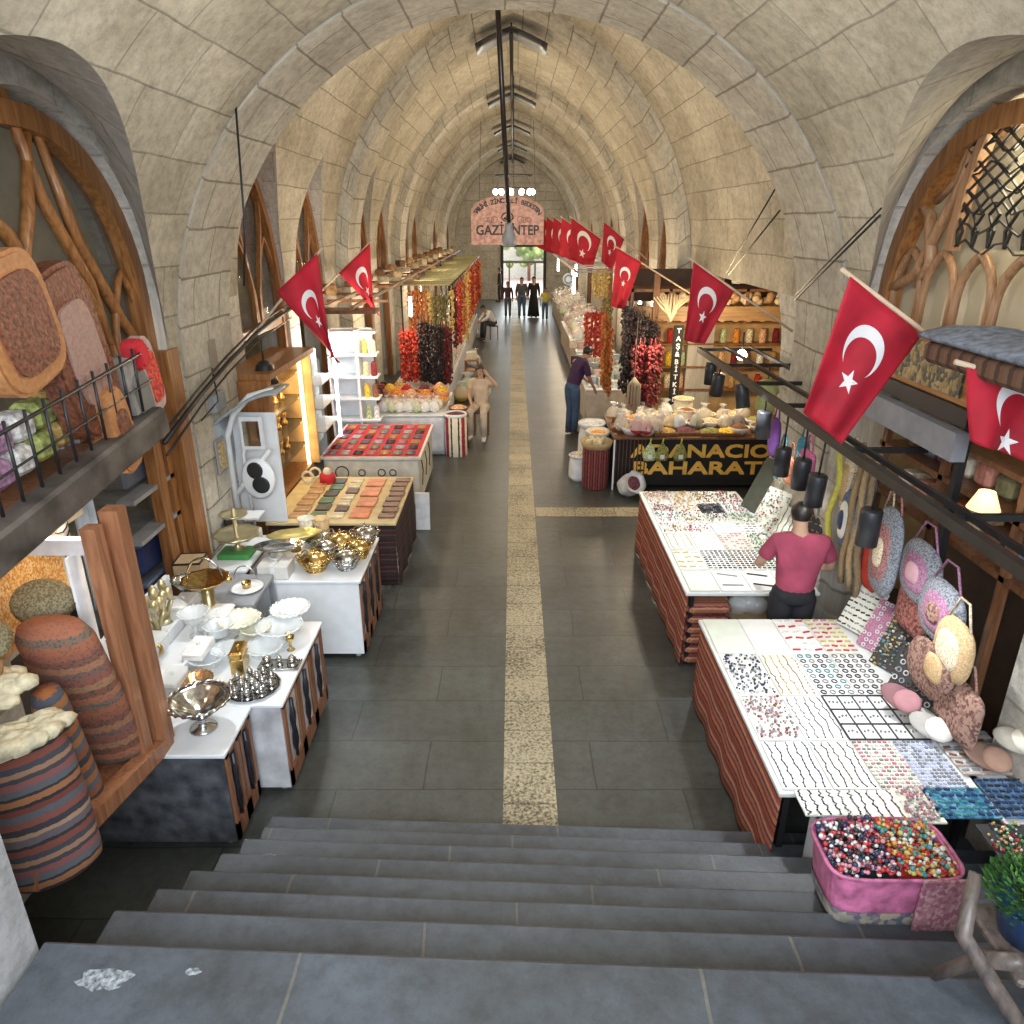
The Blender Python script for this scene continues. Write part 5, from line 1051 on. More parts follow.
def heap(mb,x,y,z,rx,ry,h,mi=0,n=14,seed=0):
    rd=random.Random(seed); prof=[(1,0),(.8,.45),(.5,.8),(.2,.97),(0,1)]
    mb.lathe([(r,a*h) for r,a in prof],n,c=(x,y,z),sc=(rx,ry),mi=mi,wave=.04,wn=5,cap=False)
def spicem(n,c): return speck('spice_'+n,[c,tuple(v*.6 for v in c),tuple(min(1,v*1.35) for v in c)],60,.9)
SPC={'orange':(.75,.28,.04),'red':(.45,.03,.02),'dark red':(.18,.015,.02),'yellow':(.75,.48,.05),'ochre':(.45,.28,.09),'cream':(.75,.66,.45),'olive':(.25,.24,.07),'brown':(.20,.09,.04),'pale green':(.5,.58,.3),'purple brown':(.16,.05,.07),'peach':(.8,.45,.25),'sand':(.58,.46,.28),'white':(.82,.82,.78)}
SPM={k:spicem(k.replace(' ','_'),v) for k,v in SPC.items()}
def bowl_of(c,label,loc,r=.17,kind='bowl',bm=None,group=None,h=.12):
    t=thing('spice_bowl' if kind=='bowl' else 'spice_tray',label,kind,loc,0,group or 'bowls of spices and dried fruit'); b=MB()
    if kind=='bowl': b.lathe([(0,0),(r*.6,0),(r*.95,h*.7),(r,h),(r*.94,h),(r*.88,h*.75),(0,h*.6)],20,cap=False)
    else: b.box(-r,-r*.75,0,r,r*.75,h*.5,bev=.01)
    b.build('vessel',bm or PLW,t); b=MB(); 
    if kind=='bowl': heap(b,0,0,h*.72,r*.88,r*.88,h*.7)
    else: heap(b,0,0,h*.45,r*.9,r*.68,h*.5)
    b.build('filling',SPM[c],t); return t
def sack_of(c,label,loc,r=.22,h=.5,m=None,kind='sack'):
    t=thing('open_sack',label,'sack',loc,0,'open sacks of dried goods'); b=MB()
    b.lathe([(0,0),(r*.9,0),(r*1.05,h*.15),(r,h*.7),(r*.9,h*.92),(r*1.05,h),(r*1.08,h*.97),(r*.92,h*.88),(0,h*.88)],22,cap=False,wave=.03,wn=6); b.build('sack_cloth',m or CREAM,t)
    b=MB(); heap(b,0,0,h*.88,r*.9,r*.9,h*.22 if h<.6 else .1); b.build('filling',SPM[c],t); return t
def bag_of(c,label,loc,s=1.0,rz=0):
    t=thing('plastic_bag',label,'bag',loc,rz,'clear bags of dried goods'); b=MB(); b.ball((0,0,.10*s),.10*s,10,7,sc=(1.15,.85,1)); b.build('filling',SPM[c],t)
    b=MB(); b.lathe([(.118*s,.08*s),(.10*s,.17*s),(.04*s,.215*s),(.02*s,.23*s),(.07*s,.28*s),(.02*s,.26*s)],12,sc=(1.05,.85),cap=False,wave=.12,wn=5); b.build('wrapper',CLB,t); return t
BK=kilim('striped_barrel',[(.28,.05,.05),(.05,.03,.03),(.35,.09,.06),(.1,.03,.04)],0,.085)
t=thing('striped_barrel','dark red striped barrel with a basket on top at the spice counter corner','barrel',(1.38,11.72,0)); MB().lathe([(0,0),(.21,0),(.225,.02),(.225,.68),(.235,.70),(0,.70)],24,cap=False).build('barrel',BK,t); MB().lathe([(0,.70),(.24,.70),(.27,.80),(.25,.80),(.22,.73),(0,.73)],24,cap=False).build('basket',mat('straw',(.5,.36,.18),.9,bump=.6,scale=40),t)
for k in range(9):
    a=k*.7; o=MB().box(-.05,-.03,0,.05,.03,.10,bev=.015).build('soap_bar',mat('pale_soap',(.70,.62,.40),.7),loc=(1.38+.14*math.cos(a)*(.4+.6*(k%2)),11.72+.14*math.sin(a)*(.4+.6*(k%2)),.74),rot=(.2*math.sin(k),.15,a)); tag(o,'cream block standing in the barrel basket, %s counted around'%ORD[k],'block','cream blocks in the barrel basket')
sack_of('orange','low cream sack of orange fruit behind the striped barrel',(1.45,12.15,0),.2,.86)
sack_of('white','rounded white sack standing between the shopper and the barrel',(1.40,12.65,0),.23,.88,PLW)
sack_of('cream','white sack sagging beside the striped barrel in the aisle',(1.14,12.1,0),.17,.45,PLW)
t=thing('spilled_sack','small white sack of dark chillies tipped open on the floor before the counter','sack',(1.86,11.26,.17),rot=(.95,.45,.2)); MB().lathe([(0,-.16),(.10,-.15),(.17,-.05),(.18,.1),(.16,.2),(.19,.24),(.15,.19),(0,.16)],20,cap=False,wave=.05,wn=6).build('sack_cloth',PLW,t); b=MB(); heap(b,0,0,.16,.15,.15,.05); b.build('filling',SPM['purple brown'],t)
# goods crowded on the spice counter
lay=[('sand',1.95,11.78,'bowl'),('brown',2.2,11.75,'bowl'),('red',1.85,12.1,'tray'),('purple brown',2.85,11.78,'tray'),('ochre',2.5,11.74,'tray'),('cream',2.75,12.1,'bowl'),('olive',3.25,11.74,'tray'),('brown',3.72,11.78,'bowl'),('yellow',3.5,11.72,'tray'),('orange',2.1,12.42,'bowl'),('sand',2.45,12.35,'bowl'),('cream',2.5,12.7,'bowl'),('dark red',3.1,12.15,'bowl'),('sand',3.35,12.2,'bowl'),('ochre',3.75,12.2,'bowl'),('brown',4.1,11.9,'bowl'),('cream',1.95,12.8,'bowl'),('yellow',2.95,12.75,'bowl'),('sand',3.4,12.7,'bowl'),('peach',3.9,12.7,'bowl'),('olive',4.15,12.3,'bowl')]
for i,(c,x,y,k) in enumerate(lay):
    fr_='front' if y<11.95 else ('middle' if y<12.5 else 'back'); nth=ORD[sum(1 for l in lay if (l[2]<11.95)==(y<11.95) and (l[2]<12.5)==(y<12.5) and l[1]<x)]
    bowl_of(c,'%s of %s goods in the %s spice counter row, %s from the aisle'%(k,c,fr_,nth),(x,y,.90),.18 if k=='bowl' else .20,k,TIMD if k=='tray' else PLW)
sack_of('brown','small cloth sack of walnuts standing on the spice counter',(2.98,12.42,.90),.15,.26,CREAM); sack_of('sand','larger cloth sack of nuts behind the walnut sack',(3.02,12.85,.90),.17,.36,CREAM)
SB=[]
for i,(c,x,y) in enumerate((('sand',1.78,11.85),('red',2.02,11.62),('red',2.16,11.60),('cream',2.3,12.05),('ochre',2.35,11.66),('yellow',2.62,11.95),('cream',2.15,12.2),('sand',2.62,12.5),('ochre',1.75,12.55),('cream',2.28,12.6),('sand',1.90,12.45),('brown',2.5,12.05),('white',2.75,11.95),('olive',3.05,11.95),('sand',3.3,12.45),('ochre',3.6,12.4),('white',2.7,12.8),('brown',3.75,12.0),('cream',3.55,11.98),('sand',4.0,12.5))):
    SB.append((c,x,y))
for i,(c,x,y) in enumerate(sorted(SB,key=lambda q:q[1])):
    bag_of(c,'clear bag of %s dried goods on the spice counter, %s in order from the aisle'%(c,ORD[i] if i<20 else 'twenty first'),(x,y,.93),1.15,i)
for i,(x,l) in enumerate(((2.42,'olive filled clear bag with yellow tie hanging on the left of the counter front'),(2.72,'olive filled clear bag with white label hanging on the right of the counter front'),(2.22,'pale green clear bag hanging nearest the pleats'))):
    t=thing('hanging_pouch',l,'bag',(x,11.48,.66),0,'pouches hanging on the counter front'); MB().lathe([(0,-.14),(.09,-.13),(.12,-.05),(.06,.10),(.012,.17),(0,.17)],14,sc=(1,.4),cap=False).build('pouch',SPM['olive' if i<2 else 'pale green'],t); MB().box(-.035,-.06,-.09,.035,-.052,-.02).build('label',PLW,t); MB().tube([(0,0,.16),(.01,0,.24)],.012,6).build('tie',mat('lime_tie',(.6,.65,.05),.6),t)
# vertical sign, shelf beams and warm niche of the spice shop
t=thing('vertical_sign','narrow black vertical sign with white letters beside the lit niche','signboard',(2.90,13.15,.92)); MB().box(-.085,-.02,0,.085,.02,1.55,bev=.005).build('panel',BLC,t); MB().box(-.03,.02,-.92,.03,.06,1.5).build('post',TIMD,t); b=MB()
for i,ch in enumerate('TAŞ&BİTKİLE'): put_text(b,ch,.12,T(0,-.025,1.42-.135*i)@RX(PI/2),bold=.006)
b.build('lettering',PLW,t)
t=thing('shop_shelving','warm lit timber wall shelving at the back of the spice shop','shelf',(4.3,14.6,0)); MB().box(-1.6,.35,0,1.2,.42,2.75).build('back_board',mat('honey_board',(.62,.40,.18),.7,var=.3,scale=3),t)
for z in (1.0,1.45,1.9,2.3): MB().box(-1.6,.05,z,1.2,.36,z+.03).build('shelf_board',TIM,t)
for k in range(30):
    c=list(SPC)[(k*5)%13]; r=k//10; o=MB().lathe([(0,0),(.06,0),(.065,.02),(.065,.2),(.05,.24),(.05,.27),(0,.27)],12,cap=False).build('spice_jar',SPM[c],loc=(2.85+.26*(k%10),14.8,(1.03,1.48,1.93)[r])); tag(o,'jar of %s spice on the %s shop shelf, %s from the aisle'%(c,('lowest','middle','upper')[r],ORD[k%10]),'jar','jars on the spice shop shelves')
t=thing('scalloped_board','long brown scalloped fascia board above the spice shop with a wooden loft','fascia board',(3.6,13.9,2.42)); M=T(-1.45,-.02,0)@RX(PI/2)
poly=[(0,.30),(0,.04)]+[(.0+2.9*i/48,.02+.035*abs(math.sin(PI*i/4))) for i in range(49)]+[(2.9,.30)]
MB().prism(poly,M,.04,0).build('board',wood('brown_board',(.34,.20,.09),(.2,.11,.045),axis=0),t); MB().box(-1.45,-.0,.55,1.45,1.2,.60).build('loft_floor',TIMD,t); MB().box(-1.45,.9,.3,1.45,.95,.9).build('loft_back',mat('dark_back',(.10,.06,.04),.8),t)
for k in range(5): MB().box(-1.45+.7*k,0,.0,-1.40+.7*k,.05,.6).build('bracket',TIMD,t)
rd=random.Random(20)
for k in range(14):
    o=MB(); [o.ball((rd.uniform(-.06,.06),rd.uniform(-.06,.06),.07+.05*j),.075,8,5) for j in range(3)]; q=o.build('sponge_gourd',mat('gourd_%d'%(k%3),((.55,.40,.22),(.42,.24,.12),(.68,.55,.35))[k%3],.9,bump=.8,scale=20),loc=(2.75+.19*k,13.98,2.73)); o=q; tag(q,'pale dried gourd on the loft above the spice shop, %s from the aisle'%ORD[k],'gourd','gourds on the loft')
for k in range(13):
    q=MB().tube([(0,0,0),(.05*math.sin(k),0,-.28),(.02,0,-.45)],[.012,.025,.008],5).build('corn_husk',mat('husk',(.62,.52,.34),.9),loc=(2.40+.05*k-.3*0,13.0,3.02-.01*abs(k-6)),rot=(0,(k-6)*.12,0)); tag(q,'pale corn husk in the fan by the scalloped board, %s from the aisle'%ORD[k],'husk','corn husks hung in a fan')
t=thing('wooden_post','brown post at the corner of the spice shop loft','post',(2.55,13.6,0)); MB().box(-.05,-.05,.9,.05,.05,3.3).build('shaft',TIMD,t); MB().box(-.09,-.09,0,.09,.09,.9,bev=.01).build('base',TIMD,t)
t=thing('hanging_baskets','yellow lantern shaped net hanging under the far end of the canopy','lantern',(3.15,9.05,2.25)); MB().lathe([(0,-.30),(.12,-.28),(.10,-.1),(.15,-.06),(.12,.06),(.0,.1)],18,cap=False).build('shade',mat('lime_shade',(.45,.5,.2),.7),t); MB().tube([(0,0,.1),(0,0,.25)],.008,5).build('cord',BLK,t)
t=thing('garlic_bundle','grey hanging bundle of dried reeds over the spice counter','bundle',(1.98,11.95,1.75)); b=MB()
for k in range(20):
    a=k*2.4; b.tube([(0,0,.05),(.10*math.cos(a),.10*math.sin(a),-.08),(.11*math.cos(a),.11*math.sin(a),-.42)],.009,5)
b.build('reeds',mat('reed',(.40,.34,.24),.9),t); MB().tube([(0,0,.0),(0,0,1.0)],.006,4).build('cord',ROPE,t)
# ---- strings of dried vegetables
def string_mesh(name,L,r,m,pods=44,seed=0,kind='pod'):
    rd=random.Random(seed); b=MB()
    for k in range(pods):
        z=-L*k/pods; a=rd.random()*2*PI; d=r*rd.uniform(.2,1.0); l=rd.uniform(.06,.10)
        p=Vector((d*.35*math.cos(a),d*.35*math.sin(a),z)); q=p+Vector((d*math.cos(a),d*math.sin(a),-l*.7))
        b.tube([p,p.lerp(q,.5)+Vector((0,0,.012)),q],[.018,.032,.010],5,mi=k%len(m))
    b.tube([(0,0,.12),(0,0,-L)],.010,4,mi=0)
    return b
def mset(n,*cs): return [mat('dried_%s_%d'%(n,i),c,.5,var=.3,scale=20) for i,c in enumerate(cs)]
DR=mset('red',(.50,.025,.015),(.30,.012,.01),(.62,.07,.02)); DK=mset('dark',(.022,.014,.018),(.045,.02,.022),(.012,.01,.012)); DM=mset('maroon',(.16,.01,.014),(.09,.008,.01),(.24,.02,.02)); DO=mset('orange',(.62,.19,.03),(.42,.07,.015),(.72,.32,.07)); DG=mset('olive',(.21,.17,.05),(.30,.25,.10),(.15,.12,.04)); DY=mset('yellow',(.72,.50,.12),(.80,.62,.25),(.6,.38,.08))
PRO={}
def string(color,loc,L,r,label,group,mats,seed=0):
    key=(color,round(L,1),round(r,2))
    if key not in PRO:
        o=string_mesh('s',L,r,mats,int(L*75),seed).build('dried_string',mats,loc=loc); PRO[key]=o
    else:
        o=PRO[key].copy(); COL.objects.link(o); o.location=loc
    o.rotation_euler=(0,0,seed*1.7); tag(o,label,'dried vegetable string',group); return o
CM={'red':DR,'black':DK,'maroon':DM,'orange':DO,'olive':DG,'yellow':DY}
def bunch(color,pts,L,r,where,group,seed0=0):
    for i,p in enumerate(pts): string(color,p,L,r,'%s dried string %s, %s from left'%(color,where,ORD[i]),group,CM[color],seed0+i)
# right group by the spice shop
bunch('black',[(1.98+.09*i,13.3+.09*(i%3),2.78-.05*i) for i in range(7)],1.5,.07,'in the tall black cluster right of the third flag','black strings on the right')
bunch('maroon',[(2.06+.085*i,12.5+.08*(i%3),2.22) for i in range(6)],1.0,.07,'in the dark red cluster over the spice counter','maroon strings on the right')
bunch('orange',[(1.72+.06*i,14.2+.1*i,2.55-.1*i) for i in range(4)],1.3,.05,'beside the third flag over the aisle','orange strings on the right')
bunch('red',[(1.72+.11*i,17.6,2.2) for i in range(4)],1.0,.06,'in the bright red pair hanging over the far tables','red strings on the right')
bunch('yellow',[(1.95+.13*i,18.2,3.1) for i in range(3)],.6,.08,'high under the right rack','yellow strings on the right')
bunch('red',[(2.75+.10*i,18.6,3.25) for i in range(4)],.8,.07,'in the bright cluster left of the third flag','red strings beside the flag')
bunch('olive',[(2.15+.08*i,17.9,2.5) for i in range(3)],1.0,.05,'hanging below the yellow ones','olive strings on the right')
bunch('yellow',[(2.30+.1*i,13.9,1.8) for i in range(3)],.8,.06,'at the bright niche beside the vertical sign','yellow strings by the sign')
# left rack
t=thing('drying_rack','long pale rack of bamboo canes over the left stalls','rack',(-2.0,24,2.78)); b=MB()
for k in range(48): b.tube([(-.62,-6.0+.33*k,0),(.52,-6.0+.33*k,0)],.022,5,mi=k%2)
b.build('canes',[mat('cane_pale',(.58,.50,.26),.7),mat('cane_green',(.36,.38,.20),.7)],t); 
for xx in (-.62,.52): MB().tube([(xx,-6.1,-.03),(xx,9.8,-.03)],.022,6).build('side_rail',BLK,t)
for yy in (-6.05,0,6): 
    for xx in (-.62,.52): MB().tube([(xx,yy,-2.78),(xx,yy,-.03)],.02,6).build('post',BLK,t)
bunch('red',[(-2.38+.085*i,16.0+.06*(i%3),1.98) for i in range(5)],1.05,.06,'in the bright red cluster over the near spice table','red strings on the left')
bunch('black',[(-1.98+.085*i,16.0+.06*(i%3),2.20-.03*i) for i in range(6)],1.25,.065,'in the black cluster over the spice table','black strings on the left')
bunch('maroon',[(-1.52+.07*i,16.2,2.05) for i in range(3)],1.2,.055,'right of the black cluster on the left','maroon strings on the left')
bunch('orange',[(-2.42+.12*i,17.9,2.66) for i in range(4)],1.2,.06,'at the front end of the cane rack','orange strings at the rack front')
bunch('olive',[(-1.85+.085*i,17.85,2.55) for i in range(4)],1.6,.05,'at the front of the cane rack','olive strings at the rack front')
bunch('yellow',[(-1.95+.5*i,17.95,2.66) for i in range(2)],.9,.06,'flanking the olive ones on the cane rack','yellow strings at the rack front')
for i in range(18): string(('maroon','red','red','orange')[i%4 if i<8 else 1+i%3],(-1.42+.05*(i%2),18.6+.78*i,2.70),1.45,.075,'dried pepper string on the aisle rail of the cane rack, %s from its near end'%ORD[i],'pepper strings along the cane rack',CM[('maroon','red','red','orange')[i%4 if i<8 else 1+i%3]],i)
string('yellow',(-1.30,21.5,2.85),1.9,.06,'long pale yellow string hanging low on the aisle side of the rack','pale string at the rack',DY,3)
# second loose frame above left stalls
t=thing('timber_canopy','cluttered brown timber canopy with planks over the left shops','canopy',(-2.9,21,2.85)); rd=random.Random(2)
for k in range(16):
    yy=-9.5+1.6*k*.95; MB().box(-.5,yy,.02*(k%2),.55,yy+(.05 if k%3 else .45),.05+.02*(k%2),M=RZ(rd.uniform(-.03,.03))).build('cross_plank',TIMD,t)
for xx in (-.5,0,.45): MB().box(xx,-9.6,.07,xx+.05,14.5,.12).build('long_plank',wood('brown_along',(.26,.13,.05),(.12,.055,.02),axis=1),t)
for yy in (-1.5,4.5,9.5,14.3):
    MB().box(.48,yy,-2.85,.54,yy+.06,.1).build('post',BLK,t)
for k in range(26):
    o=MB().box(-.10,-.12,0,.10,.12,.10+.08*rd.random(),bev=.02,M=RZ(rd.random())).build('stored_bundle',mat('bundle_%d'%(k%4),((.42,.24,.1),(.55,.42,.25),(.3,.16,.08),(.66,.56,.4))[k%4],.9,var=.3),loc=(-2.9+(.28 if k%2 else -.22),13+.85*k,3.0)); tag(o,'brown bundle on the %s side of the left canopy, %s from the near end'%('aisle' if k%2 else 'wall',ORD[k//2]),'bundle','bundles on the left canopy')
# ---- left tables: leather goods, red lined table, white spice table
t=stall('dark striped cloth table of leather wallets and cards on the left',-2.92,-1.38,8.02,9.72,.85,KD,side='r',top=mat('straw_top',(.68,.55,.30),.7)); 
LC={'orange leather':(.65,.18,.05),'brown leather':(.16,.06,.03),'black':(.03,.03,.03),'green':(.07,.18,.1),'cream':(.72,.65,.45),'dark brown':(.09,.04,.025),'tan leather':(.5,.3,.15)}
def wallet(c,x,y,w,l,label,z=.852,h=.018,g='leather wallets on the dark striped table'):
    o=MB().box(-w/2,-l/2,0,w/2,l/2,h,bev=.006).build('wallet',mat('wallet_'+c.replace(' ','_'),LC[c],.5,var=.3),loc=(x,y,z)); tag(o,label,'wallet',g)
cols=[(-1.52,'brown leather',.2,8),(-1.85,'orange leather',.24,4),(-2.12,'cream',.16,7),(-2.36,'green',.18,6),(-2.60,'tan leather',.2,7)]
for ci,(x,c,w,n) in enumerate(cols):
    for k in range(n):
        cc_=c if not(c=='green' and k%2) else 'black'
        if c=='cream' and k%3==1: cc_='dark brown'
        l=(1.55/n)*.78; wallet(cc_,x+.012*math.sin(k*2),8.16+1.5*(k+.4)/n,w,l,'%s wallet in the %s column from the aisle, %s from the near edge'%(cc_,ORD[ci],ORD[k]))
for i,(x,y,l) in enumerate(((-2.78,9.45,'white ring shaped ornament at the far left of the wallet table'),(-2.72,9.62,'second white ring shaped ornament behind the first'))):
    tag(MB().tube([(.07*math.cos(a),0,.09+.07*math.sin(a)) for a in [2*PI*j/18 for j in range(18)]],.018,8,closed=True).build('ring_ornament',CREAM,loc=(x,y,.85)),l,'ornament')
t=thing('red_toque','red drum shaped hat with a pale top beside the ring ornaments','hat',(-2.52,9.48,.852)); MB().lathe([(0,0),(.11,0),(.10,.12),(0,.12)],18,cap=False).build('crown',RED,t); MB().ball((0,0,.15),.06,10,6).build('pompom',CREAM,t)
o=MB().box(-.1,-.02,.0,.1,.02,.55,M=RX(-.1)).build('leaning_sheet',PLW,loc=(-1.30,9.85,0)); tag(o,'narrow white board leaning at the far corner of the wallet table','board')
t=thing('display_table','white table with black drawn emblems under a red lined tray of bracelets','table',(-2.15,11.55,0)); MB().box(-.72,-.9,.08,.72,.95,.82,bev=.01).build('body',mat('ivory_panel',(.66,.65,.58),.6),t)
MB().box(-.76,-.95,.82,.76,1.0,.86).build('tray',mat('white_frame',(.75,.72,.68),.5),t); MB().box(-.72,-.91,.858,.72,.96,.868).build('lining',RED,t)
b=MB()
for k,(x,r) in enumerate(((-.45,.10),(-.15,.05),(.15,.055),(.32,.05))): b.tube([(x+r*math.cos(a),-.905,.60+r*math.sin(a)) for a in [2*PI*i/14 for i in range(14)]],.010,4,closed=True)
for k in range(3): b.tube([(.725,-.6+.5*k,.3),(.725,-.45+.5*k,.5),(.725,-.6+.5*k,.7)],.012,4)
b.build('emblems',BLK,t)
for k in range(7):
    for j in range(6):
        cc_=['slate','silver','dark','rose','amber','sage'][(k+j*2)%6]; cvx=[(.16,.19,.22),(.45,.46,.48),(.06,.07,.08),(.5,.2,.22),(.5,.32,.14),(.25,.3,.22)][(k+j*2)%6]
        q=MB()
        for w_ in range(5): q.tube([(-.07,-.09+.04*w_,.008),(.07,-.09+.04*w_,.008)],.010,5)
        q=q.build('bracelet_roll',mat('brace_'+cc_,cvx,.4,.3),loc=(-2.15-.61+.2*k,11.55-.76+.30*j,.87)); tag(q,'%s bracelet card on the red tray, %s from the aisle in the %s row'%(cc_,ORD[6-k],ORD[j]),'bracelet card','bracelet cards on the red tray')
t=thing('white_shelf_tower','white five shelf tower standing against the left wall by the red lined table','shelf',(-2.75,12.85,0)); MB().box(-.42,.15,.0,.30,.18,2.45).build('back_board',WHT,t)
for k in range(6): MB().box(-.42,-.20,.5+.38*k,.42,.16,.53+.38*k).build('shelf_board',WHT,t)
MB().box(-.42,-.2,0,-.39,.18,2.45).build('side_panel',WHT,t); MB().box(.06,-.19,0,.10,.18,2.45).build('side_panel',WHT,t)
for k in range(10):
    c=list(SPC)[(k*4)%13]; o=MB().lathe([(0,0),(.05,0),(.055,.02),(.05,.2),(.02,.24),(0,.25)],10,cap=False).build('bottle',SPM[c],loc=(-2.55+.14*(k%2),12.78,.53+.38*(k//2))); tag(o,'%s bottle on the %s shelf up of the white tower, %s side'%(c,ORD[k//2],'aisle' if k%2 else 'wall'),'bottle','bottles on the white tower')
# lit showcase with led strips left
t=thing('lit_showcase','tall timber showcase with golden lit shelves and vertical light strips on the left','showcase',(-3.1,9.4,0)); HB=mat('honey_board',(.62,.40,.18),.7,var=.3,scale=3)
MB().box(-.30,-.9,.85,-.26,1.0,2.5).build('back_board',HB,t); MB().box(-.3,.98,.85,.25,1.02,2.5).build('side_panel',HB,t); MB().box(-.25,-1.0,.2,.28,-.86,2.45,bev=.01).build('corner_post',TIM,t)
for z in (1.15,1.5,1.85,2.2): MB().box(-.28,-.85,z,.1,.98,z+.02).build('shelf_board',GL,t)
MB().box(.1,.86,.86,.14,.90,2.45).build('light_strip',EMG,t); MB().box(-.3,-.95,2.45,.3,1.05,2.52).build('top_board',TIM,t); MB().box(-.3,-.95,.0,.16,1.0,.86).build('base_cabinet',TIM,t)
for k in range(24):
    o=MB().lathe([(0,0),(.04,0),(.045,.03),(.02,.06),(.03,.12),(.035,.16),(.01,.18),(0,.18)],10,cap=False).build('gilt_figure',mat('gilt_warm',(.75,.45,.15),.3,.8),loc=(-3.2+.0*k,8.7+.27*(k%6),(1.17,1.52,1.87,2.22)[k//6])); tag(o,'gilt figure on the %s glass shelf of the lit showcase, %s from the near side'%(('lowest','second','third','top')[k//6],ORD[k%6]),'figure','gilt figures in the lit showcase')
t=thing('glass_showcase','white edged glass showcase with bright cold light strip beyond the golden one','showcase',(-2.95,11.2,0)); MB().box(-.2,-.45,.86,-.17,.55,2.3).build('back_board',mat('pale_cold_board',(.62,.70,.74),.5),t); MB().box(.10,.50,.86,.14,.54,2.35).build('light_strip',mat('lamp_cold_strip',(.85,.93,1),.5,emit=8),t)
for z in (1.2,1.55,1.9): MB().box(-.18,-.45,z,.12,.52,z+.015).build('shelf_board',PLW,t)
MB().box(-.2,-.48,.86,.14,-.45,2.3).build('side_glass',glass('cold_glass',(.6,.7,.75),.3),t)
t=thing('hanging_lantern','dark bell shaped lantern hanging left of the nearer left flag','lantern',(-2.95,8.75,2.62)); MB().lathe([(0,-.26),(.15,-.26),(.13,-.2),(.10,-.05),(.06,.0),(0,.02)],16,cap=False).build('shade',BLK,t); MB().tube([(0,0,0),(0,0,.25)],.01,5).build('cord',BLK,t)
# white spice table and what stands on it
stall('white cloth spice table with plastic bags and orange bowls on the left',-2.75,-1.28,13.45,15.4,.80,mat('white_cloth',(.62,.64,.70),.8),side='r',top=WHT)
rd=random.Random(31)
L2=[('white','bag')]*14; 
for i in range(14):
    c=('white','cream','pale green','peach','white','sand')[i%6]; bag_of(c,'bag of %s goods, %s from the wall in the %s spice table row'%(c,ORD[i//2],'front' if i%2==0 else 'second'),(-2.45+.16*(i//2)+.04*(i%2),13.62+.26*(i%2),.80),1.0,i)
for i,(c,x,y) in enumerate((('orange',-2.3,14.35),('peach',-2.0,14.3),('orange',-1.72,14.25),('red',-2.15,14.75),('yellow',-2.5,14.8),('purple brown',-1.8,14.8),('yellow',-1.42,14.55),('peach',-1.5,14.95),('ochre',-2.35,15.1))):
    bowl_of(c,'orange bowl of %s spice on the white table, %s from the front left'%(c,ORD[i]),(x,y,.80),.16,'bowl',mat('orange_plastic',(.75,.3,.15),.4),h=.22)
for i in range(6):
    o=MB().box(-.06,-.06,0,.06,.06,.30,bev=.01).build('spice_tin',mat('tin_%d'%(i%2),((.30,.03,.03),(.03,.02,.02))[i%2],.4),loc=(-2.66,13.7+.27*i,.80)); tag(o,'%s tin at the wall side of the spice table, %s from near end'%(('dark red','black')[i%2],ORD[i]),'tin','tins on the spice table')
t=thing('striped_drum','cream drum with dark red and black stripes at the corner of the white spice table','drum',(-1.08,13.55,0)); SD=kilim('cream_red_stripes',[(0,(.68,.62,.50)),(.2,(.05,.04,.03)),(.3,(.68,.62,.5)),(.42,(.28,.02,.04)),(.62,(.66,.6,.48)),(.75,(.06,.06,.05)),(.85,(.7,.64,.52))],0,.30)
MB().lathe([(0,0),(.20,0),(.205,.02),(.205,.78),(0,.78)],26,cap=False).build('drum',SD,t); MB().lathe([(.205,.76),(.22,.80),(.20,.82),(.18,.79)],26,cap=False).build('rim',PLW,t); b=MB(); heap(b,0,0,.78,.19,.19,.05); b.build('filling',SPM['purple brown'],t)
bowl_of('peach','wooden dish of peach coloured nuts behind the striped drum',(-1.06,14.0,.70),.2,'bowl',TIMD); MBx=thing('round_stool','dark round stool under the dish of nuts','stool',(-1.06,14.0,0)); MB().lathe([(0,.64),(.2,.64),(.2,.70),(0,.70)],18,cap=False).build('seat',TIMD,MBx)
for k in range(3): MB().tube([(.14*math.cos(k*2.1),.14*math.sin(k*2.1),.65),(.18*math.cos(k*2.1),.18*math.sin(k*2.1),0)],.018,6).build('leg',TIMD,MBx)
bowl_of('orange','wide basket of orange slices between the drum and the bowls',(-1.45,14.2,.82),.22,'bowl',mat('straw',(.5,.36,.18),.9))
# long run of left tables further down with heaped goods
stall('long white table of bagged goods beneath the cane rack on the left',-2.7,-1.45,16.2,30.5,.72,mat('white_cloth',(.62,.64,.70),.8),side='r',top=WHT,front=False)
cl=['white','yellow','peach','orange','pale green','cream','sand','olive','red','ochre']
for i in range(96):
    r=i%3; k=i//3; c=cl[(i*7+r)%10]; x=-1.62-.28*r; y=16.4+.44*k
    if y>30.3: break
    s=1.55+.35*((i*5)%3)/3
    if i<3: P0=None
    b0=bag_of(c,'%s bag in the %s row of the long left table, %s from near end'%(c,ORD[r],ORD[k]) if k<20 else '%s bag at the far end of the long left table, %s row, %s along'%(c,ORD[r],ORD[k-20]),(x,y,.72+.12*r),s,i)
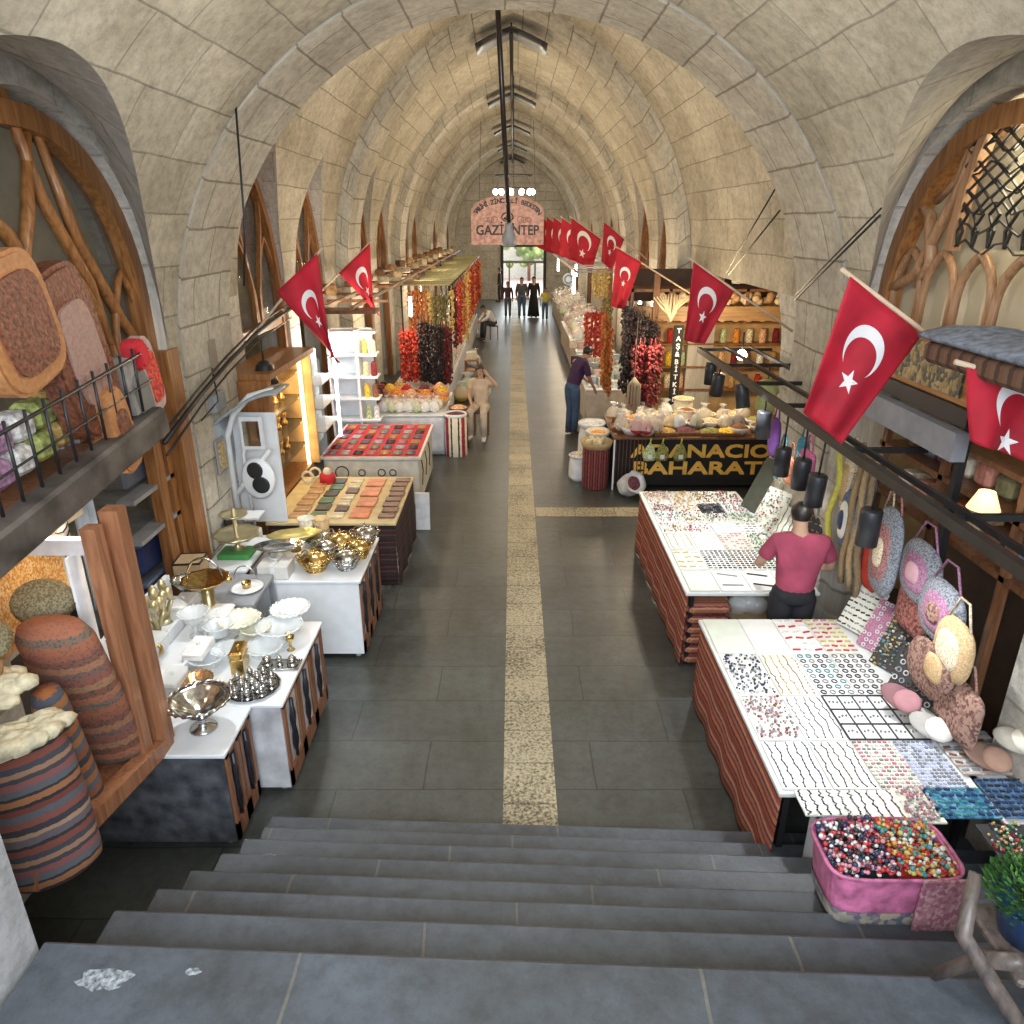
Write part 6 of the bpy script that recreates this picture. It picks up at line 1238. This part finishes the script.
# trolley and sacks in the aisle left
t=thing('tall_crate','narrow timber crate stand with pale boxes on the left of the far aisle','crate',(-1.10,19.7,0))
for sx in (-.16,.16):
    for sy in (-.16,.16): MB().box(sx-.02,sy-.02,0,sx+.02,sy+.02,.75).build('leg',TIMD,t)
for z in (.15,.45,.72): MB().box(-.19,-.19,z,.19,.19,z+.04).build('shelf_board',TIMY,t)
o=MB().box(-.14,-.14,0,.14,.14,.2,bev=.02).build('pale_box',CREAM,loc=(-1.10,19.7,.76)); tag(o,'pale box on top of the narrow timber crate stand','box')
for i,(x,y,c,s) in enumerate(((-1.15,18.6,'pale green',2.2),(-.95,18.25,'cream',1.9),(-.72,18.5,'white',1.7),(-1.28,18.0,'yellow',1.8),(-1.2,22.6,'white',2.0))): bag_of(c,'large %s bag on the aisle floor at left, %s from near end'%(c,ORD[[3,1,2,0,4][i]]),(x,y,0),s,i)
# ---- right far tables
stall('white table of packets on the right beyond the shopper',1.55,2.75,15.6,19.8,.82,mat('beige_cloth',(.55,.48,.40),.9),top=WHT)
stall('white table of packets farther down the right side',1.75,2.85,20.6,27.5,.80,mat('beige_cloth',(.55,.48,.40),.9),top=WHT)
stall('last white table at the right near the far door',1.9,2.9,28.5,37,.78,mat('beige_cloth',(.55,.48,.40),.9),top=WHT)
pc=[('white',(.78,.8,.8)),('pale blue',(.5,.6,.72)),('grey',(.35,.38,.4)),('mint',(.55,.7,.6)),('pink',(.72,.5,.5)),('cream',(.75,.7,.55))]
PKT=[]
for i in range(90):
    r=i%5; k=i//5; y=15.85+.235*k+(0 if k<16 else 1.6); c=pc[(i*5+r)%6]; h=.05+.05*((i*3)%4)
    o=MB().box(-.10,-.085,0,.10,.085,h,bev=.012).build('packet',mat('packet_'+c[0].replace(' ','_'),c[1],.5,var=.25,scale=30),loc=(1.72+.225*r,y,.822 if k<16 else .802)); tag(o,'%s packet on the far right tables, %s from the aisle in the %s row'%(c[0],ORD[r],ORD[k%20]),'packet','packets on the far right tables')
for i in range(60):
    r=i%4; k=i//4; c=cl[(i*3+r)%10]; y=22.3+.95*k; 
    if 27.3<y<28.7: y+=1.2
    bag_of(c,'%s bag on the farthest right tables, %s from the aisle in the %s row'%(c,ORD[r],ORD[k]),(1.98+.24*r,y,.80+.06*r),1.7,i)
t=thing('hanging_scale_sign','round white and blue plaque hanging over the far right tables','plaque',(1.62,22.5,2.6)); MB().lathe([(0,0),(.16,0),(.17,.01),(.16,.03),(0,.03)],24,M=RX(PI/2),cap=False).build('disc',PLW,t); MB().tube([(.11*math.cos(a),-.035,.11*math.sin(a)) for a in [2*PI*i/20 for i in range(20)]],.02,6,closed=True).build('blue_ring',mat('sky_blue',(.1,.35,.6),.5),t); MB().tube([(0,0,.15),(0,0,.9)],.008,4).build('cord',BLK,t)
t=thing('right_rack','metal rack with a pale edge over the far right tables','rack',(2.0,20.5,3.05))
for xx in (-.55,.75): MB().box(xx,-2.6,0,xx+.04,8,.05).build('side_rail',ROPE,t)
for k in range(12): MB().box(-.55,-2.6+.9*k,.01,.75,-2.56+.9*k,.04).build('cross_bar',GREY,t)
for yy in (-2.55,2.5,7.8): MB().box(.74,yy,-3.05,.79,yy+.05,0).build('post',BLK,t)
for i,(x,y,z) in enumerate(((1.7,21.5,2.5),(1.9,24.5,2.6),(2.7,16.2,2.75),(2.75,14.9,2.75),(-2.35,17.4,2.35),(-2.5,20.5,2.4),(2.2,27,2.6),(1.75,30,2.6))):
    t=thing('tube_lamp','white tube lamp hanging %s'%(('over the far right tables just past the yellow strings','over the far right tables beside the flag row','right of the third flag near the wall','behind the corn husks on the right','at the front end of the cane rack','further back under the cane rack','deep among the right tables','close to the far door on the right'))[i],'lamp',(x,y,z),0,'tube lamps'); MB().tube([(0,0,-.22),(0,0,.22)],.035,10).build('tube',EMW,t); MB().tube([(0,0,.22),(0,0,.5)],.008,4).build('cord',BLK,t)
# ---- hanging sign, chandelier, crown pipe, loudspeaker
t=thing('hanging_sign','pink marbled arched sign with black lettering hanging across the aisle','signboard',(-.18,25.5,3.46)); w=1.17
pl=[(-w,0),(w,0),(w,.98)]+[(w*math.cos(a),.98+.50*math.sin(a)) for a in [PI*i/24 for i in range(1,24)]]+[(-w,.98)]
MB().prism(pl,RX(PI/2)@T(0,0,-.03),.06).build('board',mat('pink_marbling',(.66,.42,.38),.6,var=.5,scale=9,col2=(.44,.24,.22)),t)
b=MB(); put_text(b,'GAZİANTEP',.42,T(0,-.035,.30)@RX(PI/2),width=2.02,bold=.014)
tx='TARİHİ ZİNCİRLİ BEDESTEN'
for i,ch in enumerate(tx):
    if ch==' ': continue
    a=PI*(.90-.80*i/(len(tx)-1)); px,pz=(w-.17)*math.cos(a),.80+.46*math.sin(a); rot=math.atan2(.46*math.cos(a),-(w-.17)*math.sin(a))+PI
    put_text(b,ch,.19,RX(PI/2)@T(px,pz,.035)@RZ(rot),bold=.014)
b.build('lettering',BLK,t)
b=MB()
for s_ in (-1,1):
    for k in range(3): b.tube([(s_*(.42+.13*k+.10*math.cos(a)),-.036,.76+.10*math.sin(a)*(1-.2*k)) for a in [2*PI*i/12 for i in range(12)]],.012,4,closed=True)
b.build('scrolls',mat('mauve_brown',(.28,.14,.13),.6),t); b=MB(); b.tube([(.18*math.cos(a),-.036,.84+.13*math.sin(a)) for a in [2*PI*i/20 for i in range(20)]],.02,5,closed=True); b.ball((0,-.04,.84),.06,8,6,sc=(1,.3,1)); b.build('emblem',BLK,t)
for s_ in (-.9,.9): MB().tube([(s_,0,1.2),(s_*.9,0,3.6)],.008,4).build('wire',BLK,t)
t=thing('chandelier','black ring chandelier with round glowing globes above the sign','chandelier',(.02,22,5.0)); b=MB()
for rr_,z in ((.55,0),(.50,.33)): b.tube([(rr_*math.cos(a),rr_*math.sin(a),z) for a in [2*PI*i/24 for i in range(24)]],.015,5,closed=True)
for k in range(4): b.tube([(.5*math.cos(k*PI/2),.5*math.sin(k*PI/2),0),(.0,0,1.0)],.008,4)
b.build('frame',BLK,t); MB().tube([(0,0,1.0),(0,0,2.7)],.012,5).build('chain',BLK,t)
for k in range(11):
    a=2*PI*k/11; MB().ball((.52*math.cos(a),.52*math.sin(a),-.08),.072,12,8).build('globe',EMW,t)
point('chandelier_light',(0,22,4.7),60,WARM,.3)
t=thing('loudspeaker','grey horn loudspeaker at the foot of a long dark pole from the vault','loudspeaker',(-.05,9.5,3.9)); MB().tube([(0,0,.25),(-.19,0,3.8)],[.028,.034],10).build('pole',mat('oiled_steel',(.06,.05,.05),.3,.7),t)
MB().lathe([(0,0),(.09,0),(.085,.10),(.05,.17),(.045,.25),(0,.25)],20,M=RX(PI*.12),cap=False).build('horn',mat('horn_grey',(.34,.33,.32),.5),t); MB().lathe([(0,-.005),(.028,-.005)],12,M=RX(PI*.12),cap=False).build('throat',BLK,t); MB().tube([(-.06,-.0,.3),(.06,0,.22)],.012,6).build('bracket',BLK,t)
t=thing('crown_pipe','dark pipe running along the crown of the vault on iron brackets','pipe',(-.03,16,7.1)); MB().tube([(0,-1.5,.0),(0,27.8,0)],.035,8).build('pipe',BLK,t); MB().tube([(-.22,-1.5,.15),(-.22,27.8,.15)],.012,6).build('cable',BLK,t)
for yr in RIBS: 
    b=MB(); b.grid(lambda u,v:((u-.5)*1.3,yr+.05-16+.9*v,.26-.42*abs(u-.5)*1.0-.25*(u-.5)**2),10,2,thick=.03); b.build('bracket',BLK,t)
    MB().tube([(0,yr+.5-16,.0),(0,yr+.5-16,.40)],.012,5).build('hanger',BLK,t)
# trees outside the far door
rd=random.Random(9)
for i,(x,y,s_) in enumerate(((-1.5,56,1.5),(1.2,58,1.7),(3.5,55,1.6))):
    t=thing('street_tree',('light green tree left in the street beyond the far door','green tree straight beyond the far door','green tree right in the street beyond the far door')[i],'tree',(x,y,0)); MB().tube([(0,0,0),(0,0,2.2)],.12,8).build('trunk',TIMD,t); b=MB()
    for k in range(40): b.ball((rd.gauss(0,.6),rd.gauss(0,.5),2.6+rd.gauss(0,.6)),.3,6,4)
    b.build('crown',mat('street_leaves',(.22,.34,.10),.8,var=.5,scale=3),t)['kind']='stuff'
# ---------------------------------------------------------------- people
SKN=mat('skin_light',(.52,.32,.22),.6,var=.06); SKD=mat('skin_warm',(.42,.24,.15),.6,var=.06); HRB=mat('hair_black',(.018,.014,.012),.45,var=.3,scale=60); HRR=mat('hair_brown',(.06,.03,.018),.5,var=.3,scale=60)
def skin(name,nodes,edges,m,parent,sub=2):
    me=bpy.data.meshes.new(name); me.from_pydata([n[0] for n in nodes],edges,[]); o=bpy.data.objects.new(name,me); COL.objects.link(o)
    md=o.modifiers.new('skin','SKIN'); md.use_smooth_shade=True
    for i,n in enumerate(nodes):
        r=n[1] if isinstance(n[1],tuple) else (n[1],n[1]); me.skin_vertices[0].data[i].radius=r; me.skin_vertices[0].data[i].use_root=(i==0)
    o.modifiers.new('sub','SUBSURF').levels=sub
    dg=bpy.context.evaluated_depsgraph_get(); dg.update(); nm=bpy.data.meshes.new_from_object(o.evaluated_get(dg))
    bpy.data.objects.remove(o); nm.materials.clear(); nm.materials.append(m); nm.name=name
    for p in nm.polygons: p.use_smooth=True
    q=bpy.data.objects.new(name,nm); COL.objects.link(q); q.parent=parent; return q
BASE=dict(pel=(0,0,.95),spi=(0,0,1.12),che=(0,0,1.33),nek=(0,0,1.50),hd=(0,.015,1.58),ht=(0,.02,1.68),
 shL=(-.18,0,1.43),elL=(-.24,-.02,1.14),wrL=(-.24,.06,.90),shR=(.18,0,1.43),elR=(.24,-.02,1.14),wrR=(.24,.06,.90),
 hiL=(-.09,0,.90),knL=(-.10,.03,.50),anL=(-.10,0,.09),toL=(-.11,.16,.035),hiR=(.09,0,.90),knR=(.10,.03,.50),anR=(.10,0,.09),toR=(.11,.16,.035))
def person(label,loc,rz,pose,top,bottom,skinm,hair,scale=1.0,sleeve=.55,kind='shirt',topname='shirt',shoe=(.05,.04,.04),hairlen=0,legs='trousers',bulk=1.0,face=True,hands=True):
    t=thing('person',label,'person',loc,rz); t.scale=(scale,)*3
    J=dict(BASE); J.update(pose); V=lambda k:Vector(J[k]); B=bulk
    N=[];E=[];ix={}
    def nd(k,co,r,par=None):
        ix[k]=len(N); N.append((tuple(co),r)); 
        if par: E.append((ix[par],ix[k]))
    nd('pel',V('pel'),(.105*B,.085*B)); nd('spi',V('spi'),(.105*B,.080*B),'pel'); nd('che',V('che'),(.125*B,.085*B),'spi'); nd('nek',V('nek'),.052,'che'); nd('hd',V('hd'),(.066,.072),'nek'); 
    hdv=(V('ht')-V('hd')); nd('hm',V('hd')+hdv*.55,(.076,.088),'hd'); nd('ht',V('ht')+hdv*.10,(.052,.06),'hm')
    for s in 'LR':
        nd('sh'+s,V('sh'+s),.052*B,'che'); nd('el'+s,V('el'+s),.040*B,'sh'+s); nd('wr'+s,V('wr'+s),.026,'el'+s)
        d=(V('wr'+s)-V('el'+s)).normalized(); side=Vector((1 if s=='R' else -1,0,0)); side=(side-d*side.dot(d)).normalized(); nrm=d.cross(side)
        nd('pa'+s,V('wr'+s)+d*.05,(.034,.018),'wr'+s)
        if hands:
            for f in range(4):
                b0=V('wr'+s)+d*.075+side*(.024-.016*f); l=(.055,.068,.063,.048)[f]
                nd('f%d'%f+s,b0,.009,'pa'+s); nd('g%d'%f+s,b0+d*l*.55+nrm*.008,.0085,'f%d'%f+s); nd('h%d'%f+s,b0+d*l*.95+nrm*.024,.007,'g%d'%f+s)
            b0=V('wr'+s)+d*.03-side*.03; nd('t1'+s,b0,.010,'pa'+s); nd('t2'+s,b0+d*.03-side*.022+nrm*.012,.009,'t1'+s)
        nd('hi'+s,V('hi'+s),.068*B,'pel'); nd('kn'+s,V('kn'+s),.055,'hi'+s); nd('an'+s,V('an'+s),.036,'kn'+s); nd('to'+s,V('to'+s),.03,'an'+s)
    skin('body',N,E,skinm,t)
    # clothes
    c=1.16; N=[];E=[];ix={}
    nd('che',V('che'),(.148*B*c,.108*B*c)); nd('spi',V('spi'),(.128*B*c,.102*B*c),'che'); nd('pel',V('pel')-(V('spi')-V('pel'))*.35,(.142*B*c,.112*B*c),'spi'); nd('nek',V('che').lerp(V('nek'),.72),.068,'che')
    for s in 'LR':
        nd('sh'+s,V('sh'+s),.072*B,'che')
        if sleeve<=1: nd('e'+s,V('sh'+s).lerp(V('el'+s),sleeve),.064*B,'sh'+s); nd('f'+s,V('sh'+s).lerp(V('el'+s),sleeve*1.12),.062*B,'e'+s)
        else: nd('e'+s,V('el'+s),.054*B,'sh'+s); nd('w'+s,V('el'+s).lerp(V('wr'+s),.9),.040,'e'+s)
    skin(topname,N,E,top,t)
    if legs=='trousers':
        b=MB(); up=(V('spi')-V('pel')).normalized(); b.tube([V('pel')+up*.07,V('pel')+up*.02,(V('hiL')+V('hiR'))/2,(V('hiL')+V('hiR'))/2-up*.05],[.13*B,.155*B,.165*B,.12*B],18,flat=.72 if False else 1.0)
        for i in range(0,18*4): 
            v=Vector(b.v[i]); c_=V('pel'); b.v[i]=(v.x,c_.y+(v.y-c_.y)*.74,v.z)
        for s in 'LR': h,k_,a_=V('hi'+s),V('kn'+s),V('an'+s); b.tube([h+Vector((0,0,.04)),h,h.lerp(k_,.4),k_,k_.lerp(a_,.5),a_+Vector((0,0,.0))],[.08*B,.096*B,.09*B,.072,.064,.062],14)
        b.build('trousers',bottom,t)
    else:
        b=MB(); b.lathe([(.16,.98),(.19,.75),(.23,.4),(.27,.06),(.25,.05),(.15,.9)],20,sc=(1,.75),wave=.05,wn=7,cap=False); b.build('robe_skirt',bottom,t)
    for s in 'LR':
        a,q=V('an'+s),V('to'+s); d=(q-a); d.z=0; d.normalize(); b=MB(); b.tube([a-d*.05+Vector((0,0,-.045)),a+d*.03+Vector((0,0,-.035)),q+d*.02+Vector((0,0,.005)),q+d*.06],[.042,.050,.042,.025],10,flat=.8); b.build('shoe',mat('shoe_%d'%int(sum(shoe)*100),shoe,.5),t)
    # head details
    up=hdv.normalized(); c0=V('hd')+hdv*.55; fw=Vector((0,1,0)); fw=(fw-up*fw.dot(up)).normalized(); sd=fw.cross(up)
    Mh=Matrix((sd,fw,up)).transposed().to_4x4()
    b=MB(); b.ball(c0-fw*.014+up*.025,.100,16,10,sc=(.88,1.0,1.02),M=Mh)
    if hairlen: b.tube([c0-fw*.05,c0-fw*.08-up*.12,c0-fw*.06-up*(.12+hairlen)],[.07,.075,.04],10)
    # cut the hair away from the face
    keep=[]; 
    for f,m_,sm,u in zip(b.f,b.m,b.sm,b.uv):
        cc=sum((Vector(b.v[i]) for i in f),Vector())/len(f)-c0
        if not (cc.dot(fw)>.035 and cc.dot(up)<.055): keep.append((f,m_,sm,u))
    b.f=[k[0] for k in keep]; b.m=[k[1] for k in keep]; b.sm=[k[2] for k in keep]; b.uv=[k[3] for k in keep]
    b.build('hair' if not kind=='veil' else 'head_scarf',hair,t)
    if face:
        for s_ in (-1,1):
            MB().ball(c0+fw*.083+sd*s_*.031+up*.005,.011,8,6).build('eye',mat('eye_dark',(.03,.02,.02),.2),t); MB().ball(c0+sd*s_*.080-up*.005,.022,8,6,sc=(.4,.8,1.2),M=Mh).build('ear',skinm,t)
        MB().tube([c0+fw*.084+up*.0,c0+fw*.108-up*.028,c0+fw*.092-up*.036],[.009,.013,.008],8).build('nose',skinm,t)
        MB().tube([c0+fw*.083-up*.062-sd*.022,c0+fw*.090-up*.060,c0+fw*.083-up*.062+sd*.022],[.004,.008,.004],6).build('mouth',mat('lip',(.38,.12,.10),.5),t)
    return t
cm=lambda n,c:mat('garment_'+n,c,.85,var=.18,scale=6,bump=.15)
person('person with short black hair in a crimson t-shirt standing between the two jewellery tables',(2.58,6.03,0),-.12,
 dict(che=(0,.03,1.34),nek=(0,.07,1.50),hd=(0,.10,1.57),ht=(0,.15,1.67),shL=(-.20,.02,1.42),shR=(.20,.02,1.42),elL=(-.30,.10,1.17),wrL=(-.26,.34,1.05),elR=(.31,.08,1.17),wrR=(.27,.32,1.05)),
 cm('crimson',(.42,.07,.13)),cm('black_trousers',(.02,.02,.025)),SKN,HRB,1.04,.62,topname='t_shirt',bulk=1.18)
person('person in a dark purple t-shirt and blue jeans leaning over the right tables',(1.22,15.0,0),-1.05,
 dict(spi=(0,.05,1.12),che=(0,.14,1.32),nek=(0,.25,1.47),hd=(0,.30,1.53),ht=(0,.36,1.62),shL=(-.18,.16,1.42),shR=(.18,.16,1.42),elL=(-.22,.28,1.15),wrL=(-.2,.46,1.0),elR=(.24,.22,1.14),wrR=(.22,.36,.92)),
 cm('purple',(.055,.022,.075)),cm('jeans',(.05,.09,.17)),SKD,HRB,1.06,.8,topname='t_shirt',bulk=1.08)
st=thing('stool','small dark stool under the seated person in cream','stool',(-.66,15.05,0)); MB().box(-.17,-.16,.46,.17,.16,.50,bev=.01).build('seat',TIMD,st)
for sx in (-.14,.14):
    for sy in (-.13,.13): MB().box(sx-.018,sy-.018,0,sx+.018,sy+.018,.46).build('leg',TIMD,st)
person('person in cream clothes seated on a stool with one hand raised to the head',(-.66,15.05,0),PI-.15,
 dict(pel=(0,0,.60),spi=(0,.0,.78),che=(0,.0,.98),nek=(0,.02,1.14),hd=(0,.03,1.21),ht=(.02,.03,1.31),shL=(-.17,0,1.06),shR=(.17,0,1.06),elL=(-.34,.08,.98),wrL=(-.16,.10,1.20),elR=(.22,.10,.80),wrR=(.12,.34,.66),hiL=(-.09,.05,.57),knL=(-.13,.44,.55),anL=(-.14,.50,.10),toL=(-.16,.64,.035),hiR=(.09,.05,.57),knR=(.13,.44,.55),anR=(.14,.46,.10),toR=(.16,.60,.035)),
 cm('cream_top',(.66,.52,.38)),cm('cream_trousers',(.62,.52,.40)),SKN,HRR,1.05,.5,topname='blouse',shoe=(.8,.78,.75),hairlen=.05)
person('person in a white shirt and dark trousers sitting bent forward at the far left stall',(-.72,28.5,0),PI/2+.5,
 dict(pel=(0,0,.62),spi=(0,.10,.78),che=(0,.24,.94),nek=(0,.36,1.06),hd=(0,.42,1.12),ht=(0,.47,1.20),shL=(-.17,.26,1.03),shR=(.17,.26,1.03),elL=(-.22,.40,.82),wrL=(-.1,.6,.70),elR=(.22,.40,.82),wrR=(.1,.6,.7),hiL=(-.09,.05,.59),knL=(-.13,.44,.60),anL=(-.14,.50,.10),toL=(-.16,.64,.035),hiR=(.09,.05,.59),knR=(.13,.44,.60),anR=(.14,.46,.10),toR=(.16,.60,.035)),
 cm('white_shirt',(.75,.74,.72)),cm('dark_trousers',(.04,.04,.05)),SKD,HRB,1.0,1.3,bulk=1.1)
st=thing('stool','dark stool under the person in white at the far left stall','stool',(-.72,28.5,0)); MB().box(-.17,-.16,.48,.17,.16,.52,bev=.01).build('seat',TIMD,st)
for sx in (-.14,.14):
    for sy in (-.13,.13): MB().box(sx-.018,sy-.018,0,sx+.018,sy+.018,.48).build('leg',TIMD,st)
person('person in a dark red headscarf and grey trousers, leftmost of the far group',(-.24,35.3,0),PI,{},cm('dark_top',(.07,.035,.045)),cm('grey_trousers',(.10,.12,.15)),SKN,cm('maroon_scarf',(.13,.03,.03)),.92,1.3,kind='veil',topname='jacket',hairlen=.08)
person('person in a long grey coat and maroon headscarf, second in the far group',(.40,35.2,0),PI,dict(anL=(-.12,.08,.09),toL=(-.13,.24,.035)),cm('grey_coat',(.09,.10,.11)),cm('blue_jeans',(.08,.14,.24)),SKN,cm('maroon_scarf',(.13,.03,.03)),1.03,1.3,kind='veil',topname='coat',bulk=1.25,hairlen=.08)
person('person in a long black robe and veil, third from the left in the far group',(.96,35.4,0),PI,{},cm('black_robe',(.012,.012,.014)),cm('black_robe',(.012,.012,.014)),SKN,cm('black_veil',(.012,.012,.014)),1.04,1.3,kind='veil',topname='robe',legs='robe',bulk=1.15,hairlen=.12)
person('child in a yellow top and blue jeans, rightmost of the far group',(1.44,34.2,0),PI,{},cm('yellow_top',(.62,.55,.10)),cm('blue_jeans',(.08,.14,.24)),SKN,HRR,.82,.7,topname='t_shirt',shoe=(.6,.5,.35))
person('person in a dark jacket standing at the left post of the far door',(-.75,42.6,0),PI/2,{},cm('dark_jacket',(.06,.03,.04)),cm('dark_trousers',(.04,.04,.05)),SKN,HRB,1.04,1.3,topname='jacket',hands=False)

# white paint splashes on the steps
rd=random.Random(17)
for lab,x,y,z,r in (('white paint splash at the left of the top landing',-1.62,1.98,1.3615,.11),('small white splash right of the first on the top landing',-1.28,2.02,1.3615,.035),('long white paint mark at the left end of the third tread up',-1.52,3.36,.5118,.11)):
    b=MB(); ps=[(r*(1+.0*k)*(.75+.4*rd.random())*math.cos(2*PI*k/18),r*.5*(.6+.5*rd.random())*math.sin(2*PI*k/18),0) for k in range(18)]
    b.add([(0,0,.001)]+ps,[[0,1+k,1+(k+1)%18] for k in range(18)]); tag(b.build('paint_splash',mat('old_white_paint',(.34,.37,.40),.8,var=.55,scale=45),loc=(x,y+x*-.035,z)),lab,'paint mark')
